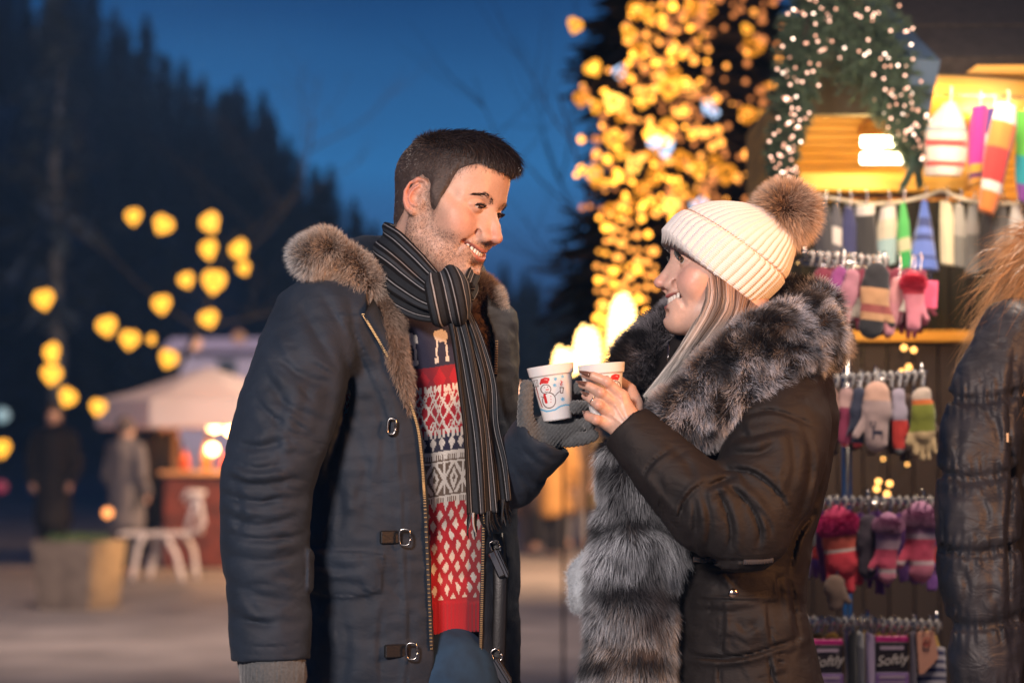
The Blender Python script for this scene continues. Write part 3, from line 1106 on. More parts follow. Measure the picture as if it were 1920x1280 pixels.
        q = MB(); q.tube(np.stack([rr * np.cos(a), rr * np.sin(a), f * (z1 - zb)], 1) + b0, 0.0085, 5); q.build('light_tube', cm, t, smooth=True)
        q = MB(); q.tube([(b0[0], b0[1], 0.0), (b0[0], b0[1], zb)], 0.007, 8); q.build('post', bark_m, t, smooth=True)


lights_tree()
lamp('square_area_light', 'AREA', (2.6, 23, 4.6), 1800, (1.0, 0.60, 0.34), (0.6, 31.0, 0.3), 1.5)
lamp('square_area_light', 'AREA', (-2.2, 15.0, 4.2), 560, (1.0, 0.72, 0.58), (-3.0, 22, 0), 2.0)  # area light added to brighten the left paving, bench and planter
# ------------------------------------------------------------------ heads
def seg3(P, pts, rad):
    d = None
    for i in range(len(pts) - 1):
        e = d_cone(P, pts[i], pts[i + 1], rad[i], rad[i + 1])
        d = e if d is None else np.minimum(d, e)
    return d


def make_head(g, h=0.002):
    """g: dict of shape numbers. Local frame: x forward, y to the figure's left, z up, origin between the eyes' axis and ears"""
    fem = g['fem']
    s = Sdf((-0.125, -0.105, -0.20), (0.14, 0.105, 0.14), h)
    w = g.get('w', 1.0)
    # skull and face masses
    ck = g.get('ck', 1.0)
    s.ell((-0.012 * ck, 0, 0.032 * ck), (0.092 * ck, 0.075 * w, 0.075 * ck), 0.02)
    s.ell((0.020, 0, 0.040 * ck), (0.072, 0.066 * w, 0.066 * ck), 0.03)
    s.ell((0.030, 0, -0.030), (0.058, 0.060 * w, 0.070), 0.03)
    s.ell((0.046, 0, -0.060), (0.046, 0.044 * w, 0.052), 0.03)
    jz = g.get('jz', 1.0)
    for q in (-1, 1):
        jw = g.get('jaw', 0.052)
        s.chain([(-0.008, q * 0.060 * w, -0.030), (-0.002, q * jw, -0.072), (0.040, q * jw * 0.72, -0.096 * jz), (0.074, q * 0.012, -0.107 * jz)],
                [0.016, 0.017, 0.017, 0.015], 0.03)
        s.ell((0.056, q * 0.046 * w, -0.028), (0.024, 0.018, 0.018), 0.025)      # cheekbone
        s.ell((0.062, q * 0.040, -0.045), (0.019, 0.017, 0.016), 0.022)          # smiling cheek
        s.cone((0.010, q * 0.064 * w, 0.000), (0.052, q * 0.052 * w, -0.022), 0.012, 0.011, 0.02)  # zygomatic arch
    s.ell((g.get('chx', 0.078), 0, -0.105 * jz), (0.0165, 0.018 if not fem else 0.015, 0.0145), 0.02)
    # brow ridge and forehead
    br = g.get('brow', 0.012)
    s.chain([(0.062, -0.048, 0.012), (0.080, -0.026, 0.020), (0.085, 0, 0.017), (0.080, 0.026, 0.020), (0.062, 0.048, 0.012)],
            [br * .7, br, br * .9, br, br * .7], 0.018)
    s.ell((0.045, 0, 0.055), (g.get('fh', 0.046), 0.050, 0.040), 0.03)
    # eye sockets
    for q in (-1, 1):
        s.ell((0.098, q * 0.033, -0.003), (0.017, 0.017, 0.013), 0.014, mode='sub')
        s.ell((0.099, q * 0.016, -0.010), (0.012, 0.006, 0.016), 0.010, mode='sub')
    # nose
    nx, nz = g.get('nose', (0.117, -0.040))
    s.chain([(0.084, 0, 0.014), (0.0945, 0, -0.004), ((nx + 0.096) / 2 + g.get('hump', 0.0), 0, nz * 0.55), (nx, 0, nz)],
            [0.0075, 0.0068, 0.0075, 0.0088], 0.010)
    s.ell((nx - 0.0005, 0, nz), (0.0086, 0.0085, 0.0080), 0.006)
    for q in (-1, 1):
        s.ell((nx - 0.016, q * 0.0125, nz - 0.005), (0.0115, 0.0070, 0.0075), 0.007)
        s.cone((0.088, q * 0.008, -0.010), (nx - 0.020, q * 0.014, nz), 0.008, 0.010, 0.012)
        s.ell((nx - 0.010, q * 0.0065, nz - 0.0125), (0.0055, 0.0030, 0.003), 0.003, mode='sub')
        s.ell((nx - 0.026, q * 0.022, nz - 0.001), (0.007, 0.003, 0.005), 0.007, mode='sub')
    # mouth area: muzzle, lips
    s.ell((0.070, 0, -0.073), (0.0255, 0.031, 0.021), 0.018)
    mz = g.get('mz', -0.0725)
    mw = g.get('mw', 0.029)
    up = g.get('smile', 0.008)

    def mline(y, dz=0.0, dx=0.0):
        t = y / mw
        return np.array((0.100 - 0.024 * t * t - 0.004 * t ** 4 + dx + g.get('lx', 0), y, mz + up * t * t + dz * (1 - t * t * 0.95)))
    ys = np.linspace(-mw, mw, 9)
    s.chain([mline(y, 0.0062, -0.0052) for y in ys], [0.0035 + 0.0022 * (1 - (y / mw) ** 2) for y in ys], 0.006)
    s.chain([mline(y, -0.0085, -0.0065) for y in ys], [0.0035 + 0.0030 * (1 - (y / mw) ** 2) for y in ys], 0.006)
    op = g.get('open', 0.0028)
    s.chain([mline(y, -0.0012, 0.001) for y in ys], [0.0010 + op * (1 - abs(y / mw) ** 3.5) for y in ys], 0.0012, mode='sub')
    s.chain([mline(y, -0.0012, 0.006) for y in ys], [0.0010 + op * (1 - abs(y / mw) ** 3.5) for y in ys], 0.0012, mode='sub')
    s.chain([mline(y, -0.0012, -0.006) for y in ys[1:-1]], [0.0012 + op * (1 - abs(y / mw) ** 3.5) for y in ys[1:-1]], 0.0012, mode='sub')
    s.ell((0.099, 0, -0.0935 * (0.3 + 0.7 * jz)), (0.010, 0.014, 0.005), 0.010, mode='sub')
    for q in (-1, 1):  # smile folds
        s.chain([(nx - 0.022, q * 0.024, nz - 0.006), (0.083, q * 0.034, -0.062), (0.076, q * 0.039, -0.077)],
                [0.0003, 0.0003, 0.0001], 0.010, mode='sub')
        s.ell((0.075, q * (mw + 0.003), mz + up), (0.004, 0.0025, 0.003), 0.007, mode='sub')
    # lids
    for q in (-1, 1):
        s.ell((0.0755, q * 0.0315, -0.001), (0.0142, 0.0150, 0.0138), 0.004)
        s.chain([(0.078, q * 0.047, -0.001), (0.0885, q * 0.036, 0.0035), (0.0895, q * 0.028, 0.0032), (0.084, q * 0.0185, -0.003)],
                [0.0018, 0.0026, 0.0026, 0.0016], 0.004)
        eo = g.get('eye', 0.0036)
        s.ell((0.089, q * 0.0325, -0.0015), (0.010, 0.0135, eo), 0.0015, R=rotm(rx=-q * 0.10), mode='sub')
        s.ell((0.0755, q * 0.0315, -0.001), (0.0122, 0.0122, 0.0122), 0.001, mode='sub')
    # ears
    if g.get('ears', True):
        for q in (-1, 1):
            Rr = rotm(rz=q * -0.38, ry=0.12)
            c = np.array((-0.010, q * 0.078 * w, -0.016))

            def E(x, y, z):
                return c + Rr @ np.array((x, q * y, z))
            s.ell(c, (0.017, 0.006, 0.028), 0.008, R=Rr)
            s.chain([E(0.012, 0.001, -0.002), E(0.006, 0.003, 0.006), E(0.013, 0.004, 0.020), E(0.004, 0.005, 0.030), E(-0.009, 0.006, 0.028), E(-0.017, 0.007, 0.016),
                     E(-0.019, 0.007, 0.000), E(-0.014, 0.006, -0.014), E(-0.005, 0.004, -0.024), E(0.005, 0.002, -0.027)],
                    [0.003, 0.003, 0.0035, 0.0038, 0.004, 0.004, 0.0038, 0.0036, 0.0045, 0.0058], 0.004)
            s.chain([E(-0.003, 0.007, 0.018), E(-0.010, 0.007, 0.006), E(-0.009, 0.007, -0.006), E(-0.002, 0.006, -0.014), E(0.006, 0.006, -0.014)],
                    [0.0026, 0.0028, 0.003, 0.003, 0.003], 0.003)
            s.ell(E(0.001, 0.010, -0.002), (0.008, 0.0075, 0.010), 0.004, R=Rr, mode='sub')
            s.ell(E(-0.0145, 0.010, 0.010), (0.003, 0.005, 0.014), 0.003, R=Rr, mode='sub')
            s.ell(E(0.013, 0.002, -0.006), (0.005, 0.005, 0.007), 0.005)   # tragus
    # neck
    nk = [np.asarray(p) for p in g['neck']]
    s.chain(nk, g['neckr'], 0.025)
    s.disp(lambda P: 0.0004 * hash_noise(P, 55, 3) + 0.0002 * hash_noise(P, 160, 5))
    V, Q = s.mesh()
    return s, V, Q, mline


HX = [-0.13, -0.075, -0.055, -0.040, -0.030, -0.014, 0.010, 0.020, 0.027, 0.034, 0.039, 0.047, 0.060, 0.074, 0.20]
HZ = [-0.095, -0.085, -0.070, -0.050, 0.004, 0.018, 0.004, -0.032, -0.036, -0.024, 0.008, 0.040, 0.055, 0.067, 0.078]


def bell(v, a):
    return np.exp(-(v / a) ** 2)


def head_cols(V, g, mline):
    x, y, z = V[:, 0], V[:, 1], V[:, 2]
    C = np.tile(np.array(g['skin']), (len(V), 1))

    def blend(C, c, w):
        w = np.clip(w, 0, 1)[:, None]
        return C * (1 - w) + np.array(c) * w
    front = np.clip((x - 0.03) / 0.03, 0, 1)
    blot = 0.5 + 0.5 * hash_noise(V, 30, 9)
    C *= (0.93 + 0.12 * blot)[:, None]
    # cheeks and nose pink with cold
    for q in (-1, 1):
        d = np.sqrt(((x - 0.068) / 1.2) ** 2 + (y - q * 0.045) ** 2 + (z + 0.035) ** 2)
        C = blend(C, g['blush'], 0.55 * bell(d, 0.024))
    C = blend(C, g['blush'], 0.6 * bell(np.sqrt((x - 0.118) ** 2 + y ** 2 + (z + 0.042) ** 2), 0.016))
    C = blend(C, g['blush'], 0.75 * np.clip((np.abs(y) - 0.078) / 0.008, 0, 1) * bell(x + 0.02, 0.05) * bell(z + 0.02, 0.06))
    # lips
    t = np.clip(y / g.get('mw', 0.029), -1, 1)
    mzl = g.get('mz', -0.0725) + g.get('smile', 0.008) * t * t
    hw = 0.0015 + 0.0100 * (1 - t * t)
    dz = z - mzl
    lip = np.clip((hw * np.where(dz > 0, 0.95, 1.25) - np.abs(dz)) / 0.0018, 0, 1) * (np.abs(y) < g.get('mw', 0.029) * 1.02) * (x > 0.066)
    C = blend(C, g['lip'], lip * 0.9)
    # dark inside of the mouth and nostrils
    inner = (np.abs(y) < g.get('mw', 0.029) * 0.95) & (np.abs(dz + 0.001) < 0.0045 * (1 - np.abs(t) ** 3.5)) & (x > 0.05) & (x < 0.0945 - 0.024 * t * t)
    C = blend(C, (0.06, 0.015, 0.012), inner * 1.0)
    # lids rim
    for q in (-1, 1):
        d = np.sqrt(((y - q * 0.0325) / 1.9) ** 2 + (z + 0.001) ** 2)
        C = blend(C, g.get('lid', (0.30, 0.15, 0.12)), 0.6 * np.clip(1 - d / 0.0075, 0, 1) * (x > 0.070) * (x < 0.096))
    if g.get('stubble'):
        zl = np.interp(x, HX, HZ)
        hm = np.clip((z - zl + 0.010 + 0.005 * hash_noise(V, 180, 21)) / 0.026, 0, 1) * np.clip(1 - (z < -0.09), 0, 1)
        C = blend(C, (0.045, 0.027, 0.020), 0.88 * hm * (0.9 + 0.1 * hash_noise(V, 500, 8)))
        g['_hair'] = hm
        jaw = np.clip((-0.050 - z + 0.55 * np.clip(0.020 - x, 0, 0.03)) / 0.015, 0, 1)
        side = np.clip((z + 0.12) / 0.03, 0, 1)
        burn = bell(x - 0.012, 0.014) * np.clip((0.02 - z) / 0.02, 0, 1) * (np.abs(y) > 0.045)
        cheekfree = 1 - np.clip(bell(np.sqrt((x - 0.075) ** 2 + (np.abs(y) - 0.036) ** 2 + (z + 0.048) ** 2), 0.020) * 1.3, 0, 1)
        m = np.clip(jaw * cheekfree * (x > -0.02) + burn, 0, 1) * (1 - lip)
        must = bell(z + 0.062, 0.006) * (np.abs(y) < 0.032) * (x > 0.08) * (1 - lip)
        m = np.clip(m + must * 0.15, 0, 1)
        m *= side
        C = blend(C, (0.26, 0.17, 0.13), 0.34 * m * (0.75 + 0.25 * hash_noise(V, 400, 2)))
        g['_stub'] = m
    return C


def put_eyes(root, body, g, R, T, iris):
    for q in (-1, 1):
        b = MB()
        c = np.array((0.0755, q * 0.0315, -0.001))
        gx, gz = g.get('gaze', (0, 0))
        Rg = rotm(rz=gx, ry=gz)
        prof = [(0.0001, 0.0124), (0.0019, 0.0123), (0.0020, 0.01225), (0.0060, 0.0106), (0.0063, 0.01040), (0.0085, 0.0085), (0.0112, 0.0045), (0.0119, 0), (0.0105, -0.006), (0.0001, -0.0118)]
        cols = [(0.005,) * 3, (0.005,) * 3, iris, iris, (0.50, 0.45, 0.43), (0.50, 0.44, 0.42), (0.5, 0.4, 0.38), (0.5, 0.4, 0.38), (0.7, 0.6, 0.6), (0.7, 0.6, 0.6)]
        seg = 24
        A = np.array([[0, 0, 1], [0, 1, 0], [-1, 0, 0]], float)  # local z -> x
        b.lathe(prof, seg, (0, 0, 0), col=(1, 1, 1))
        b.c = [np.repeat(np.array(cols), seg, axis=0)]
        V = b.v[0] @ A.T @ Rg.T + c
        V = V @ R.T + T
        mk('eye', V, b.f, mat('eye_surface', rough=0.08, vcol=True, spec=0.6), root, np.concatenate(b.c))


def lashes_and_brows(root, g, R, T, rng, hw):
    # eyebrows
    for q in (-1, 1):
        n = g.get('brown', 420)
        t = rng.random(n)
        arch = g.get('arch', 0.004)
        base = np.stack([0.0925 - 0.024 * t ** 1.8, q * (0.010 + 0.040 * t), 0.0125 + g.get('browz', 0) + 0.009 * np.minimum(1, t * 1.9) + arch * np.sin(t * 2.6) * 0.6 - 0.008 * t ** 2 + rng.normal(size=n) * g.get('browt', 0.0022) * (1 - 0.65 * t)], 1)
        # snap to surface
        base = snap(g['_sdf'], base, np.array((1, 0, 0)))
        d = unit(np.stack([np.full(n, -0.35), q * np.full(n, 0.9), 0.55 - 0.9 * t], 1) + rng.normal(size=(n, 3)) * 0.12)
        V, F, C = strands(base, d, 0.0085, 0.0007, g['browc'], g['browc'], rng, seg=2)
        mk('eyebrow', V @ R.T + T, F, hw, root, C)
    for q in (-1, 1):
        n = g.get('lashn', 60)
        t = np.linspace(0, 1, n)
        ang = (t - 0.5) * 1.9
        eo = g.get('eye', 0.0036)
        yy = q * (0.0325 + 0.0130 * np.sin(ang))
        base = np.stack([0.0755 + 0.0142 * np.cos(np.arcsin(np.clip((yy - q * 0.0315) / 0.0150, -.98, .98))) + 0.0005, yy, -0.001 + (eo + 0.0006) * np.cos((t - 0.5) * 3.0) * 1.0], 1)
        d = unit(np.stack([np.full(n, 0.9), q * 0.5 * np.sin(ang), np.full(n, 0.45)], 1))
        V, F, C = strands(base, d, g.get('lash', 0.006), 0.0011, (0.006,) * 3, (0.006,) * 3, rng, bend=np.array((0, 0, 0.5)), seg=2)
        mk('eyelash', V @ R.T + T, F, hw, root, C)


def snap(s, P, d, n=40, step=0.001):
    """move points along -d/+d onto the surface of the field"""
    P = P + d * 0.02
    for _ in range(n * 2):
        v = sample_sdf(s, P)
        P = P - d * np.where(v > 0.0005, np.minimum(v, step * 2), 0)[:, None] * 1.0
    return P


def teeth(root, g, R, T, mline):
    b = MB()
    mw = g.get('mw', 0.029)
    k = 9
    for i in range(-k // 2 + 1, k // 2 + 1):
        y = i * 0.0056
        if abs(y) > mw * 0.86:
            continue
        p = mline(y, -0.0004, -0.0062)
        t = mline(y + 0.002, 0, 0) - mline(y - 0.002, 0, 0)
        a = math.atan2(t[0], t[1])
        b.box(p + np.array((0, 0, g.get('tz', 0.0))), (0.005, 0.0054, g.get('th', 0.0085)), rotm(rz=-a), 0.0012)
    b.xform(R, T)
    b.build('teeth', mat('teeth_enamel', (0.80, 0.74, 0.66), 0.25), root, smooth=True)


def tri(s, P):
    """trilinear value of the field"""
    q = (P - s.lo) / s.h
    q = np.clip(q, 0, s.n - 1.001)
    i = q.astype(int)
    f = q - i
    r = 0
    for dx in (0, 1):
        for dy in (0, 1):
            for dz in (0, 1):
                w = (f[:, 0] if dx else 1 - f[:, 0]) * (f[:, 1] if dy else 1 - f[:, 1]) * (f[:, 2] if dz else 1 - f[:, 2])
                r = r + w * s.D[i[:, 0] + dx, i[:, 1] + dy, i[:, 2] + dz]
    return r


def grad(s, P):
    e = s.h
    return unit(np.stack([tri(s, P + d) - tri(s, P - d) for d in np.eye(3) * e], 1))


def hit(s, px, py, y0=None, y1=None):
    """where the sight lines through photo pixels meet the surface (first hit), and the normal there"""
    px, py = np.atleast_1d(px).astype(float), np.atleast_1d(py).astype(float)
    y0 = s.lo[1] if y0 is None else y0
    y1 = s.lo[1] + s.h * (s.n[1] - 1) if y1 is None else y1
    A = np.array([W(a, b, y0) for a, b in zip(px, py)])
    B = np.array([W(a, b, y1) for a, b in zip(px, py)])
    n = int((y1 - y0) / s.h * 1.5)
    out = B.copy()
    done = np.zeros(len(px), bool)
    for k in range(n + 1):
        P = A + (B - A) * (k / n)
        v = tri(s, P)
        m = (~done) & (v < 0.0)
        out[m] = P[m]
        done |= m
    g = grad(s, out)
    out = out - g * tri(s, out)[:, None]
    return out, g


def px_of(P):
    """photo pixel of world points"""
    q = np.asarray(P) - CAM
    cp, sp = math.cos(PITCH), math.sin(PITCH)
    f = q[..., 1] * cp + q[..., 2] * sp
    u = -q[..., 1] * sp + q[..., 2] * cp
    return 960 + FPX * q[..., 0] / f, 640 - FPX * u / f


def creases(s, lines, ylim=None, gain=1.0):
    """lines: (pixel points, width px, depth mm); folds pressed into the side facing the square, cloth rolling over on one side"""
    def fn(P):
        X, Z = px_of(P)
        ok = np.ones(len(P), bool) if ylim is None else P[:, 1] < ylim
        d = np.zeros(len(P))
        for li, (pts, wd, dep) in enumerate(lines):
            if len(pts) > 2:
                pts = [tuple(p) for p in spline(np.array(pts, float), len(pts) * 3)]
            lo_, hi_ = np.min(pts, 0) - 5.5 * wd, np.max(pts, 0) + 5.5 * wd
            idx = np.nonzero((X > lo_[0]) & (X < hi_[0]) & (Z > lo_[1]) & (Z < hi_[1]) & ok)[0]
            if not len(idx):
                continue
            x, z = X[idx], Z[idx]
            best = np.full(len(idx), 1e9)
            fall = np.ones(len(idx))
            sg = np.ones(len(idx))
            tot = len(pts) - 1
            for i in range(tot):
                r, t = seg_dist2(x, z, pts[i], pts[i + 1])
                m = r < best
                best = np.where(m, r, best)
                g = (i + t) / tot
                fall = np.where(m, np.sin(np.clip(g, 0.02, 0.98) * np.pi) ** 0.7, fall)
                dx, dz = pts[i + 1][0] - pts[i][0], pts[i + 1][1] - pts[i][1]
                sg = np.where(m, np.sign((x - pts[i][0]) * dz - (z - pts[i][1]) * dx), sg)
            e = best / wd * sg * (1 if li % 2 else -1)
            d[idx] += gain * dep * 0.001 * fall * (np.exp(-(e / 0.85) ** 2) - 0.75 * np.exp(-((e - 2.2) / 1.6) ** 2) - 0.10 * np.exp(-((e + 1.8) / 1.2) ** 2))
        return d
    s.disp(fn, band=0.03)
# ------------------------------------------------------------------ the man: head
man = thing('person', 'man with short dark hair in navy parka and red patterned sweater, holding snowman cup', 'person', (-0.17, 3.95, 0.0))
rngm = np.random.default_rng(11)
MG = dict(fem=False, fh=0.041, w=0.98, skin=(0.62, 0.38, 0.28), blush=(0.60, 0.22, 0.16), lip=(0.50, 0.17, 0.13), stubble=True,
          jaw=0.053, chx=0.081, nose=(0.1175, -0.041), hump=0.003, mw=0.033, smile=0.012, open=0.0036, eye=0.0018, gaze=(0.15, 0.12),
          brown=300, browt=0.0026, browc=(0.016, 0.010, 0.007), mz=-0.0735)
MR = rotm(math.radians(-10), math.radians(15), math.radians(-32)) * 0.956
MT = W(839, 376, 3.90)
_inv = lambda p: (np.asarray(p) - MT) @ MR / 0.956 ** 2
MG['neck'] = [(-0.028, 0, -0.030), _inv(MT + np.array((-0.035, 0.012, -0.125))), _inv(MT + np.array((-0.045, 0.02, -0.20)))]
MG['neckr'] = [0.055, 0.060, 0.066]
ms, mV, mQ, mml = make_head(MG)
MG['_sdf'] = ms
mC = head_cols(mV, MG, mml)
skin_m = mat('skin_man', rough=0.48, vcol=True, sss=0.10, bump=0.45, bscale=420, bdist=0.0008, var=0.10, vscale=260, spec=0.4)
hair_m = mat('hair_strands', rough=0.42, vcol=True, spec=0.6)
MAN_HEAD = (mV @ MR.T + MT, mQ, mC)
put_eyes(man, None, MG, MR, MT, (0.06, 0.03, 0.015))
lashes_and_brows(man, MG, MR, MT, rngm, hair_m)
teeth(man, MG, MR, MT, mml)


def man_hair():
    """scalp shell of dark hair, cropped at the sides and combed up and forward over the forehead"""
    s = Sdf((-0.13, -0.10, -0.12), (0.16, 0.10, 0.16), 0.0022)
    sl = s.sl(s.lo, s.lo + s.h * s.n)
    PP = s.P(sl)
    bald = make_head(dict(MG, ears=False), 0.004)[0]
    hd = tri(bald, PP.reshape(-1, 3)).reshape(PP.shape[:-1])
    above = PP[..., 2] - np.interp(PP[..., 0], HX, HZ)
    s.D[sl] = np.minimum(s.D[sl], hd - np.clip(-0.0008 + above * 0.16, -0.0006, 0.0035))
    s.ell((0.036, 0, 0.076), (0.052, 0.048, 0.033), 0.03)
    s.ell((0.062, -0.002, 0.090), (0.039, 0.044, 0.016), 0.020, R=rotm(ry=0.30))
    # hairline: cut away everything in front of and below it
    def cut(P):
        x, y, z = P[..., 0], np.abs(P[..., 1]), P[..., 2]
        # side profile: temple corner, sideburn in front of the ear, arc over it, nape
        zl = np.interp(x, HX, HZ) + 0.002
        return (z - zl)
    s.D = -smin(-s.D, cut(s.P(s.sl(s.lo, s.lo + s.h * s.n))), 0.004)
    # comb grooves
    s.disp(lambda P: 0.0016 * hash_noise(np.stack([P[..., 0] * 0.25, P[..., 1], P[..., 2] * 0.3], -1), 260, 4) * np.clip((P[..., 2] - 0.05) / 0.03, 0, 1))
    return s


hs = man_hair()
hV, hQ = hs.mesh()
hN = vnormals(hV, hQ)
k = np.clip((hV[:, 2] - 0.035) / 0.04, 0, 1)[:, None]
hcol = (np.array((0.060, 0.040, 0.032)) * (1 - k) + np.array((0.008, 0.0045, 0.0035)) * k) * (0.85 + 0.3 * hash_noise(hV, 300, 2))[:, None]
hair_o = mk('hair', hV @ MR.T + MT, hQ, mat('hair_mass', rough=0.6, vcol=True, bump=0.6, bscale=500, bdist=0.002, stretch=(0.2, 1, 1)), man, hcol)


def man_strands():
    n = 52000
    P, N = scatter(hV, hQ, n, rngm)
    # short hairs growing straight from the skin soften the hairline
    P2, N2 = scatter(mV, mQ, 60000, rngm, lambda c, nn: (c[:, 2] > -0.09) * 1.0)
    head_cols(P2, MG, mml)
    near = (rngm.random(len(P2)) < MG['_hair'] * 1.0) & (P2[:, 2] < np.interp(P2[:, 0], HX, HZ) + 0.025) & (np.abs(P2[:, 1]) < 0.084)
    P, N = np.vstack([P, P2[near]]), np.vstack([N, N2[near]])
    x, y, z = P.T
    top = np.clip((z - 0.075) / 0.03, 0, 1)[:, None]
    fr = np.clip((x - 0.02) / 0.05, 0, 1)[:, None]
    side_d = unit(np.stack([0.15 - 0.9 * np.clip(-x / 0.1, 0, 1), 0 * x, -1.0 + 0 * x], 1))
    top_d = unit(np.stack([1.0 + 0 * x, -0.25 + 0 * x, 0.15 - 0.5 * fr[:, 0]], 1))
    d = side_d * (1 - top) + top_d * top
    d = unit(d - N * (d * N).sum(1)[:, None] * 0.9 + N * (0.30 + 0.12 * (1 - top)) + rngm.normal(size=P.shape) * 0.16)
    L = 0.0045 + 0.004 * np.clip(z / 0.07, 0, 1) + 0.020 * top[:, 0] + 0.014 * top[:, 0] * fr[:, 0]
    L *= rngm.uniform(0.6, 1.15, len(P))
    fade = np.clip((z + 0.02) / 0.07, 0, 1)[:, None]
    c0 = np.array((0.045, 0.029, 0.022)) * (1 - top) + np.array((0.012, 0.0065, 0.0045)) * top
    c0 = c0 * rngm.uniform(0.4, 2.1, (len(P), 1))
    c1 = c0 * 1.3
    V, F, C = strands(P - N * 0.001, d, L, 0.0007 + 0.0004 * top[:, 0], c0, c1, rngm, bend=-N * 0.25 + np.array((0, 0, -0.12)) * fr, seg=3)
    mk('hair_strands', V @ MR.T + MT, F, hair_m, hair_o, C)
    # stubble
    P, N = scatter(mV, mQ, 130000, rngm, None)
    m = stub_at(P)
    kk = (rngm.random(len(P)) < m * 0.65)
    P, N = P[kk], N[kk]
    d = unit(N * 0.5 + np.array((0.25, 0, -0.9)) + rngm.normal(size=P.shape) * 0.3)
    c = np.array((0.055, 0.036, 0.028)) * rngm.uniform(0.5, 1.6, (len(P), 1))
    V, F, C = strands(P, d, rngm.uniform(0.0018, 0.0036, len(P)), 0.00045, c, c, rngm, seg=1)
    mk('stubble', V @ MR.T + MT, F, hair_m, man, C)


def stub_at(P):
    g = dict(MG)
    head_cols(P, g, mml)
    return g['_stub']


man_strands()
mk('body', *MAN_HEAD[:2], skin_m, man, MAN_HEAD[2])
# ------------------------------------------------------------------ the man: body and clothes
def WP(px, py, Y):
    return W(px, py, Y)


def pxlen(n, Y=3.9):
    return n * Y / FPX


parka_m = crinkle(mat('parka_cloth', (0.017, 0.026, 0.042), 0.62, bump=0.6, bscale=1300, bdist=0.0009, var=0.22, vscale=12, sheen=0.03, spec=0.28), 14, 0.003, 0.16)
leather_m = mat('black_leather', (0.012, 0.011, 0.011), 0.4, bump=0.2, bscale=300)
steel_m = mat('buckle_metal', (0.35, 0.34, 0.33), 0.25, metal=1.0)
brass_m = mat('zip_brass', (0.62, 0.42, 0.20), 0.35, metal=0.9)
fur_m = mat('fur_strands', rough=0.7, vcol=True, spec=0.3)
furcore_m = mat('fur_core', (0.10, 0.055, 0.03), 0.9)

TH = math.radians(40)
SH = np.array((math.cos(TH), math.sin(TH)))       # along the shoulders (his right -> left)
FW = np.array((math.sin(TH), -math.cos(TH)))      # his front


def tube_torso(zs, xs, ys, as_, bs):
    def fn(P):
        z = P[..., 2]
        cx = np.interp(z, zs, xs); cy = np.interp(z, zs, ys)
        a = np.interp(z, zs, as_); b = np.interp(z, zs, bs)
        dx, dy = P[..., 0] - cx, P[..., 1] - cy
        u = dx * SH[0] + dy * SH[1]
        v = dx * FW[0] + dy * FW[1]
        e = 2.4
        r = (np.abs(u / a) ** e + np.abs(v / b) ** e) ** (1 / e)
        d = (r - 1) * np.minimum(a, b)
        return np.maximum(d, np.maximum(z - zs[-1], zs[0] - z))
    return fn


def zpx(py, Y=3.9):
    return W(960, py, Y)[2]


TZ = [zpx(v) for v in (1560, 1280, 1150, 1000, 850, 720, 640, 580, 545, 520, 500)]
TX = [W(v, 900, 3.95)[0] for v in (762, 764, 762, 760, 762, 764, 766, 768, 770, 772, 776)]
TYc = [3.95] * 8 + [3.96, 3.97, 3.98]
TA = [0.205, 0.200, 0.198, 0.196, 0.194, 0.198, 0.200, 0.192, 0.165, 0.125, 0.080]
TB = [0.150, 0.142, 0.140, 0.138, 0.138, 0.136, 0.130, 0.118, 0.105, 0.090, 0.070]


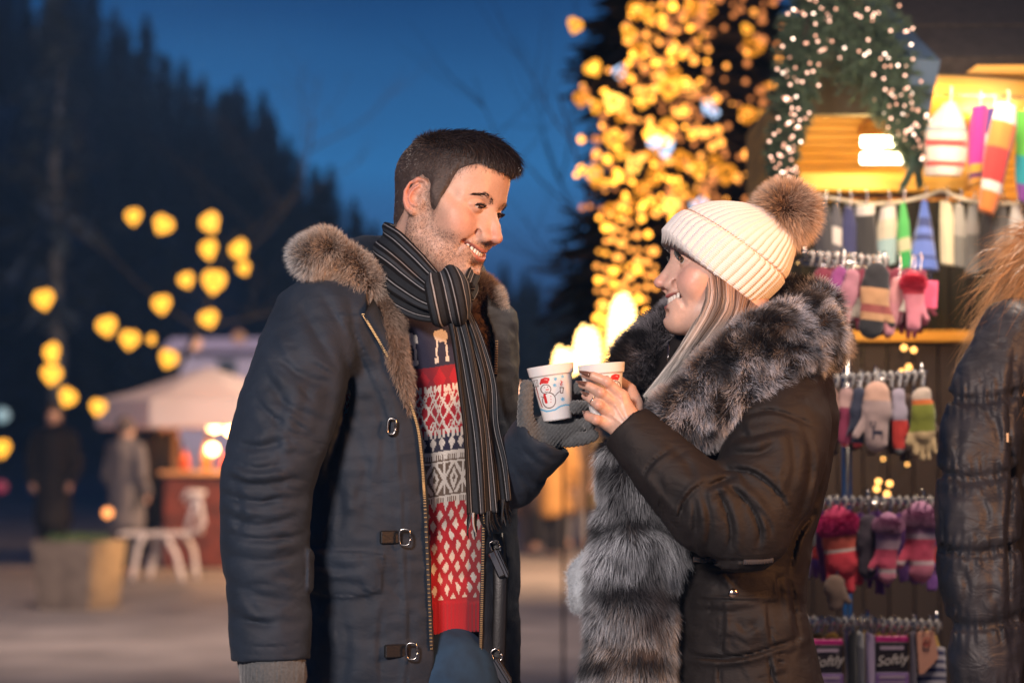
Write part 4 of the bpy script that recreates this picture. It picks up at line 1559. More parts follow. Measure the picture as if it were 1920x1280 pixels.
def man_jacket():
    lo = np.array((W(395, 900, 3.6)[0], 3.52, zpx(1500)))
    hi = np.array((W(1085, 900, 3.9)[0], 4.30, zpx(470)))
    s = Sdf(lo, hi, 0.0040)
    full = (lo, hi)
    s.op(tube_torso(TZ, TX, TYc, TA, TB), lo, hi, 0.02)
    inner = tube_torso([z - 0.05 for z in TZ], TX, TYc, [max(0.02, a - 0.020) for a in TA], [max(0.02, b - 0.020) for b in TB])
    # shoulders
    s.cone(W(640, 590, 3.83), W(775, 530, 3.98), 0.070, 0.055, 0.06)
    s.cone(W(880, 620, 4.05), W(800, 545, 4.02), 0.052, 0.050, 0.05)
    s.D = np.maximum(s.D, -inner(s.P(s.sl(lo, hi + 0.01)))[:s.n[0], :s.n[1], :s.n[2]])
    # neck hole
    s.cone(W(790, 450, 4.0), W(775, 640, 3.96), 0.085, 0.060, 0.02, mode='sub')
    # open front between the zip edges
    ys = [520, 590, 640, 700, 750, 800, 850, 900, 950, 1100, 1215, 1300, 1560]
    xl = [690, 682, 712, 745, 768, 784, 791, 795, 798, 805, 810, 800, 770]
    xr = [905, 912, 930, 928, 924, 918, 913, 909, 906, 903, 900, 902, 905]

    def opening(P):
        x, y = px_of(P)
        L = np.interp(y, ys, xl); R = np.interp(y, ys, xr)
        fr = (P[..., 0] - W(765, 900, 3.95)[0]) * FW[0] + (P[..., 1] - 3.95) * FW[1]
        k = 3.9 / FPX
        return np.maximum(np.maximum((L - x) * k, (x - R) * k), -(fr - 0.0))
    s.D = np.maximum(s.D, -opening(s.P(s.sl(lo, hi + 0.01)))[:s.n[0], :s.n[1], :s.n[2]])
    # near sleeve
    arm = [W(600, 612, 3.80), W(562, 700, 3.75), (W(528, 800, 3.72)), W(499, 900, 3.70), W(496, 1000, 3.70), W(503, 1100, 3.69), W(507, 1243, 3.68)]
    rad = [0.080, 0.078, 0.074, 0.0710, 0.0690, 0.0635, 0.0610]
    ar = Sdf(lo, hi, 0.0040)
    ar.chain(arm, rad, 0.01)
    # cut the sleeve at the wrist and hollow it
    n = unit(arm[-1] - arm[-2])
    end = arm[-1] - n * 0.004

    def past(P):
        return (P - end.astype(np.float32)) @ n.astype(np.float32)
    PP = ar.P(ar.sl(lo, hi + 0.01))[:ar.n[0], :ar.n[1], :ar.n[2]]
    ar.D = np.maximum(ar.D, past(PP))
    ar.cone(arm[-1] - n * 0.035, arm[-1] + n * 0.05, 0.044, 0.050, 0.004, mode='sub')
    s.D = smin(s.D, ar.D, 0.016)
    # far sleeve
    fa = Sdf(lo, hi, 0.0040)
    wr, el = W(1019, 815, 3.80), W(962, 896, 3.87)
    fa.chain([W(880, 640, 4.06), W(905, 760, 4.05), W(925, 890, 3.99), el, wr], [0.058, 0.054, 0.052, 0.050, 0.0485], 0.01)
    n2 = unit(unit(wr - el) + np.array((0, 0.55, 0)))
    e2 = wr - n2 * 0.002
    fa.D = np.maximum(fa.D, (PP - e2.astype(np.float32)) @ n2.astype(np.float32))
    fa.cone(wr - unit(wr - el) * 0.03, wr + unit(wr - el) * 0.05, 0.0395, 0.0435, 0.003, mode='sub')
    s.D = smin(s.D, fa.D, 0.010)
    # panels: pocket flap, placket
    def raised(P):
        x, y = px_of(P)
        m = (P[:, 1] < 3.93)
        k = 3.9 / FPX
        xs = x - 4 * np.sin(y / 60)
        flap = np.maximum(np.maximum(576 - x, x - 720 + (y - 1040) * 0.08), np.maximum((1030 + (x - 576) * 0.06) - y, y - (1106 + 14 * np.sin(np.clip((x - 576) / 144, 0, 1) * np.pi))))
        f1 = 1 / (1 + np.exp(np.clip(flap / 1.2, -30, 30)))
        L = np.interp(y, ys, xl)
        pl = np.maximum(L - 52 - x, x - L - 10)
        f2 = 1 / (1 + np.exp(np.clip(pl / 1.5, -30, 30))) * (y > 590) * (y < 1400)
        st = np.exp(-((x - (L - 40)) / 2.2) ** 2) * (y > 600)
        edge = np.exp(-((flap + 6) / 2.0) ** 2)
        return -(0.0065 * f1 + 0.0032 * f2 - 0.0020 * st - 0.0022 * edge * f1) * m
    s.disp(raised)
    # folds
    near = [
        ([(640, 640), (655, 720), (640, 800), (610, 900)], 9, 7),
        ([(655, 560), (668, 640), (690, 700)], 8, 4),
        ([(560, 560), (600, 640), (640, 700)], 10, 4.5), ([(600, 545), (645, 620)], 9, 3.5),
        ([(500, 640), (560, 700), (625, 720)], 9, 4), ([(492, 690), (540, 760), (612, 790)], 9, 4.5),
        ([(470, 740), (530, 800), (600, 830)], 8, 4.0),
        ([(435, 830), (490, 838), (560, 815)], 9, 5.5), ([(428, 860), (480, 880), (560, 862)], 8, 5.5), ([(418, 890), (480, 908), (570, 895)], 8, 6),
        ([(415, 925), (470, 940), (560, 935)], 8, 5.5), ([(415, 960), (480, 985), (565, 965)], 8, 5.5), ([(418, 1000), (500, 1012), (572, 1000)], 7, 5),
        ([(440, 905), (450, 955), (445, 1010)], 7, 3.5),
        ([(425, 1040), (500, 1052), (566, 1036)], 8, 4), ([(430, 1090), (500, 1120), (565, 1130)], 11, 4), ([(433, 1150), (480, 1170), (560, 1165)], 9, 3.5),
        ([(440, 1205), (510, 1212), (576, 1200)], 2.5, 2.0), ([(438, 1222), (510, 1230), (578, 1218)], 2.2, 1.2),
        ([(540, 720), (520, 800), (500, 860)], 12, 3.5), ([(585, 700), (570, 760), (560, 830)], 12, 3.0),
        ([(700, 700), (720, 800), (715, 900), (722, 1000)], 10, 2.2), ([(660, 800), (690, 900), (680, 1000)], 13, 2.6),
        ([(620, 870), (640, 950), (632, 1015)], 10, 2.5), ([(580, 1050), (640, 1068), (700, 1052)], 9, 2.4), ([(595, 1085), (640, 1090), (690, 1100)], 7, 2.0),
        ([(720, 1130), (712, 1200), (716, 1290)], 5, 2.2), ([(640, 1150), (650, 1220), (640, 1290)], 12, 3.0), ([(780, 1100), (770, 1180), (776, 1260)], 9, 2.2),
        ([(990, 880), (1010, 905), (1035, 880)], 6, 4.5), ([(960, 870), (985, 900), (1000, 935)], 6, 4.5), ([(1010, 842), (1035, 860), (1050, 856)], 5, 2.5),
        ([(930, 700), (940, 760), (952, 800)], 6, 3.5), ([(975, 835), (1000, 862), (1030, 880)], 5, 2.5),
        ([(920, 1080), (930, 1150), (925, 1260)], 8, 3.0), ([(935, 1000), (945, 1060), (940, 1120)], 6, 3),
    ]
    creases(s, near, ylim=4.02, gain=1.0)
    rg = np.random.default_rng(5)
    fine = []
    for _ in range(46):   # small puckers over the sleeve
        yy = rg.uniform(640, 1190)
        cx = np.interp(yy, [640, 800, 900, 1000, 1190], [565, 528, 499, 496, 507])
        x0 = cx + rg.uniform(-62, 30)
        ln = rg.uniform(25, 70)
        a = rg.normal() * 0.32 + (0.5 if yy < 820 else 0.05)
        fine.append(([(x0, yy), (x0 + ln * math.cos(a) / 2, yy + ln * math.sin(a) / 2 + rg.uniform(-4, 4)), (x0 + ln * math.cos(a), yy + ln * math.sin(a))], rg.uniform(3.5, 6), rg.uniform(1.2, 2.6)))
    for _ in range(16):
        yy = rg.uniform(720, 1260); x0 = rg.uniform(600, 740); ln = rg.uniform(30, 80); a = rg.uniform(0.9, 2.0)
        fine.append(([(x0, yy), (x0 + ln * math.cos(a), yy + ln * math.sin(a))], rg.uniform(4, 8), rg.uniform(0.7, 1.5)))
    creases(s, fine, ylim=3.95, gain=1.1)
    s.disp(lambda P: 0.0035 * hash_noise(P * np.array((1, 1, 1.6)), 16, 1) + 0.0016 * hash_noise(P * np.array((1, 1, 2.0)), 42, 2))
    return s, ys, xl, xr


js, JY, JL, JR = man_jacket()
jV, jQ = js.mesh()
jacket = mk('parka', jV, jQ, parka_m, man)


def surf_line(s, pts, n, off=0.0):
    p = spline(np.array(pts, float), n)
    P, N = hit(s, p[:, 0], p[:, 1])
    for _ in range(2):
        P[1:-1] = (P[:-2] + 2 * P[1:-1] + P[2:]) / 4
    return P + N * off, N


# sweater: a tube inside the parka, with its knitted bands
def sweater():
    lo = np.array((W(560, 900, 3.6)[0], 3.70, zpx(1215)))
    hi = np.array((W(960, 900, 4.1)[0], 4.22, zpx(500)))
    s = Sdf(lo, hi, 0.0030)
    s.op(tube_torso([z for z in TZ], TX, TYc, [max(0.02, a - 0.034) for a in TA], [max(0.02, b - 0.027) for b in TB]), lo, hi, 0.02)
    s.chain([W(775, 560, 3.97), W(782, 500, 3.97)], [0.075, 0.066], 0.03)
    zb = zpx(1182)
    s.D = np.maximum(s.D, zb - s.P(s.sl(lo, hi + 0.01))[:s.n[0], :s.n[1], :s.n[2], 2])
    creases(s, [([(780, 960), (830, 990), (880, 960)], 16, 4), ([(810, 700), (830, 800), (815, 900)], 14, 3), ([(800, 1060), (850, 1085), (890, 1075)], 12, 4)])
    def knit(P):
        x, y = px_of(P)
        rib = (y > 1128)
        return np.where(rib, 0.0016 * np.abs(np.sin(x * 0.42)) - 0.003, 0.0)
    s.disp(knit)
    V, Q = s.mesh()
    # finer mesh for the pattern: split every quad
    def sub(V, Q):
        n = len(V)
        E = np.sort(np.concatenate([Q[:, [0, 1]], Q[:, [1, 2]], Q[:, [2, 3]], Q[:, [3, 0]]]), 1)
        u, inv = np.unique(E[:, 0] * n + E[:, 1], return_inverse=True)
        mid = (V[u // n] + V[u % n]) / 2
        cen = V[Q].mean(1)
        m = inv.reshape(4, -1) + n
        c = np.arange(len(Q)) + n + len(u)
        Q2 = np.concatenate([np.stack([Q[:, 0], m[0], c, m[3]], 1), np.stack([m[0], Q[:, 1], m[1], c], 1),
                             np.stack([c, m[1], Q[:, 2], m[2]], 1), np.stack([m[3], c, m[2], Q[:, 3]], 1)])
        return np.vstack([V, mid, cen]), Q2
    V, Q = sub(V, Q)
    # pattern coordinates: t around the body (mm), y px height
    a = np.arctan2(V[:, 1] - 3.95, V[:, 0] - W(765, 900, 3.95)[0])
    t = (a + 1.05) * 0.155 * 1162       # px-like distance round the body, 0 near the visible middle
    _, y = px_of(V)
    y = y + 6 * np.sin(t / 60)
    q = 3.2                                # stitch size in px
    tt = np.round(t / q) * q
    yy = np.round(y / q) * q
    navy, red, dred, white, brown = (0.020, 0.020, 0.055), (0.50, 0.006, 0.020), (0.30, 0.008, 0.022), (0.84, 0.79, 0.72), (0.17, 0.12, 0.085)
    C = np.tile(navy, (len(V), 1)).astype(float)

    def put(m, c):
        C[m] = c

    def band(a0, b0):
        return (yy >= a0) & (yy < b0)

    def dia(cx, cy, w, h):
        return np.abs(tt - cx) / w + np.abs(yy - cy) / h < 1

    def rep(period, off=0.0):
        return (tt - off + period / 2) % period - period / 2
    # reindeer band (white animals on navy)
    r = rep(66, -6)
    yl = yy
    r = rep(96, 10)
    rump = (r / 25) ** 2 + ((yl - 630 - 0.10 * r) / 12.0) ** 2 < 1
    legs = (yl >= 636) & (yl < 680) & (np.abs(np.abs(r) - 14 - 3 * np.sin((yl - 640) / 12)) < 3.2)
    hoof = (yl >= 672) & (yl < 680) & (np.abs(np.abs(r) - 19) < 6)
    put(rump | legs | hoof, white)
    b = band(688, 735)
    put(b, dred)
    put(b & (np.abs(rep(50, 0)) / 20 + np.abs(yy - 711) / 21 < 1), red)
    b = band(726, 815)
    put(b, red)
    zz = np.abs(rep(30, 0)) / 15
    lace = (np.abs((np.abs(rep(58, 0)) / 29 * 44 - np.abs(yy - 770))) < 4.2) | (np.abs(np.abs(rep(58, 29)) / 29 * 30 - np.abs(yy - 770)) < 3.2)
    lace |= (np.abs(np.abs(rep(29, 8)) / 14 * 20 - np.abs(yy - 748) % 40) < 3)
    put(b & lace, white)
    put(b & (np.abs(rep(29, 14)) / 7 + np.abs(yy - 770) / 9 < 1), (0.45, 0.01, 0.03))
    put(band(722, 736) & ((rep(14, 0)) ** 2 < 12), white)
    put(band(806, 822) & ((rep(14, 0)) ** 2 < 14), white)
    put(band(815, 850) & (np.abs(rep(29, 8)) / 10 + np.abs(yy - 831) / 13 < 1), white)
    put(band(846, 852), white)
    b = band(852, 944)
    put(b, brown)
    put(b & ((yy < 864) | (yy > 934)) & (np.abs(rep(7, 0)) < 2.2), white)
    put(b & (((yy > 864) & (yy < 870)) | ((yy > 928) & (yy < 934))), white)
    mb = band(870, 928)
    rr = rep(62, 14)
    put(mb & (np.abs(np.abs(rr) - np.abs(yy - 899) * 0.9) < 5.5), white)
    put(mb & (np.abs(rep(62, 45)) / 15 + np.abs(yy - 899) / 21 < 1), white)
    put(mb & (np.abs(rep(62, 45)) / 5 + np.abs(yy - 899) / 8 < 1), brown)
    put(mb & (np.abs(rr) < 2.5), white)
    b = yy >= 944
    put(b, red)
    d1 = (np.abs(rep(38, 0)) / 10.0 + np.abs((yy - 966 + 20) % 40 - 20) / 11.5 < 1)
    d2 = (np.abs(rep(38, 19)) / 10.0 + np.abs((yy - 986 + 20) % 40 - 20) / 11.5 < 1)
    put(b & (yy < 1124) & (d1 | d2), white)
    shade = (0.88 + 0.16 * np.cos(t / q * 2 * np.pi) * np.cos(y / q * np.pi))[:, None]
    o = mk('sweater', V, Q, mat('knit_wool', rough=0.9, vcol=True, bump=0.5, bscale=600, bdist=0.001, sheen=0.3), man, C * shade)
    return s, o


sws, sweater_o = sweater()


# fur lining strips and hood trim
def fur_tube(name, pts, rad, parent, n, L, c0, c1, rng, lean=(0, 0, 0), yk=1.0, core=None, wig=0.12, w=0.0008, clump=0.35, h=0.005, tint=None, lw=None, disp=None, curl=0.25):
    pts = [np.asarray(p, float) for p in pts]
    m = max(rad) + 0.03
    lo, hi = np.min(pts, 0) - m, np.max(pts, 0) + m
    s = Sdf(lo, hi, h)
    s.chain(pts, rad, 0.01)
    s.disp(lambda P: 0.006 * hash_noise(P, 22, 3))
    if disp:
        s.disp(disp)
    return fur_on(name, s, parent, n, L, c0, c1, rng, lean, core, wig, w, clump, tint, lw, curl)


def fur_on(name, s, parent, n, L, c0, c1, rng, lean=(0, 0, 0), core=None, wig=0.12, w=0.0008, clump=0.35, tint=None, lw=None, curl=0.25):
    V, Q = s.mesh()
    o = mk(name, V, Q, core or furcore_m, parent)
    P, N = scatter(V, Q, n, rng, lambda c, nn: np.where(nn[:, 1] > 0.5, 0.35, 1.0))
    cl = np.stack([hash_noise(P, 55, k) for k in (1, 2, 3)], 1) * clump + np.stack([hash_noise(P, 14, k + 5) for k in (1, 2, 3)], 1) * clump * 0.8
    ln = np.asarray(lean, float)
    if callable(lean):
        ln = lean(P)
    d = unit(N + cl + ln + rng.normal(size=P.shape) * 0.20)
    Ls = L * rng.uniform(0.55, 1.1, len(P)) * (1 + 0.15 * hash_noise(P, 60, 12))
    t = rng.random((len(P), 1))
    a = np.broadcast_to(np.asarray(c0), (len(P), 3)) * (0.6 + 0.8 * t)
    b = np.broadcast_to(np.asarray(c1), (len(P), 3)) * (0.55 + 0.6 * t)
    if tint is not None:
        a, b = tint(P, a, b)
    grav = np.array((0, 0, -0.35)) * curl * 2 + ln * curl
    V2, F2, C2 = strands(P - N * 0.002, d, Ls, w, a, b, rng, bend=grav, seg=3, mid=0.3, wig=wig)
    mk(name + '_strands' if not name.endswith('fur') else 'fur_strands', V2, F2, fur_m, o, C2)
    return s, o


GR0, GR1 = (0.13, 0.095, 0.075), (0.88, 0.74, 0.62)


def gtint(P, a, b):
    x, y = px_of(P)
    g = np.clip((620 - x) / 60, 0, 1)[:, None] + np.clip((x - 925) / 25, 0, 1)[:, None]
    g = np.clip(g, 0, 1)
    gray = b.mean(1, keepdims=True) * np.array((1.0, 1.0, 1.0))
    return a, b * (1 - g) + gray * g * 0.95


fur_tube('hood_trim', [W(582, 478, 3.76), W(612, 468, 3.77), W(645, 490, 3.79), W(680, 530, 3.81), W(705, 562, 3.83)],
         [0.018, 0.023, 0.025, 0.023, 0.015], jacket, 26000, 0.026, GR0, GR1, rngm, lean=(-0.25, -0.25, 0.15), tint=gtint, wig=0.15)
fur_tube('hood_trim', [W(700, 540, 3.84), W(728, 600, 3.80), W(742, 660, 3.785), W(757, 720, 3.785), W(768, 770, 3.79)],
         [0.020, 0.024, 0.020, 0.014, 0.008], jacket, 12000, 0.012, GR0, (0.50, 0.36, 0.27), rngm, lean=(0.2, -0.2, -0.5), wig=0.1)
fur_tube('hood_trim', [W(872, 520, 4.02), W(898, 540, 3.98), W(914, 570, 3.97), W(918, 605, 3.97)],
         [0.012, 0.016, 0.016, 0.010], jacket, 12000, 0.022, GR0, GR1, rngm, lean=(0.35, -0.2, 0.1), tint=gtint, wig=0.15)
fur_tube('hood_trim', [W(876, 540, 3.99), W(893, 600, 3.93), W(908, 680, 3.91), W(915, 760, 3.90), W(915, 800, 3.90)],
         [0.016, 0.016, 0.013, 0.010, 0.006], jacket, 7000, 0.010, (0.05, 0.028, 0.015), (0.26, 0.15, 0.08), rngm, lean=(0, -0.2, -0.5), wig=0.1)


def hood():
    """the parka's hood, lying folded behind the neck"""
    lo, hi = W(520, 640, 3.7) - 0.02, W(980, 400, 4.35) + 0.02
    s = Sdf(np.minimum(lo, hi), np.maximum(lo, hi), 0.005)
    s.chain([W(600, 500, 3.80), W(640, 510, 3.90), W(700, 500, 4.05), W(790, 490, 4.12), W(870, 520, 4.07), W(905, 560, 4.0)],
            [0.022, 0.045, 0.055, 0.055, 0.042, 0.02], 0.02)
    s.disp(lambda P: 0.004 * hash_noise(P, 20, 3))
    V, Q = s.mesh()
    mk('hood', V, Q, parka_m, jacket)


hood()
# turned-out facing beside the zip (dark flap with the lining behind it)
def facing():
    b = MB()
    e = spline(np.array([(682, 592), (714, 648), (746, 706), (768, 756), (784, 806), (792, 860)], float), 30)
    i = spline(np.array([(700, 560), (732, 620), (752, 680), (768, 736), (781, 790), (790, 855)], float), 30)
    P, N = hit(js, e[:, 0] - 3, e[:, 1])
    V = []
    for k in range(30):
        A = W(e[k, 0], e[k, 1], P[k, 1] - 0.006)
        B = W(i[k, 0], i[k, 1], P[k, 1] + 0.012)
        mid = (A + B) / 2 + np.array((0.0, -0.010, 0))
        V += [A, mid, B, B + np.array((0, 0.006, 0)), mid + np.array((0, 0.006, 0)), A + np.array((0, 0.006, 0))]
    F = []
    for k in range(29):
        for j in range(6):
            F.append((k * 6 + j, k * 6 + (j + 1) % 6, (k + 1) * 6 + (j + 1) % 6, (k + 1) * 6 + j))
    F += [tuple(range(6)), tuple(range(29 * 6 + 5, 29 * 6 - 1, -1))]
    b.add(V, F)
    b.build('facing', parka_m, jacket, smooth=True)


facing()


def zips():
    for pts, off in (([(x, y) for x, y in zip(JL[1:11], JY[1:11])], -3), ([(x, y) for x, y in zip(JR[2:4], JY[2:4])] + [(x, y) for x, y in zip(JR[8:11], JY[8:11])], 3)):
        segs = [pts] if off < 0 else [pts[:2], pts[2:]]
        for sg in segs:
            b = MB(); t = MB()
            ln = int(abs(sg[-1][1] - sg[0][1]) / 4.2)
            p = spline(np.array([(x + off, y) for x, y in sg], float), ln)
            P, N = hit(js, p[:, 0], p[:, 1])
            P[:, 1] = np.convolve(np.pad(P[:, 1], 6, 'edge'), np.ones(13) / 13, 'valid')
            P = P + np.array((0.0, -0.006, 0.0))
            P[:, 0] = [W(a[0] - off * 0.6, a[1], q[1])[0] for a, q in zip(p, P)]
            t.tube(P + np.array((0, 0.003, 0)), 0.0034, 6)
            for k in range(0, ln):
                b.box(P[k], (0.0044, 0.0034, 0.0017), None, 0.0004)
            b.build('zip_teeth', brass_m, jacket)
            t.build('zip_tape', mat('zip_tape', (0.03, 0.03, 0.035), 0.8), jacket, smooth=True)


zips()


def toggles():
    def loop(b, c, w, h, ang, r=0.0019):
        a = np.linspace(0, 2 * np.pi, 25)
        pts = np.stack([w * np.sign(np.cos(a)) * np.abs(np.cos(a)) ** 0.6, 0 * a, h * np.sign(np.sin(a)) * np.abs(np.sin(a)) ** 0.6], 1)
        b.tube(pts @ rotm(ry=ang).T + c, r, 8)
    for (x, y, tab) in ((735, 799, 0), (752, 1006, 1), (765, 1219, 1)):
        P, N = hit(js, [x], [y])
        c = P[0] + np.array((0, -0.007, 0))
        if tab:
            b = MB()
            b.box(c + np.array((-0.016, 0.002, 0)), (0.036 if y < 1100 else 0.044, 0.008, 0.021), rotm(rz=0.5), 0.002)
            tb = b.build('toggle_tab', leather_m, jacket, smooth=False)
            r = MB(); loop(r, c + np.array((0.006, -0.004, 0)), 0.0085, 0.0125, 0.0)
            r.build('ring', steel_m, tb, smooth=True)
        else:
            r = MB(); loop(r, c, 0.0065, 0.012, 0.1, 0.0022)
            r.build('toggle_ring', steel_m, jacket, smooth=True)
    for (x, y, a) in ((935, 1055, -0.42), (938, 1258, -0.55)):
        P, N = hit(js, [x - 8], [y])
        c = W(x, y, P[0][1] - 0.012)
        b = MB()
        b.box(c, (0.020, 0.012, 0.046), rotm(ry=a), 0.003)
        b.box(c + np.array((0.004, -0.004, 0.0)), (0.006, 0.012, 0.050), rotm(ry=a), 0.002)
        tb = b.build('toggle_clasp', steel_m, jacket)
        r = MB(); loop(r, c + np.array((-0.006, -0.002, 0.026)), 0.007, 0.010, a)
        r.build('ring', steel_m, tb, smooth=True)
    b = MB()   # leather strap behind the clasps
    pts = np.array([W(930, 1000, 3.905), W(938, 1080, 3.895), W(936, 1180, 3.89), W(932, 1300, 3.89)])
    b.tube(spline(pts, 16), 0.012, 8, flat=0.3)
    b.build('strap', leather_m, jacket, smooth=True)


toggles()


# scarf: wraps round the neck, a knot and two hanging tails
def stripes(v, seed=0):
    """colour across the scarf's width v in [0,1]"""
    v = np.asarray(v)
    C = np.tile((0.008, 0.007, 0.007), (len(v), 1)).astype(float)
    for a, b, c in ((0.04, 0.12, 0.10), (0.155, 0.175, 0.42), (0.22, 0.33, 0.075), (0.40, 0.415, 0.45), (0.44, 0.50, 0.13), (0.57, 0.585, 0.42), (0.62, 0.74, 0.085), (0.80, 0.815, 0.45), (0.84, 0.90, 0.12), (0.945, 0.96, 0.40)):
        m = (v >= a) & (v < b)
        C[m] = (c * 0.75, c * 0.75, c * 0.78) if c > 0.2 else (c * 0.30, c * 0.34, c * 0.40)
    return C


def ribbon(pts, w, up, thick=0.006, n=60, m=64, folds=3, amp=0.004, seed=0, roundk=0.0):
    """a band of knitted cloth: centre line pts, half width w, 'up' = direction across"""
    c = spline(pts, n)
    wv = np.interp(np.linspace(0, 1, n), np.linspace(0, 1, len(w)), w)
    up = spline(np.asarray(up, float), n)
    t = unit(np.gradient(c, axis=0))
    u = unit(up - t * (up * t).sum(1)[:, None])
    nn = np.cross(t, u)
    v = np.linspace(0, 1, m)
    V, C = [], []
    for side in (1, -1):
        for i in range(n):
            s = v if side > 0 else v[::-1]
            off = amp * np.sin(s * np.pi * 2 * folds + seed + i * 0.03) + roundk * (1 - (2 * s - 1) ** 2) + side * thick * 0.5 * np.minimum(1, 8 * np.minimum(s, 1 - s) + 0.15)
            V.append(c[i] + u[i] * ((2 * s - 1) * wv[i])[:, None] + nn[i] * off[:, None])
            C.append(stripes(s) * (1 + 0.25 * (np.sin(i * 1.9 + s * 0)[..., None] if False else 0)))
    V = np.stack(V).reshape(2, n, m, 3)
    C = np.stack(C).reshape(2, n, m, 3)
    ring = np.concatenate([V[0], V[1]], 1)
    rc = np.concatenate([C[0], C[1]], 1)
    M = 2 * m
    i = np.arange(n - 1)[:, None] * M
    j = np.arange(M)[None, :]
    j2 = (j + 1) % M
    Q = np.stack([i + j, i + M + j, i + M + j2, i + j2], -1).reshape(-1, 4)
    caps = []
    for r in (0, n - 1):
        for k in range(m - 1):
            q = (r * M + k, r * M + k + 1, r * M + 2 * m - 2 - k, r * M + 2 * m - 1 - k)
            caps.append(q if r == 0 else q[::-1])
    return ring.reshape(-1, 3), np.vstack([Q, np.array(caps)]), rc.reshape(-1, 3), (c, u, nn, wv)


def scarf():
    m = mat('scarf_wool', rough=0.9, vcol=True, bump=0.6, bscale=500, bdist=0.0015, spec=0.2)
    Z = np.array((0, 0, 1.0))
    VV, QQ, CC = [], [], []
    n = 0

    def add(r):
        nonlocal n
        VV.append(r[0]); QQ.append(r[1] + n); CC.append(r[2]); n += len(r[0])
    # band from the nape down across the near side of the neck to the knot
    add(ribbon([W(840, 470, 4.06), W(770, 462, 4.05), W(722, 462, 3.97), W(728, 480, 3.86), W(765, 515, 3.80), W(805, 548, 3.765), W(835, 565, 3.755)],
               [0.036, 0.036, 0.040, 0.044, 0.040, 0.032, 0.022], [(0.0, 0.2, 1), (0.0, 0.3, 1), (0.3, 0.3, 1), (0.55, 0.25, 0.8), (0.55, 0.25, 0.8), (0.6, 0.2, 0.75)], 0.010, 70, 72, 2, 0.0045, 1.0, 0.008))
    # second wrap, lower
    add(ribbon([W(720, 500, 3.98), W(722, 520, 3.88), W(745, 550, 3.81), W(785, 575, 3.785), W(825, 585, 3.775)],
               [0.026, 0.028, 0.026, 0.022, 0.018], [(0.4, 0.3, 0.9), (0.5, 0.2, 0.8), (0.5, 0.2, 0.85), (0.4, 0.2, 0.9)], 0.010, 50, 60, 2, 0.003, 2.0, 0.006))
    # far side of the neck
    add(ribbon([W(875, 545, 3.80), W(885, 520, 3.88), W(880, 500, 3.97), W(850, 480, 4.04)],
               [0.022, 0.028, 0.032, 0.034], [(0, 0, 1), (0, 0.1, 1), (0, 0.2, 1)], 0.010, 40, 60, 2, 0.003, 0.0, 0.006))
    # knot: a fat loop folded over the tails
    a = np.linspace(-2.0, 2.35, 7)
    kc = W(842, 556, 3.765)
    pts = [kc + np.array((0.012 * t * 0.4, -0.030 * math.cos(t) + 0.006, -0.030 * math.sin(t))) @ rotm(ry=0).T for t in a]
    add(ribbon(pts, [0.022, 0.030, 0.036, 0.037, 0.036, 0.030, 0.022], [(1, 0.25, 0.35)] * 3, 0.012, 60, 64, 1.5, 0.004, 0.5, 0.010))
    # tails
    tails = [
        ([W(852, 585, 3.775), W(866, 640, 3.765), W(880, 720, 3.765), W(892, 800, 3.77), W(899, 880, 3.775), W(904, 962, 3.78)], [0.015, 0.018, 0.021, 0.023, 0.024, 0.025], (1, 0.35, 0.0), 1.6, 0.006),
        ([W(868, 585, 3.782), W(888, 640, 3.785), W(908, 720, 3.79), W(912, 800, 3.795), W(926, 870, 3.80), W(934, 940, 3.805)], [0.014, 0.017, 0.019, 0.020, 0.021, 0.021], (1, 0.25, 0.15), 1.6, 0.006),
    ]
    ends = []
    for k, (p, w, up, f, am) in enumerate(tails):
        r = ribbon(p, w, [up] * 3, 0.007, 110, 80, f, am, k * 1.7)
        add(r)
        ends.append(r[3])
    V, Q, C = np.vstack(VV), np.vstack(QQ), np.vstack(CC)
    C = C * (0.85 + 0.3 * (hash_noise(V, 420, 3) * 0.5 + 0.5))[:, None]
    o = mk('scarf', V, Q, m, man, C)
    # fringe of twisted cords
    b = MB()
    for (c, u, nn, wv) in ends:
        for k in range(15):
            v = (k + 0.5) / 15
            p0 = c[-1] + u[-1] * (2 * v - 1) * wv[-1] + nn[-1] * 0.006 * math.sin(v * 12)
            dx = rngm.normal() * 0.006
            ln = rngm.uniform(0.024, 0.040)
            pts = [p0 + np.array((0, 0, 0.003)), p0 + np.array((dx * 0.4, rngm.normal() * 0.002, -ln * 0.5)), p0 + np.array((dx + 0.004, rngm.normal() * 0.004, -ln))]
            cc = stripes(np.array([v]))[0] * 1.2
            b.tube(spline(pts, 6), [0.0018, 0.0018, 0.0017, 0.0015, 0.0013, 0.0006], 5, col=cc)
    b.build('fringe', m, o, smooth=True, vc=True)


scarf()


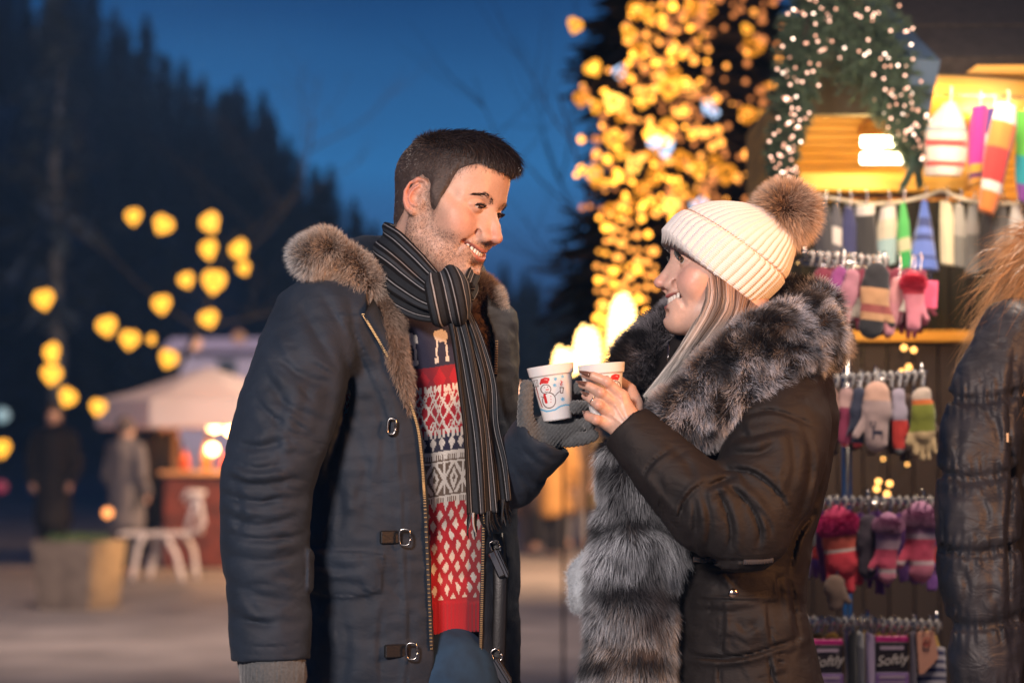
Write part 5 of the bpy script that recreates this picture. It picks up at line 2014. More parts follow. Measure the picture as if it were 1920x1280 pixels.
# trousers, boots and the hidden body
def man_lower():
    s = Sdf((-0.45, 3.65, -0.02), (0.12, 4.25, zpx(1150)), 0.009)
    hip = W(765, 1250, 3.95)
    zc = hip[2]
    s.ell((hip[0] - 0.005, 3.97, zc - 0.03), (0.150, 0.105, 0.11), 0.03)
    s.chain([(hip[0] + 0.055, 3.90, zc - 0.02), (hip[0] + 0.075, 3.88, 0.50), (hip[0] + 0.075, 3.92, 0.10)], [0.098, 0.070, 0.056], 0.03)
    s.chain([(hip[0] - 0.075, 3.97, zc - 0.02), (hip[0] - 0.095, 3.97, 0.50), (hip[0] - 0.10, 4.0, 0.10)], [0.098, 0.070, 0.056], 0.03)
    s.disp(lambda P: 0.005 * hash_noise(P * np.array((1, 1, 2.5)), 14, 2) + 0.002 * hash_noise(P, 50, 4))
    V, Q = s.mesh()
    mk('jeans', V, Q, mat('denim', (0.010, 0.038, 0.085), 0.9, bump=0.5, bscale=900, bdist=0.001, var=0.35, vscale=25), man)
    for x, y in ((hip[0] + 0.085, 3.90), (hip[0] - 0.09, 3.98)):
        b = Sdf((x - 0.12, y - 0.25, -0.01), (x + 0.2, y + 0.15, 0.2), 0.007)
        d = np.array((0.64, -0.77, 0))
        b.chain([np.array((x, y, 0.045)) - d * 0.05, np.array((x, y, 0.045)) + d * 0.14], [0.045, 0.042], 0.02)
        b.cone((x, y, 0.05), (x, y, 0.17), 0.052, 0.055, 0.03)
        b.D = np.maximum(b.D, 0.0 - b.P(b.sl(b.lo, b.lo + b.h * b.n))[:b.n[0], :b.n[1], :b.n[2], 2])
        V, Q = b.mesh()
        mk('boot', V, Q, leather_m, man)


man_lower()
# ------------------------------------------------------------------ the woman: head, hat
woman = thing('person', 'smiling woman in white knit hat and dark quilted coat with big fur collar', 'person', (0.38, 3.95, 0.0))
rngw = np.random.default_rng(23)
WG = dict(fem=True, ck=0.90, ears=False, skin=(0.66, 0.43, 0.34), blush=(0.66, 0.27, 0.23), lip=(0.48, 0.11, 0.11), w=0.93,
          jaw=0.041, chx=0.079, nose=(0.113, -0.0375), hump=-0.0015, jz=0.93, mw=0.035, smile=0.016, open=0.0068, th=0.0115, tz=0.0008, eye=0.0058, gaze=(0.42, -0.06), brow=0.0095,
          browc=(0.035, 0.020, 0.014), mz=-0.0680, brown=500, browt=0.0022, arch=0.006, browz=0.001, lash=0.0095, lashn=200, lid=(0.03, 0.015, 0.015))
WR = rotm(math.radians(5), math.radians(-6.0), math.radians(187)) * 0.955
WT = W(1363, 503, 3.90)
_winv = lambda p: (np.asarray(p) - WT) @ WR / 0.955 ** 2
WG['neck'] = [(-0.022, 0, -0.040), _winv(WT + np.array((0.040, 0.0, -0.115))), _winv(WT + np.array((0.05, 0.0, -0.20)))]
WG['neckr'] = [0.046, 0.048, 0.056]
ws, wV, wQ, wml = make_head(WG)
WG['_sdf'] = ws
wC = head_cols(wV, WG, wml)
skinw_m = mat('skin_woman', rough=0.42, vcol=True, sss=0.12, bump=0.30, bscale=450, bdist=0.0007, var=0.08, vscale=260, spec=0.45)
WOMAN_HEAD = (wV @ WR.T + WT, wQ, wC)
put_eyes(woman, None, WG, WR, WT, (0.10, 0.07, 0.04))
lashes_and_brows(woman, WG, WR, WT, rngw, hair_m)
teeth(woman, WG, WR, WT, wml)
mk('body', *WOMAN_HEAD[:2], skinw_m, woman, WOMAN_HEAD[2])


def beanie():
    ax = np.array((0.58, 0.0, 0.81)); ax /= np.linalg.norm(ax)
    pr = np.array((0.81, 0.0, -0.58)); pr /= np.linalg.norm(pr)      # towards the back of the head
    yy = np.array((0, 1.0, 0))
    o = W(1323, 516, 3.90)
    S = [0.0, 0.006, 0.03, 0.05, 0.08, 0.10, 0.115, 0.130, 0.141, 0.148, 0.151]
    CC = [0.0, 0.0, 0.003, 0.006, 0.013, 0.019, 0.026, 0.033, 0.038, 0.041, 0.042]
    RR = [0.0930, 0.0965, 0.0995, 0.1000, 0.0935, 0.083, 0.071, 0.054, 0.036, 0.019, 0.001]
    nA, nS = 640, 200
    s = np.linspace(0, 0.151, nS)
    c = np.interp(s, S, CC)
    r = np.interp(s, S, RR)
    k = np.ones(9) / 9
    r[8:-4] = np.convolve(r, k, 'same')[8:-4]
    a = np.linspace(0, 2 * np.pi, nA, endpoint=False)
    A, Sg = np.meshgrid(a, s)
    Rg = np.repeat(r[:, None], nA, 1)
    Cg = np.repeat(c[:, None], nA, 1)
    nr = 46
    ph = A * nr + 0.35 * np.sin(Sg * 40 + A * 3)
    rib = np.abs(np.sin(ph / 2)) ** 0.7
    fold = 1 / (1 + np.exp((Sg - 0.066 + 0.002 * np.sin(A * 5)) / 0.0007))      # turned-up brim ends here
    amp = np.clip(Rg / 0.09, 0, 1)
    R2 = Rg + (rib - 0.6) * 0.0042 * amp + fold * 0.0028 - 0.0035 * np.exp(-((Sg - 0.068) / 0.0022) ** 2)
    R2 += 0.0007 * np.sin(Sg * 2 * np.pi / 0.0034 + np.where(np.sin(ph) > 0, 0.8, -0.8)) * (1 - 0.4 * rib)
    R2 += 0.0018 * hash_noise(np.stack([np.cos(A), np.sin(A), Sg * 8], -1), 3.1, 7)
    low = -0.004 - 0.009 * np.clip(-np.cos(A), 0, 1) ** 2 * 1.3 - 0.003 * np.sin(A * 2 + 0.5)
    Pt = (o + ax * (Sg - low * np.clip(1 - Sg / 0.03, 0, 1))[..., None] + pr * (Cg + R2 * np.cos(A))[..., None]
          + yy * (R2 * 0.86 * np.sin(A))[..., None])
    V = Pt.reshape(-1, 3)
    i = np.arange(nS - 1)[:, None] * nA
    j = np.arange(nA)[None, :]
    j2 = (j + 1) % nA
    Q = np.stack([i + j, i + j2, i + nA + j2, i + nA + j], -1).reshape(-1, 4)
    # inside of the brim
    inn = (o + ax * 0.0 + pr * (0.088 * np.cos(a))[:, None] + yy * (0.088 * 0.86 * np.sin(a))[:, None])
    inn2 = inn + ax * 0.05
    n0 = len(V)
    V = np.vstack([V, inn, inn2])
    jj = np.arange(nA); j2 = (jj + 1) % nA
    Q = np.vstack([Q, np.stack([n0 + jj, n0 + j2, j2, jj], -1), np.stack([n0 + nA + jj, n0 + nA + j2, n0 + j2, n0 + jj], -1)])
    C = np.tile((0.80, 0.77, 0.74), (len(V), 1))
    hat = mk('beanie', V, Q, mat('wool_white', rough=0.85, vcol=True, bump=0.5, bscale=700, bdist=0.001, sheen=0.3), woman, C)
    # orange contrast stitching along the fold
    b = MB()
    for q in range(0, 120):
        a0 = q / 120 * 2 * np.pi
        sa = 0.0685
        Rq = np.interp(sa, s, r) + 0.0012
        p = [o + ax * (sa + d) + pr * (np.interp(sa, s, c) + Rq * math.cos(a0 + e)) + yy * (Rq * 0.86 * math.sin(a0 + e)) for d, e in ((-0.0005, 0), (0.0008, 0.03))]
        b.tube(p, 0.0006, 5)
    b.build('stitching', mat('stitch_orange', (0.62, 0.33, 0.18), 0.8), hat)
    # pompom
    pc = W(1474, 396, 3.90)
    sp = Sdf(pc - 0.07, pc + 0.07, 0.005)
    sp.ell(pc, (0.034, 0.034, 0.034), 0.01)
    PV, PQ = sp.mesh()
    pom = mk('pompom', PV, PQ, mat('fur_core', (0.10, 0.055, 0.03), 0.9), hat)
    P, N = scatter(PV, PQ, 15000, rngw)
    cl = unit(N + 0.35 * np.stack([hash_noise(P, 60, k) for k in (1, 2, 3)], 1) + rngw.normal(size=P.shape) * 0.16)
    L = 0.032 * rngw.uniform(0.55, 1.22, len(P)) * (1 + 0.12 * hash_noise(P, 40, 8))
    t = rngw.random((len(P), 1))
    c0 = np.array((0.16, 0.090, 0.055)) * (0.6 + 0.8 * t)
    c1 = np.array((1.0, 0.74, 0.54)) * (0.5 + 0.6 * t)
    V, F, C = strands(P, cl, L, 0.0008, c0, c1, rngw, bend=np.array((0, 0, -0.15)), seg=3, mid=0.2, wig=0.10)
    mk('pompom_fur', V, F, mat('fur_strands', rough=0.7, vcol=True, spec=0.3), pom, C)


beanie()


def woman_hair():
    n = 15000
    rg = rngw
    t = rg.random(n)            # along the root line under the hat, face side -> nape
    u = rg.random(n)            # depth within the lock
    sx = 1314 + 112 * t; sy = 492 + 86 * t
    ex = 1222 + 88 * t ** 1.4 + rg.normal(size=n) * 4; ey = 742 + 20 * u
    mx1 = 1322 + 84 * t; my1 = 560 + 50 * t
    mx2 = 1282 + 68 * t ** 1.1; my2 = 648 + 10 * t
    Y0 = 3.842 + 0.030 * u - 0.018 * np.sin(np.pi * t) - 0.022 * t
    Y1 = 3.828 + 0.040 * u - 0.015 * np.sin(np.pi * t) - 0.010 * t
    Y2 = 3.822 + 0.060 * u
    Y3 = 3.80 + 0.070 * u
    wob = np.stack([hash_noise(np.stack([t * 14, u * 3, u * 0 + k], -1), 1.0, 5 + k) for k in range(3)], 1) * 13
    pts = []
    for (a, b, Y, wv) in ((sx, sy, Y0, 0), (mx1, my1, Y1, 0.5), (mx2, my2, Y2, 1.0), (ex, ey, Y3, 1.6)):
        pts.append(np.stack([W(a[i] + wob[i, 0] * wv, b[i] + wob[i, 1] * wv * 0.3, Y[i]) for i in range(n)]))
    K = np.stack(pts, 1)          # n,4,3
    seg = 9
    e = np.concatenate([2 * K[:, :1] - K[:, 1:2], K, 2 * K[:, -1:] - K[:, -2:-1]], 1)
    Vs = []
    c_root = np.array((0.50, 0.27, 0.17)); c_end = np.array((0.70, 0.71, 0.68))  # orange light on the upper hair put into the root colour
    tone = rg.uniform(0.40, 1.35, (n, 1)) * (0.8 + 0.35 * hash_noise(np.stack([t * 22, t * 0, t * 0], -1), 1.0, 3))[:, None]
    side = unit(np.cross(K[:, 3] - K[:, 0], np.array((0, 1, 0.0))) + rg.normal(size=(n, 3)) * 0.5)
    K[:, 1:] += rg.normal(size=(n, 3, 3)) * 0.0012 + (rg.random((n, 1, 1)) < 0.06) * rg.normal(size=(n, 3, 3)) * 0.006
    Cs = []
    for q in range(seg + 1):
        tt = q / seg * 2.9999
        i = int(tt); f = tt - i
        p0, p1, p2, p3 = e[:, i], e[:, i + 1], e[:, i + 2], e[:, i + 3]
        p = 0.5 * ((2 * p1) + (-p0 + p2) * f + (2 * p0 - 5 * p1 + 4 * p2 - p3) * f ** 2 + (-p0 + 3 * p1 - 3 * p2 + p3) * f ** 3)
        ww = 0.00042 * (1 - 0.5 * (q / seg) ** 3)
        g = q / seg
        cc = (c_root * (1 - g) + c_end * g) * tone
        Vs += [p - side * ww, p + side * ww]
        Cs += [cc, cc]
    m = 2 * (seg + 1)
    V = np.stack(Vs, 1).reshape(-1, 3)
    C = np.stack(Cs, 1).reshape(-1, 3)
    base = (np.arange(n) * m)[:, None]
    Q = np.concatenate([base + np.array((2 * i, 2 * i + 1, 2 * i + 3, 2 * i + 2)) for i in range(seg)])
    mk('hair', V, Q, mat('hair_blonde', rough=0.38, vcol=True, spec=0.5), woman, C)


woman_hair()
# ------------------------------------------------------------------ gloves, cups, the woman's hand
glove_m = mat('glove_wool', (0.085, 0.092, 0.096), 0.95, bump=0.9, bscale=700, bdist=0.001, var=0.25, vscale=260, sheen=0.35)


def knit_bump(P):
    x, y = px_of(P)
    return 0.0010 * np.sin((x * 0.75 + y * 0.62) * 1.15) + 0.0004 * hash_noise(P, 260, 3)


def fuzz(name, V, Q, n, L, c, parent, rng, w=0.00035):
    P, N = scatter(V, Q, n, rng)
    d = unit(N + rng.normal(size=P.shape) * 0.7)
    cc = np.array(c) * rng.uniform(0.6, 1.5, (n, 1))
    V2, F2, C2 = strands(P, d, L * rng.uniform(0.4, 1.2, n), w, cc, cc, rng, seg=2, wig=0.3)
    mk(name, V2, F2, fur_m, parent, C2)


def left_glove():
    s = Sdf(W(955, 900, 3.9) - np.array((0, 0.24, 0.02)), W(1140, 690, 3.9) + np.array((0.0, 0.04, 0.0)), 0.0018)
    s.chain([W(980, 880, 3.86), W(1000, 850, 3.825), W(1012, 820, 3.81), W(1040, 803, 3.812)], [0.030, 0.031, 0.033, 0.026], 0.012)
    s.ell(W(1062, 803, 3.812), (0.030, 0.020, 0.020), 0.014)
    # thumb beside the cup
    s.chain([W(990, 812, 3.785), W(985, 778, 3.775), W(985, 752, 3.772), W(988, 724, 3.780)], [0.017, 0.0130, 0.0118, 0.0108], 0.010)
    # fingers behind the cup, tips curling round its right side
    s.chain([W(1040, 782, 3.862), W(1072, 752, 3.855), W(1092, 730, 3.828), W(1083, 727, 3.800)], [0.013, 0.0116, 0.0110, 0.0100], 0.0025)
    s.chain([W(1045, 795, 3.850), W(1085, 778, 3.838), W(1098, 764, 3.808), W(1078, 763, 3.782)], [0.013, 0.0118, 0.0113, 0.0108], 0.0025)
    s.chain([W(1045, 803, 3.835), W(1080, 797, 3.822), W(1102, 792, 3.800), W(1106, 796, 3.792)], [0.014, 0.0115, 0.0108, 0.0102], 0.0022)
    s.chain([W(1040, 822, 3.815), W(1072, 825, 3.805), W(1096, 821, 3.795), W(1112, 816, 3.790)], [0.0135, 0.0112, 0.0105, 0.0094], 0.0022)
    # the cup presses into the palm
    s.disp(knit_bump)
    # ribbed cuff lines near the wrist
    V, Q = s.mesh()
    o = mk('glove', V, Q, glove_m, man)
    fuzz('glove_fuzz', V, Q, 9000, 0.0018, (0.11, 0.115, 0.12), o, rngm)


left_glove()


def right_glove():
    s = Sdf(W(420, 1420, 3.68) - np.array((0, 0.09, 0)), W(600, 1205, 3.68) + np.array((0, 0.09, 0)), 0.003)
    s.chain([W(507, 1215, 3.68), W(512, 1262, 3.67), W(520, 1320, 3.66)], [0.050, 0.051, 0.040], 0.01)
    s.ell(W(528, 1345, 3.66), (0.042, 0.026, 0.045), 0.02)
    for dx, l in ((-0.027, 0.050), (-0.009, 0.060), (0.009, 0.056), (0.026, 0.044)):
        a = W(530, 1370, 3.66) + np.array((dx, 0, 0))
        s.chain([a, a + np.array((dx * 0.15, -0.008, -l * 0.5)), a + np.array((dx * 0.1 + 0.004, 0.004, -l))], [0.0125, 0.0118, 0.0105], 0.006)
    s.chain([W(555, 1320, 3.655), W(575, 1352, 3.645), W(578, 1385, 3.65)], [0.018, 0.0135, 0.0115], 0.012)
    s.disp(lambda P: 0.0012 * np.sin(px_of(P)[0] * 0.9) * (px_of(P)[1] < 1300) + 0.0006 * hash_noise(P, 200, 3))
    V, Q = s.mesh()
    o = mk('glove', V, Q, glove_m, man)
    fuzz('glove_fuzz', V, Q, 9000, 0.0022, (0.11, 0.115, 0.12), o, rngm)


right_glove()


def cup_print(x, y):
    """the printed snowman: x, y in quarter photo pixels on the front of the cup"""
    C = np.full((len(x), 3), 0.82)
    C[:] = (0.80, 0.79, 0.78)
    ink, red, blue = (0.09, 0.045, 0.045), (0.62, 0.035, 0.035), (0.16, 0.48, 0.72)

    def put(m, c):
        C[m] = c

    def ring(cx, cy, rx, ry, w):
        r = np.sqrt(((x - cx) / rx) ** 2 + ((y - cy) / ry) ** 2)
        return np.abs(r - 1) * min(rx, ry) < w

    def disc(cx, cy, rx, ry):
        return ((x - cx) / rx) ** 2 + ((y - cy) / ry) ** 2 < 1

    def line(pts, w):
        d = np.full(len(x), 1e9)
        for a, b in zip(pts[:-1], pts[1:]):
            d = np.minimum(d, seg_dist2(x, y, a, b)[0])
        return d < w
    put(line([(255, 812), (290, 828), (340, 846), (400, 834), (440, 808), (480, 796), (520, 798)], 6), blue)
    for cx, cy in ((457, 587), (402, 605), (397, 652), (458, 755)):
        for k in range(3):
            a = k * math.pi / 3 + 0.3
            put(line([(cx - 13 * math.cos(a), cy - 13 * math.sin(a)), (cx + 13 * math.cos(a), cy + 13 * math.sin(a))], 3.4), blue)
        put(disc(cx, cy, 7, 7), blue)
    put(ring(332, 681, 37, 34, 3.0), ink)
    put(ring(357, 764, 48, 56, 3.0), ink)
    put(disc(357, 764, 45, 53) | disc(332, 681, 34, 31), (0.80, 0.79, 0.78))
    put(line([(292, 640), (300, 612), (325, 600), (352, 604)], 7) | (disc(322, 628, 30, 18) & (y < 640)), red)
    put(disc(351, 614, 8, 8), red)
    put(disc(322, 668, 3.5, 4) | disc(345, 664, 3.5, 4), ink)
    put(line([(334, 686), (352, 683)], 3.5), red)
    put(line([(326, 700), (338, 704), (350, 698)], 2), ink)
    put(line([(322, 725), (328, 750), (336, 778)], 10), red)
    for cy in (735, 756, 777):
        put(disc(370, cy, 4, 4), red)
    put(line([(402, 728), (420, 708), (440, 694)], 2.6), ink)
    put(line([(438, 668), (442, 708), (458, 708), (464, 668), (438, 668)], 3.2), ink)
    put(line([(446, 655), (440, 640), (452, 632), (444, 618)], 3) | line([(454, 652), (450, 636), (456, 624)], 2.4), red)
    put(line([(262, 668), (280, 740), (306, 812)], 3.2), (0.40, 0.07, 0.06))
    put(line([(236, 616), (246, 664)], 2) | line([(248, 613), (257, 662)], 2) | line([(260, 612), (268, 660)], 2) | line([(270, 612), (276, 658)], 2) | line([(236, 616), (270, 612)], 2) | line([(246, 664), (276, 658)], 4), (0.22, 0.19, 0.19))
    put(line([(300, 735), (312, 742)], 2.5), ink)
    return C


def cup(name, label, px, py, Y, tilt, shift):
    root = thing(name, label, 'cup', tuple(W(px, py, Y)), 'white foam cups of mulled wine')
    nA, nS = 300, 170
    H, rt, rb = 0.0865, 0.0345, 0.0222
    zs = np.linspace(0, -H, nS)
    a = np.linspace(0, 2 * np.pi, nA, endpoint=False)
    r = rt + (rb - rt) * (-zs / H) ** 1.0
    lip = 1 / (1 + np.exp((-zs - 0.0160) / 0.0004))
    r = r + 0.0026 * lip
    r[0] -= 0.0010
    r[-3:] -= np.array((0.0004, 0.001, 0.002))
    A, Z = np.meshgrid(a, zs)
    R_ = np.repeat(r[:, None], nA, 1)
    V = np.stack([R_ * np.cos(A), R_ * np.sin(A), Z], -1).reshape(-1, 3)
    px_m = FPX / Y
    xx = V[:, 0] * px_m * 4
    vv = -V[:, 2] * px_m * 4 * 1.0
    frontm = V[:, 1] < 0
    u = np.where(frontm, xx, -xx) + shift
    X = 366 + 0.99 * u + 0.14 * vv
    Yc = 500 - 0.14 * u + 0.99 * vv
    C = cup_print(X, Yc)
    i = np.arange(nS - 1)[:, None] * nA
    j = np.arange(nA)[None, :]
    j2 = (j + 1) % nA
    Q = np.stack([i + j, i + nA + j, i + nA + j2, i + j2], -1).reshape(-1, 4)
    n0 = len(V)
    ins = [(rt - 0.0010, 0.0), (rt - 0.0035, -0.0015), (rt - 0.006, -0.018)]
    V = np.vstack([V] + [np.stack([q[0] * np.cos(a), q[0] * np.sin(a), np.full(nA, q[1])], 1) for q in ins])
    jj = np.arange(nA)
    Q = np.vstack([Q, np.stack([jj, j2[0], n0 + j2[0], n0 + jj], -1)] +
                  [np.stack([n0 + k * nA + jj, n0 + k * nA + j2[0], n0 + (k + 1) * nA + j2[0], n0 + (k + 1) * nA + jj], -1) for k in (0, 1)])
    C = np.vstack([C, np.full((3 * nA, 3), 0.8)])
    Rt = rotm(ry=-tilt)
    V = V @ Rt.T + np.array(root.location)
    caps = [tuple(range((nS - 1) * nA, nS * nA))]
    mk('cup_wall', V, [Q, np.array(caps)], mat('foam_white', rough=0.38, vcol=True, bump=0.08, bscale=300, bdist=0.0004, sss=0.05), root, C)
    b = MB()
    b.lathe([(0.0001, -0.0165), (rt - 0.0055, -0.0165), (rt - 0.0055, -0.0175), (0.0001, -0.0175)], 40)
    b.xform(Rt, root.location)
    b.build('drink', mat('mulled_wine', (0.10, 0.01, 0.008), 0.05), root, smooth=True)
    return root


cup('foam_cup', 'white foam cup with a red hatted snowman print, held in the grey glove', 1031.5, 685, 3.79, math.radians(8), 0)
cup('foam_cup', 'white foam cup held in the bare hand with dark nails', 1127, 682, 3.775, math.radians(5), -150)


def womans_hand():
    lo = W(1070, 840, 3.75) - np.array((0, 0.07, 0))
    hi = W(1235, 672, 3.75) + np.array((0, 0.10, 0))
    s = Sdf(lo, hi, 0.0012)
    wr = W(1192, 812, 3.742)
    # wrist and back of the hand
    s.chain([W(1230, 850, 3.748), wr, W(1176, 790, 3.737)], [0.026, 0.0235, 0.021], 0.012)
    for (a, b, r0, r1) in (((1180, 792), (1166, 744), 0.017, 0.0112), ((1176, 796), (1155, 760), 0.017, 0.0112), ((1170, 800), (1147, 777), 0.016, 0.0108), ((1164, 806), (1142, 795), 0.015, 0.0105)):
        s.cone(W(*a, 3.738), W(*b, 3.734), r0, r1, 0.012)
    F = [
        ([(1166, 744, 3.734), (1139, 716, 3.722), (1113, 705, 3.726), (1097, 702, 3.738)], [0.0100, 0.0078, 0.0068, 0.0058]),
        ([(1155, 760, 3.733), (1126, 736, 3.719), (1104, 724, 3.726), (1091, 721, 3.740)], [0.0100, 0.0079, 0.0069, 0.0058]),
        ([(1147, 777, 3.733), (1122, 759, 3.719), (1105, 746, 3.728), (1097, 742, 3.742)], [0.0098, 0.0077, 0.0067, 0.0057]),
        ([(1142, 796, 3.734), (1118, 787, 3.722), (1104, 781, 3.732), (1101, 777, 3.746)], [0.0092, 0.0078, 0.0074, 0.0064]),
    ]
    for pts, rad in F:
        s.chain([W(*p) for p in pts], rad, 0.0055)
    # knuckle swellings
    for p, r in (((1139, 716, 3.7195), 0.0072), ((1126, 736, 3.7165), 0.0074), ((1122, 759, 3.7165), 0.0072), ((1118, 787, 3.7195), 0.0072)):
        s.ell(W(*p), (r, r * 0.95, r), 0.004)
    # thumb leaves the side of the palm and closes behind the cup
    s.chain([W(1188, 790, 3.755), W(1192, 758, 3.785), W(1182, 730, 3.812), W(1158, 712, 3.822)], [0.0150, 0.0125, 0.0098, 0.0085], 0.012)
    # creases at the joints, tendons
    def cr(P):
        x, y = px_of(P)
        d = 0
        for (cx, cy, ax, ay) in ((1139, 716, 0.35, -0.94), (1126, 736, 0.4, -0.9), (1122, 759, 0.4, -0.9), (1113, 705, 0.3, -0.95), (1104, 724, 0.35, -0.94)):
            for o in (-2.2, 0.8):
                r, t = seg_dist2(x, y, (cx + o - ax * 6, cy - ay * 6), (cx + o + ax * 6, cy + ay * 6))
                d = d + 0.00035 * np.exp(-(r / 0.8) ** 2)
        for (a, b) in (((1180, 790), (1166, 744)), ((1176, 794), (1155, 760)), ((1170, 798), (1147, 777))):
            r, t = seg_dist2(x, y, a, b)
            d = d - 0.0009 * np.exp(-(r / 3.2) ** 2)
        return d * (P[:, 1] < 3.745)
    s.disp(cr)
    V, Q = s.mesh()
    x, y = px_of(V)
    C = np.tile((0.66, 0.42, 0.32), (len(V), 1))
    kn = np.zeros(len(V))
    for p in ((1139, 716), (1126, 736), (1122, 759), (1118, 787), (1095, 702), (1090, 721), (1097, 741), (1100, 779), (1166, 744)):
        kn += np.exp(-((x - p[0]) ** 2 + (y - p[1]) ** 2) / 50)
    kn = np.clip(kn, 0, 1)[:, None] * 0.5
    C = C * (1 - kn) + np.array((0.62, 0.27, 0.20)) * kn
    C *= (0.92 + 0.1 * hash_noise(V, 90, 3))[:, None]
    # long painted nails
    for (a, b, w) in (((1107, 703, 3.722), (1086, 697, 3.737), 0.0048), ((1100, 721, 3.723), (1080, 716, 3.741), 0.0048), ((1104, 742, 3.724), (1089, 735, 3.742), 0.0045), ((1100, 778, 3.7365), (1093, 772, 3.750), 0.0042)):
        A, B = W(*a), W(*b)
        L = np.linalg.norm(B - A)
        t = unit(B - A)
        nrm = unit(np.array((-0.25, -0.85, 0.5)) - t * (np.array((-0.25, -0.85, 0.5)) @ t))
        sd = np.cross(t, nrm)
        n1, n2 = 12, 9
        P = []
        for i in range(n1 + 1):
            f = i / n1
            ww = w * (1.0 - 0.0 * f) * min(1, (1 - f) ** 0.45 + 0.0) * min(1, 0.75 + f)
            for j in range(n2 + 1):
                g = j / n2 * 2 - 1
                P.append(A + t * L * f + sd * ww * g + nrm * (0.0045 - 0.0026 * g * g - 0.0012 * (2 * f - 1) ** 2))
        P = np.array(P)
        under = P - nrm * 0.0009
        m = n2 + 1
        F = []
        for i in range(n1):
            for j in range(n2):
                q = (i * m + j, i * m + j + 1, (i + 1) * m + j + 1, (i + 1) * m + j)
                F.append(q); F.append(tuple(v + len(P) for v in q[::-1]))
        for i in range(n1):
            F.append((i * m, (i + 1) * m, (i + 1) * m + len(P), i * m + len(P)))
            F.append((i * m + n2, i * m + n2 + len(P), (i + 1) * m + n2 + len(P), (i + 1) * m + n2))
        for j in range(n2):
            F.append((j, j + len(P), j + 1 + len(P), j + 1))
        mk('fingernail', np.vstack([P, under]), F, mat('nail_varnish', (0.16, 0.075, 0.05), 0.22, var=0.7, vscale=900, coat=0.8), woman)
    b = MB()
    c, ax = W(1113, 751, 3.7235), unit(W(1105, 746, 3.728) - W(1122, 759, 3.719))
    q = np.linspace(0, 2 * np.pi, 26)
    u = unit(np.cross(ax, (0, 0, 1.0))); v = np.cross(ax, u)
    b.tube(np.array([c + (u * math.cos(t) + v * math.sin(t)) * 0.0078 for t in q]), 0.0011, 6)
    b.build('ring', mat('silver', (0.8, 0.78, 0.75), 0.15, metal=1.0), woman, smooth=True)
    return V, Q, C


hdV, hdQ, hdC = womans_hand()
# the woman's body mesh: head, neck and hand share one object
_wb = [o for o in woman.children if o.name.startswith('body')][0]
bpy.data.objects.remove(_wb)
# ------------------------------------------------------------------ the woman: coat, fur collar, body
coat_m = crinkle(mat('coat_cloth', (0.0150, 0.0125, 0.0120), 0.66, bump=0.5, bscale=1300, bdist=0.0007, var=0.25, vscale=10, spec=0.26), 17, 0.003, 0.22)
WF = np.array((-0.94, -0.34))       # her front
WS = np.array((-0.34, 0.94))


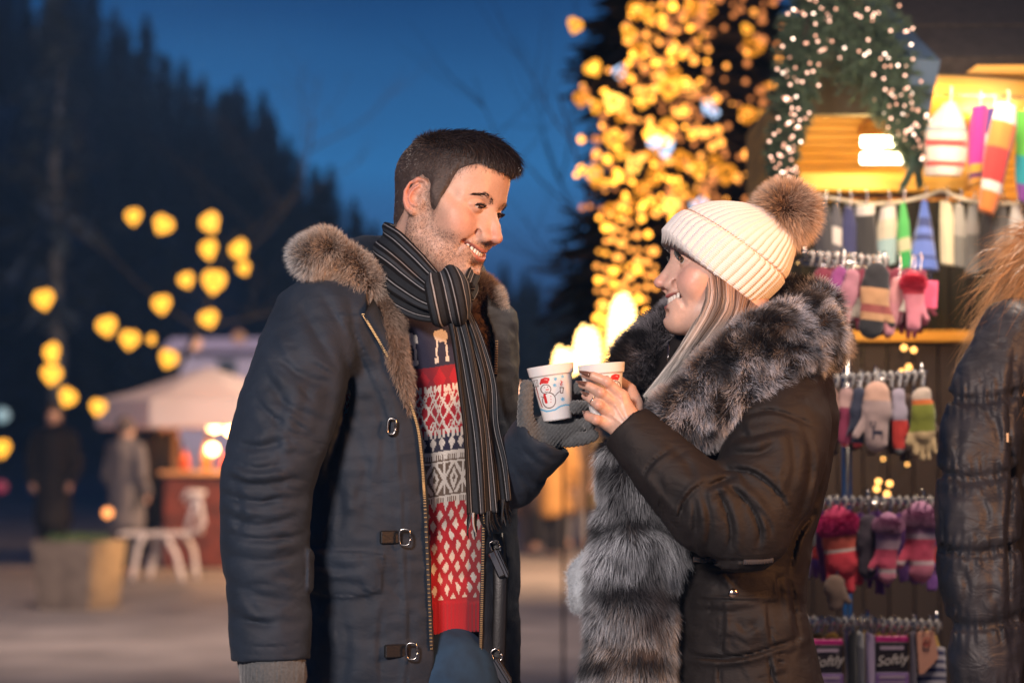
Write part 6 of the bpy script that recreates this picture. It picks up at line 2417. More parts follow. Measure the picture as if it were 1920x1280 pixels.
def woman_coat():
    lo = np.array((W(1120, 900, 3.9)[0], 3.56, zpx(1560)))
    hi = np.array((W(1575, 900, 3.9)[0], 4.30, zpx(560)))
    s = Sdf(lo, hi, 0.0040)
    zs = [zpx(v) for v in (1560, 1290, 1200, 1130, 1060, 980, 880, 780, 700, 640, 600)]
    cx = [W(v, 900, 3.95)[0] for v in (1385, 1385, 1378, 1372, 1375, 1385, 1400, 1410, 1408, 1400, 1390)]
    a = [0.175, 0.165, 0.155, 0.148, 0.146, 0.150, 0.165, 0.172, 0.168, 0.12, 0.08]      # shoulder half width
    b = [0.125, 0.120, 0.112, 0.104, 0.104, 0.110, 0.118, 0.120, 0.115, 0.09, 0.07]

    def torso(P):
        z = P[..., 2]
        dx, dy = P[..., 0] - np.interp(z, zs, cx), P[..., 1] - 3.95
        u = dx * WS[0] + dy * WS[1]
        v = dx * WF[0] + dy * WF[1]
        A, B = np.interp(z, zs, a), np.interp(z, zs, b)
        r = (np.abs(u / A) ** 2.3 + np.abs(v / B) ** 2.3) ** (1 / 2.3)
        return np.maximum((r - 1) * np.minimum(A, B), np.maximum(z - zs[-1], zs[0] - z))
    s.op(torso, lo, hi, 0.02)
    # near sleeve, bent at the elbow
    ar = Sdf(lo, hi, 0.0040)
    up = [W(1462, 735, 3.83), W(1458, 810, 3.775), W(1435, 900, 3.735), W(1400, 985, 3.71)]
    fo = [W(1400, 985, 3.71), W(1330, 960, 3.705), W(1268, 898, 3.715), W(1215, 840, 3.73), W(1172, 793, 3.742)]
    ar.chain(up, [0.076, 0.080, 0.080, 0.066], 0.02)
    ar.chain(fo, [0.066, 0.066, 0.058, 0.0485, 0.0415], 0.018)
    n = unit(fo[-1] - fo[-2])
    end = fo[-1] - n * 0.004
    PP = ar.P(ar.sl(lo, hi + 0.01))[:ar.n[0], :ar.n[1], :ar.n[2]]
    ar.D = np.where((PP[..., 0] < W(1260, 800, 3.74)[0]), np.maximum(ar.D, (PP - end.astype(np.float32)) @ n.astype(np.float32)), ar.D)
    ar.cone(fo[-1] - n * 0.03, fo[-1] + n * 0.03, 0.029, 0.034, 0.003, mode='sub')
    s.D = smin(s.D, ar.D, 0.008)
    # far sleeve hangs at her other side
    s.chain([W(1330, 740, 4.10), W(1240, 900, 4.10), W(1135, 1060, 4.06)], [0.068, 0.060, 0.045], 0.015)
    # quilting seams and folds
    big = [
        ([(1200, 905), (1222, 868), (1262, 838)], 3.5, 5), ([(1268, 985), (1290, 930), (1330, 898)], 3.5, 5),
        ([(1320, 915), (1345, 905), (1372, 895)], 6, 8),
        ([(1335, 905), (1360, 950), (1372, 1000), (1360, 1045)], 6, 6), ([(1320, 925), (1332, 980), (1325, 1035)], 6, 5),
        ([(1352, 900), (1400, 940), (1425, 990), (1420, 1030)], 6, 7), ([(1300, 930), (1308, 975), (1298, 1010)], 6, 4),
        ([(1350, 880), (1410, 885), (1460, 925), (1478, 960)], 4, 6), ([(1370, 825), (1430, 812), (1485, 800)], 6, 4), ([(1362, 850), (1420, 850), (1450, 835)], 7, 5),
        ([(1390, 780), (1450, 770), (1530, 800)], 4, 5), ([(1500, 770), (1520, 850), (1510, 930), (1470, 1010)], 9, 4), ([(1480, 800), (1490, 870), (1478, 930)], 8, 3),
        ([(1405, 930), (1440, 980), (1445, 1010)], 5, 4.5), ([(1290, 1005), (1340, 1050), (1385, 1058)], 6, 3),
        ([(1170, 850), (1240, 930), (1320, 1020)], 8, -2.0),
        ([(1283, 1225), (1330, 1232), (1400, 1228), (1500, 1195)], 4, 7), ([(1355, 1125), (1356, 1180), (1352, 1226)], 3, 4),
        ([(1440, 1130), (1444, 1180), (1450, 1215)], 3.5, 3.5), ([(1290, 1140), (1350, 1146), (1430, 1140)], 7, 3), ([(1380, 1160), (1400, 1180), (1425, 1160)], 7, 3.5),
        ([(1285, 1124), (1370, 1126), (1462, 1128)], 2.4, 4), ([(1458, 1072), (1462, 1128)], 2.4, 3), ([(1286, 1068), (1370, 1072), (1456, 1074)], 2.4, 3),
        ([(1480, 1080), (1490, 1140), (1500, 1200)], 5, 4), ([(1520, 960), (1495, 1010), (1480, 1075)], 5, 5), ([(1290, 1050), (1370, 1052), (1450, 1052)], 2.6, 3),
        ([(1540, 880), (1525, 960), (1500, 1000)], 6, 4), ([(1350, 1240), (1350, 1290)], 3.5, 3.5), ([(1440, 1225), (1452, 1290)], 3.5, 3.5), ([(1300, 1085), (1340, 1092), (1350, 1110)], 6, 2),
        ([(1255, 835), (1290, 870), (1300, 900)], 8, 3),
    ]
    creases(s, big, ylim=3.98, gain=1.25)
    rg = np.random.default_rng(8)
    fine = []
    for _ in range(26):
        t = rg.random()
        if rg.random() < 0.5:
            cx_, cy_ = 1400 + rg.normal() * 60, 900 + rg.normal() * 70
            a_ = rg.uniform(0.6, 1.9)
        else:
            cx_, cy_ = 1310 + rg.normal() * 50, 960 + rg.normal() * 50
            a_ = rg.uniform(0.9, 1.8)
        ln = rg.uniform(20, 55)
        fine.append(([(cx_, cy_), (cx_ + ln * math.cos(a_), cy_ + ln * math.sin(a_))], rg.uniform(2.5, 5), rg.uniform(1.0, 2.2)))
    for _ in range(30):
        cx_, cy_ = rg.uniform(1290, 1500), rg.uniform(1075, 1290)
        a_ = rg.normal() * 0.5 + (0.2 if rg.random() < 0.7 else 1.4)
        ln = rg.uniform(15, 45)
        fine.append(([(cx_, cy_), (cx_ + ln * math.cos(a_), cy_ + ln * math.sin(a_))], rg.uniform(2.5, 5), rg.uniform(0.8, 1.8)))
    creases(s, fine, ylim=3.98, gain=1.6)
    s.disp(lambda P: 0.0040 * hash_noise(P * np.array((1, 1, 1.3)), 17, 1) + 0.0018 * hash_noise(P, 45, 2))
    V, Q = s.mesh()
    return s, mk('coat', V, Q, coat_m, woman)


cs, coat_o = woman_coat()


def coat_details():
    for pts, n in (([(1300, 1048), (1335, 1051), (1375, 1052)], 26), ([(1395, 1053), (1425, 1052), (1448, 1049)], 16)):
        p = spline(np.array(pts, float), n)
        b = MB(); t = MB()
        P, N = hit(cs, p[:, 0], p[:, 1], y1=4.0)
        Y = np.median(P[:, 1])
        P = np.array([W(a, c, q) for a, c, q in zip(p[:, 0], p[:, 1], np.clip(P[:, 1], Y - 0.01, Y + 0.01) - 0.003)])
        t.tube(P + np.array((0, 0.002, 0)), 0.005, 6)
        for k in range(n):
            b.box(P[k], (0.0014, 0.004, 0.0075), None, 0.0003)
        b.build('zip_teeth', mat('zip_rosegold', (0.72, 0.48, 0.34), 0.25, metal=1.0), coat_o)
        t.build('zip_tape', mat('zip_tape', (0.03, 0.03, 0.035), 0.8), coat_o, smooth=True)
    P, N = hit(cs, [1375], [1112], y1=4.0)
    b = MB()
    A = np.array([[1, 0, 0], [0, 0, 1], [0, -1, 0]], float)
    b.lathe([(0.0001, -0.006), (0.005, -0.0055), (0.0078, -0.004), (0.0082, -0.002), (0.0075, 0), (0.0001, 0.001)], 24, P[0], R=rotm(rx=math.radians(90)) @ np.diag((1, 1, -1.0)))
    b.build('button', mat('button_metal', (0.62, 0.45, 0.34), 0.2, metal=1.0), coat_o, smooth=True)


coat_details()

FR0, FR1 = (0.014, 0.012, 0.014), (0.82, 0.87, 1.0)


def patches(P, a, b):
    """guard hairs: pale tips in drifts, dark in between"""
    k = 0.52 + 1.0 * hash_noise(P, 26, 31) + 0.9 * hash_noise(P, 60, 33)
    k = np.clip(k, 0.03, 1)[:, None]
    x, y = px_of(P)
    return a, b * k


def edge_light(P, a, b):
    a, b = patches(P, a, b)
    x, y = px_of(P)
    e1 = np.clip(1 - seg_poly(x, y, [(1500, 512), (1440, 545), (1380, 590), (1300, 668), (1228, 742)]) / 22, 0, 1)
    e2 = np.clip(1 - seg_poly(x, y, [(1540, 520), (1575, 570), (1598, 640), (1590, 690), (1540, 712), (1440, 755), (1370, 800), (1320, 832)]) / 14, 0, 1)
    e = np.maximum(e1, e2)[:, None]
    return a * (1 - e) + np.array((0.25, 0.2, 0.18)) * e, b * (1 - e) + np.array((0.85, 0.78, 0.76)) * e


def seg_poly(x, y, pts):
    d = np.full(len(x), 1e9)
    for a, b in zip(pts[:-1], pts[1:]):
        d = np.minimum(d, seg_dist2(x, y, a, b)[0])
    return d


def collar():
    # near flap: a broad flat roll from the back of the neck round to the chest
    lo = np.array((W(1200, 850, 3.75)[0], 3.58, W(0, 860, 3.7)[2]))
    hi = np.array((W(1625, 850, 4.0)[0], 4.16, W(0, 490, 4.0)[2]))
    s = Sdf(lo, hi, 0.006)
    spots = [((1530, 572), 3.98, 0.046), ((1545, 640), 3.94, 0.050), ((1500, 630), 3.86, 0.074), ((1445, 662), 3.79, 0.078), ((1385, 705), 3.765, 0.070), ((1330, 750), 3.755, 0.062), ((1285, 778), 3.75, 0.050), ((1258, 768), 3.76, 0.040)]
    for k in range(len(spots) - 1):
        (a, ya, ra), (b, yb, rb) = spots[k], spots[k + 1]
        A, B = W(*a, ya), W(*b, yb)
        q = 1.5

        def fn(P, A=A, B=B, ra=ra, rb=rb):
            S = np.array((1, q, 1), dtype=np.float32)
            return d_cone(P * S, A * S, B * S, ra - 0.020, rb - 0.020) / 1.2
        s.op(fn, np.minimum(A, B) - 0.09, np.maximum(A, B) + 0.09, 0.03)
    s.chain([W(1310, 800, 3.765), W(1345, 770, 3.76)], [0.018, 0.03], 0.02)
    creases(s, [([(1400, 610), (1470, 640), (1560, 640)], 12, 9), ([(1560, 560), (1520, 600), (1470, 640)], 12, 4), ([(1330, 720), (1400, 700), (1480, 690)], 14, 5)])
    s.disp(lambda P: 0.007 * hash_noise(P, 18, 3))

    def lean(P):
        x, y = px_of(P)
        d = np.stack([0.25 - (x < 1330) * 0.5, 0 * x - 0.05, -0.45 + 0.6 * (seg_poly(x, y, [(1500, 512), (1440, 545), (1380, 590), (1300, 668), (1228, 742)]) < 34)], 1)
        return d
    P0 = None
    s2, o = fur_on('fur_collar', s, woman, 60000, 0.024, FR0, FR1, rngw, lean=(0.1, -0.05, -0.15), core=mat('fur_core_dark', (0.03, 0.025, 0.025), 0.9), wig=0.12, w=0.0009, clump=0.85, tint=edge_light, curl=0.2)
    # far flap
    fur_tube('fur_collar', [W(1330, 590, 4.03), W(1262, 620, 4.02), W(1212, 662, 3.98), W(1192, 712, 3.95), W(1205, 765, 3.92), W(1235, 800, 3.90)],
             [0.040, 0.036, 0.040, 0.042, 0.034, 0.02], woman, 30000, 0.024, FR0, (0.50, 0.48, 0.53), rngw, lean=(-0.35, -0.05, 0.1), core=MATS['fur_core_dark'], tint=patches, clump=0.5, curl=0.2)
    # behind the neck
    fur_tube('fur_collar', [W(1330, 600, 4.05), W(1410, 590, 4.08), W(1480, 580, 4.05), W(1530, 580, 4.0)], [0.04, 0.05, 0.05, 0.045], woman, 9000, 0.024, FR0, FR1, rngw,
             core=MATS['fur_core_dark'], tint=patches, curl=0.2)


collar()


def bands(P, a, b):
    x, y = px_of(P)
    y = y + 10 * hash_noise(P, 12, 40)
    k = 0.95 + 0.55 * hash_noise(P, 48, 44)
    for cy, w, d in ((868, 14, 0.6), (982, 20, 0.92), (1104, 20, 0.92), (1236, 16, 0.97), (930, 10, 0.35)):
        k -= d * np.exp(-((y - cy) / w) ** 2)
    k *= 0.75 + 0.5 * hash_noise(P, 30, 41)
    dark = np.exp(-(((x - 1225) / 28) ** 2 + ((y - 1140) / 60) ** 2))
    k -= 0.6 * dark
    k = np.clip(k, 0.05, 1.2)[:, None]
    br = dark[:, None]
    return a, b * k * (1 - br * 0.3) + np.array((0.10, 0.05, 0.03)) * br * 0.5


def stole():
    lo = np.array((W(1045, 900, 3.8)[0], 3.66, zpx(1560)))
    hi = np.array((W(1320, 900, 3.8)[0], 4.02, zpx(800)))
    s = Sdf(lo, hi, 0.006)
    prof = [(835, 1130, 1200), (880, 1125, 1230), (950, 1128, 1262), (1000, 1122, 1285), (1040, 1112, 1288), (1080, 1108, 1262), (1110, 1106, 1258), (1160, 1100, 1268), (1220, 1098, 1262), (1290, 1086, 1262), (1400, 1080, 1260), (1560, 1080, 1250)]
    yy = np.array([p[0] for p in prof], float)
    L = np.array([p[1] for p in prof], float) + 4
    R = np.array([p[2] for p in prof], float) - 6

    def fn(P):
        x, y = px_of(P)
        l, r = np.interp(y, yy, L), np.interp(y, yy, R)
        c, h = (l + r) / 2, (r - l) / 2 * 3.84 / FPX
        dx = (x - c) * 3.84 / FPX
        q = 0.050 + 0.012 * np.sin((y - 870) / 58 * np.pi)
        d = np.sqrt((dx / h) ** 2 + ((P[..., 1] - 3.85) / q) ** 2)
        return np.maximum((d - 1) * np.minimum(h, q), (835 - y) * 3.84 / FPX)
    s.op(fn, lo, hi, 0.01)
    s.disp(lambda P: 0.006 * hash_noise(P, 16, 3))
    fur_on('fur_stole', s, woman, 62000, 0.028, (0.020, 0.019, 0.024), (0.88, 0.93, 1.0), rngw, lean=(-0.05, -0.1, -0.75), core=MATS['fur_core_dark'], wig=0.10, clump=0.55, tint=bands, curl=0.3)


stole()


def neckline():
    """the dark zipped neck of the coat under her hair, its pull hanging"""
    s = Sdf(W(1190, 800, 3.9) - np.array((0, 0.12, 0)), W(1420, 600, 3.9) + np.array((0, 0.14, 0)), 0.005)
    s.chain([W(1345, 700, 3.97), W(1280, 710, 3.94), W(1262, 770, 3.92)], [0.070, 0.050, 0.05], 0.02)
    s.cone(W(1292, 660, 3.94), W(1278, 720, 3.92), 0.036, 0.042, 0.02)
    V, Q = s.mesh()
    o = mk('coat_neck', V, Q, coat_m, coat_o)
    b = MB()
    p = [W(1254, 640, 3.875), W(1254, 652, 3.862), W(1253, 664, 3.855), W(1252, 678, 3.852)]
    b.tube(p, [0.0012, 0.0022, 0.0015, 0.0024], 6)
    b.build('zip_pull', steel_m, o, smooth=True)


neckline()


def far_mitten():
    s = Sdf(W(1060, 1150, 4.05) - np.array((0, 0.08, 0)), W(1150, 1030, 4.05) + np.array((0, 0.08, 0)), 0.004)
    s.chain([W(1130, 1062, 4.06), W(1104, 1082, 4.04), W(1098, 1122, 4.03)], [0.038, 0.036, 0.028], 0.01)
    s.cone(W(1100, 1080, 4.02), W(1084, 1112, 4.01), 0.016, 0.011, 0.01)
    V, Q = s.mesh()
    o = mk('mitten', V, Q, mat('wool_pale', (0.50, 0.55, 0.60), 0.95, sheen=0.4, bump=0.6, bscale=300), woman)
    fuzz('mitten_fuzz', V, Q, 5000, 0.010, (0.5, 0.56, 0.62), o, rngw)


far_mitten()


def woman_lower():
    s = Sdf((0.10, 3.72, -0.02), (0.60, 4.20, zpx(1300)), 0.009)
    cx = W(1380, 1200, 3.95)[0]
    s.chain([(cx, 3.88, zpx(1330)), (cx + 0.01, 3.90, 0.48), (cx + 0.03, 3.90, 0.08)], [0.09, 0.06, 0.048], 0.03)
    s.chain([(cx, 4.0, zpx(1330)), (cx - 0.02, 4.02, 0.48), (cx - 0.02, 4.03, 0.08)], [0.09, 0.06, 0.048], 0.03)
    V, Q = s.mesh()
    mk('trousers', V, Q, mat('dark_denim', (0.02, 0.025, 0.04), 0.8, bump=0.3), woman)
    for x, y in ((cx + 0.03, 3.90), (cx - 0.02, 4.03)):
        b = Sdf((x - 0.24, y - 0.1, -0.01), (x + 0.1, y + 0.1, 0.28), 0.007)
        b.chain([(x + 0.03, y, 0.04), (x - 0.13, y - 0.02, 0.036)], [0.040, 0.034], 0.02)
        b.cone((x, y, 0.05), (x, y, 0.24), 0.050, 0.055, 0.03)
        b.D = np.maximum(b.D, 0.0 - b.P(b.sl(b.lo, b.lo + b.h * b.n))[:b.n[0], :b.n[1], :b.n[2], 2])
        V, Q = b.mesh()
        mk('boot', V, Q, leather_m, woman)


woman_lower()
WV, WQ, WC = WOMAN_HEAD
mk('body', np.vstack([WV, hdV]), np.vstack([WQ, hdQ + len(WV)]), skinw_m, woman, np.vstack([WC, hdC]))
# ------------------------------------------------------------------ the market stall at the right
rq = np.random.default_rng(19)
YS = 6.2


def Sx(x, y, d=0.0):
    return W(x, y, YS + d)


def stall():
    c = Sx(1850, 900, 1.0); c[2] = 0
    t = thing('market_stall', 'wooden market stall with dark roof and warm yellow light inside', 'stall', tuple(c))
    roofm = mat('roof_felt', (0.035, 0.028, 0.026), 0.9, bump=0.8, bscale=120, bdist=0.004, var=0.3, vscale=40)
    wood = mat('stall_wood', (0.66, 0.34, 0.055), 0.6, var=0.25, vscale=5, bump=0.3, bscale=30, stretch=(1, 1, 8))
    dark = mat('dark_board', (0.05, 0.035, 0.025), 0.8, bump=0.3, bscale=30)
    # roof slope
    A, B = Sx(1720, 142, -0.05), Sx(2300, 132, 0.3)
    D = W(1330, -275, 7.9)
    Cc = D + (B - A)
    n = unit(np.cross(B - A, D - A)); n = n if n[2] > 0 else -n
    b = MB()
    V = [A, B, Cc, D, A + n * 0.05, B + n * 0.05, Cc + n * 0.05, D + n * 0.05]
    F = [(0, 1, 2, 3), (7, 6, 5, 4), (0, 4, 5, 1), (1, 5, 6, 2), (2, 6, 7, 3), (3, 7, 4, 0)]
    b.add(V, F); rf = b.build('roof', roofm, t)
    # courses of felt strips
    b = MB()
    for k in range(1, 9):
        f = k / 9
        p0, p1 = A + (D - A) * f + n * 0.052, B + (Cc - B) * f + n * 0.052
        b.tube([p0, p1], 0.006, 4)
    b.build('felt_seams', roofm, rf)
    b = MB()   # barge board, the sky's cold blue light put into its colour
    u = unit(D - A)
    s = unit(np.cross(u, n))
    q0, q1 = A - u * 0.06, D
    w2 = 0.032
    V = []
    for p in (q0, q1):
        for a_, b_ in ((-0.10, -0.02), (0.065, -0.02), (0.065, w2), (-0.10, w2)):
            V.append(p + n * a_ + s * (b_ if s[0] < 0 else -b_) * 1.4)
    b.add(V, [(0, 1, 2, 3), (7, 6, 5, 4), (0, 4, 5, 1), (1, 5, 6, 2), (2, 6, 7, 3), (3, 7, 4, 0)])
    b.build('barge_board', mat('skylit_board', (0.06, 0.10, 0.17), 0.6), rf)
    b = MB(); m = (Sx(1722, 146, -0.03) + Sx(2300, 146, 0.3)) / 2
    L = np.linalg.norm(Sx(2300, 146, 0.3) - Sx(1722, 146, -0.03))
    b.box(m, (L, 0.035, 0.028), rotm(rz=math.atan2(0.33, L)), 0.004); b.build('fascia', mat('brown_board', (0.16, 0.075, 0.04), 0.6), rf)
    # gable beam across the front
    b = MB(); p0, p1 = Sx(1490, 343, 0.12), Sx(1812, 345, 0.02)
    b.box((p0 + p1) / 2, (np.linalg.norm(p1 - p0), 0.07, 0.050), None, 0.006)
    b.build('beam', wood, t)
    b = MB(); b.box((Sx(1490, 365, 0.16) + Sx(1812, 365, 0.06)) / 2, (0.43, 0.05, 0.010)); b.build('beam_trim', mat('brown_board'), t)
    b = MB(); b.box((Sx(1808, 320, 0.15)), (0.035, 0.05, 0.10), None, 0.004); b.build('bracket', wood, t)
    # back wall, side wall, ceiling
    zt, zb = Sx(0, 150)[2], Sx(0, 372, 1.0)[2]
    x0, x1 = Sx(1508, 0)[0], Sx(2500, 0)[0]
    b = MB()
    nb = 12
    for k in range(nb):
        za = zb + (zt - zb + 0.1) * k / nb
        b.box(((x0 + x1) / 2, YS + 1.25, za + (zt - zb + .1) / nb / 2), (x1 - x0, 0.03, (zt - zb + .1) / nb - 0.003), None, 0.003)
    b.build('back_wall', wood, t)
    b = MB(); b.box((x0 - 0.015, YS + 0.72, (zt + zb) / 2 + 0.02), (0.03, 1.05, zt - zb)); b.build('side_wall', wood, t)
    b = MB(); b.box(((x0 + x1) / 2 + 0.16, YS + 0.60, Sx(0, 166)[2] + 0.05), (x1 - x0 - 0.3, 1.2, 0.02)); b.build('ceiling', wood, t)
    # gable panel behind the garland
    b = MB()
    g = [Sx(1500, 215, 0.12), Sx(1722, 215, 0.12), Sx(1722, 140, 0.12), Sx(1600, -20, 0.12), Sx(1500, -20, 0.12)]
    b.prism([(p[0], p[2]) for p in g], YS + 0.12, YS + 0.15); b.build('gable_panel', dark, t)
    # front wall below the counter and dark hangings behind the goods
    z1, z2 = Sx(0, 640, 1.0)[2], 0.02
    b = MB()
    w_ = 0.075
    xs = np.arange(Sx(1470, 0, 1)[0], Sx(2500, 0, 1)[0], w_)
    for x in xs:
        b.box((x + w_ / 2, YS + 1.0, (z1 + z2) / 2), (w_ - 0.003, 0.03, z1 - z2), None, 0.004)
    b.build('front_wall', mat('amber_wood', (0.010, 0.0055, 0.003), 0.4, var=0.4, vscale=6, stretch=(4, 4, 0.6)), t)
    b = MB(); b.box(((x0 + x1) / 2, YS + 0.98, z1 + 0.012), (x1 - x0, 0.2, 0.03)); b.build('counter', wood, t)
    # dark wall hangings between counter and beam
    b = MB()
    V, F = [], []
    xs = np.linspace(x0, x1, 160)
    for z in (zb - 0.01, (zb + z1) / 2, z1 + 0.03):
        for i, x in enumerate(xs):
            V.append((x, YS + 0.95 + 0.02 * math.sin(i * 0.9), z))
    for j in range(2):
        for i in range(159):
            F.append((j * 160 + i, j * 160 + i + 1, (j + 1) * 160 + i + 1, (j + 1) * 160 + i))
    V2 = [(a, b_ + 0.01, c_) for a, b_, c_ in V]
    b.add(V, F); b.add(V2, [f[::-1] for f in F])
    b.build('curtain', mat('dark_cloth', (0.008, 0.008, 0.010), 0.95), t, smooth=True)
    b = MB(); b.box((Sx(1870, 0, 0.9)[0], YS + 0.9, 0.8), (0.06, 0.06, 1.6)); b.build('post', dark, t)
    b = MB(); b.box(Sx(1697, 250, 0.12), (0.03, 0.05, 0.34)); 
    # tube lamps
    for (x, y, w, lab) in ((1657, 297, 0.125, 'lower white tube lamp glowing inside the stall'), (1651, 266, 0.105, 'upper white tube lamp glowing inside the stall')):
        p = Sx(x, y, 0.5)
        b = MB(); b.tube([p - np.array((w / 2, 0, 0)), p + np.array((w / 2, 0, 0))], 0.015, 12)
        b.build('lamp_tube', mat('tube_glow', (1, 1, 1), emit=(1.0, 0.93, 0.75), estr=11.0), t, smooth=True)
    for (x, y) in ((1550, 205), (1722, 255)):
        b = MB(); b.lathe([(0.0001, -0.02), (0.012, -0.018), (0.022, 0), (0.012, 0.018), (0.0001, 0.02)], 12, Sx(x, y, 0.7))
        b.build('lamp_bulb', mat('bulb_glow', (1, .8, .5), emit=(1.0, 0.55, 0.10), estr=7.0), t, smooth=True)
    lamp('stall_inner_light', 'POINT', tuple(Sx(1640, 285, 0.42)), 26, (1.0, 0.66, 0.22), size=0.08)
    lamp('stall_inner_light', 'POINT', tuple(Sx(1850, 215, 0.75)), 17, (1.0, 0.62, 0.20), size=0.10)
    lamp('stall_front_light', 'POINT', tuple(Sx(1650, 285, -0.12)), 4.5, (1.0, 0.72, 0.32), size=0.05)
    lamp('stall_front_light', 'POINT', tuple(Sx(1840, 120, -0.55)), 9.0, (1.0, 0.72, 0.42), size=0.08)
    lamp('stall_low_light', 'POINT', tuple(Sx(1700, 600, 0.45)), 0.6, (1.0, 0.50, 0.12), size=0.06)
    lamp('goods_fill_light', 'AREA', (1.10, 4.70, 2.55), 34, (1.0, 0.80, 0.66), (0.95, 5.35, 1.05), 0.35)  # unseen area light added above the rack to brighten the goods
    # washing line style rail
    r = MB()
    pts = [Sx(1500, 365, -0.15), Sx(1560, 372, -0.2), Sx(1620, 382, -0.22), (Sx(1680, 380, -0.24)), Sx(1735, 368, -0.25), Sx(1768, 358, -0.26), Sx(1800, 372, -0.26), Sx(1860, 382, -0.26), Sx(1960, 380, -0.25)]
    r.tube(spline(np.array(pts), 50), 0.0055, 6)
    o = r.build('clothes_line', mat('cream_rope', (0.55, 0.48, 0.34), 0.7), t, smooth=True)
    r = MB(); r.tube([Sx(1712, 175, -0.1), Sx(2100, 190, -0.05)], 0.003, 6); r.build('hanging_wire', mat('chrome', (0.6, 0.58, 0.55), 0.22, metal=1.0), t, smooth=True)


stall()
chrome = mat('chrome')


def knit_shape(outline_w, zs, depth, cols, n=40, seed=0):
    """a soft flattened hanging shape: half widths at heights zs (top to bottom), coloured bands"""
    rg = np.random.default_rng(seed)
    z = np.linspace(zs[0], zs[-1], 46)
    w = np.interp(-z, [-q for q in zs], outline_w)
    a = np.linspace(0, 2 * np.pi, n, endpoint=False)
    V, C = [], []
    for i, (zz, ww) in enumerate(zip(z, w)):
        wob = 1 + 0.05 * np.sin(a * 3 + zz * 40 + seed) + 0.03 * np.sin(a * 7 + seed * 2)
        V.append(np.stack([ww * np.cos(a) * wob, min(depth, ww * 0.8) * np.sin(a) * wob, np.full(n, zz) + 0.004 * np.sin(a + seed)], 1))
        f = (zs[0] - zz) / (zs[0] - zs[-1])
        c = cols[-1][1]
        for lim, cc in cols:
            if f <= lim:
                c = cc
                break
        C.append(np.tile(c, (n, 1)))
    F = []
    m = len(z)
    for i in range(m - 1):
        for j in range(n):
            k = (j + 1) % n
            F.append((i * n + j, (i + 1) * n + j, (i + 1) * n + k, i * n + k))
    F += [tuple(range(n)), tuple(range(m * n - 1, (m - 1) * n - 1, -1))]
    return np.vstack(V), F, np.vstack(C)


wool = mat('goods_wool', rough=0.92, vcol=True, bump=0.7, bscale=350, bdist=0.002, sheen=0.3)


def hook(p, parent=None, h=0.05):
    b = MB()
    b.tube(spline(np.array([p + np.array((0, 0, h)), p + np.array((0.006, 0, h * 0.9)), p + np.array((0.004, 0, h * 0.4)), p + np.array((0, 0, 0.0))]), 8), 0.0018, 5)
    return b.build('hook', chrome, parent, smooth=True)


def garment(name, label, cat, x, yt, yb, wpx, cols, Y, widths=(0.35, 0.8, 1.0, 1.0), lean=0.0, depth=0.022, seed=0, group=None, yaw=0.0, extra=None):
    """one knitted thing hanging from a hook at pixel (x, yt), reaching down to yb, wpx wide"""
    p = W(x, yt, Y)
    k = Y / FPX
    H = (yb - yt) * k
    hw = wpx * k / 2
    t = thing(name, label, cat, tuple(p), group)
    zs = [-H * f for f in np.linspace(0, 1, len(widths))]
    V, F, C = knit_shape([hw * q for q in widths], zs, depth, cols, 40, seed)
    R = rotm(ry=lean) @ rotm(rz=yaw)
    o = mk('knit', V @ R.T + p, F, wool, t, C)
    hook(p + np.array((0, 0, -0.006)), t, 0.045)
    if extra:
        extra(t, p, R, k)
    return t


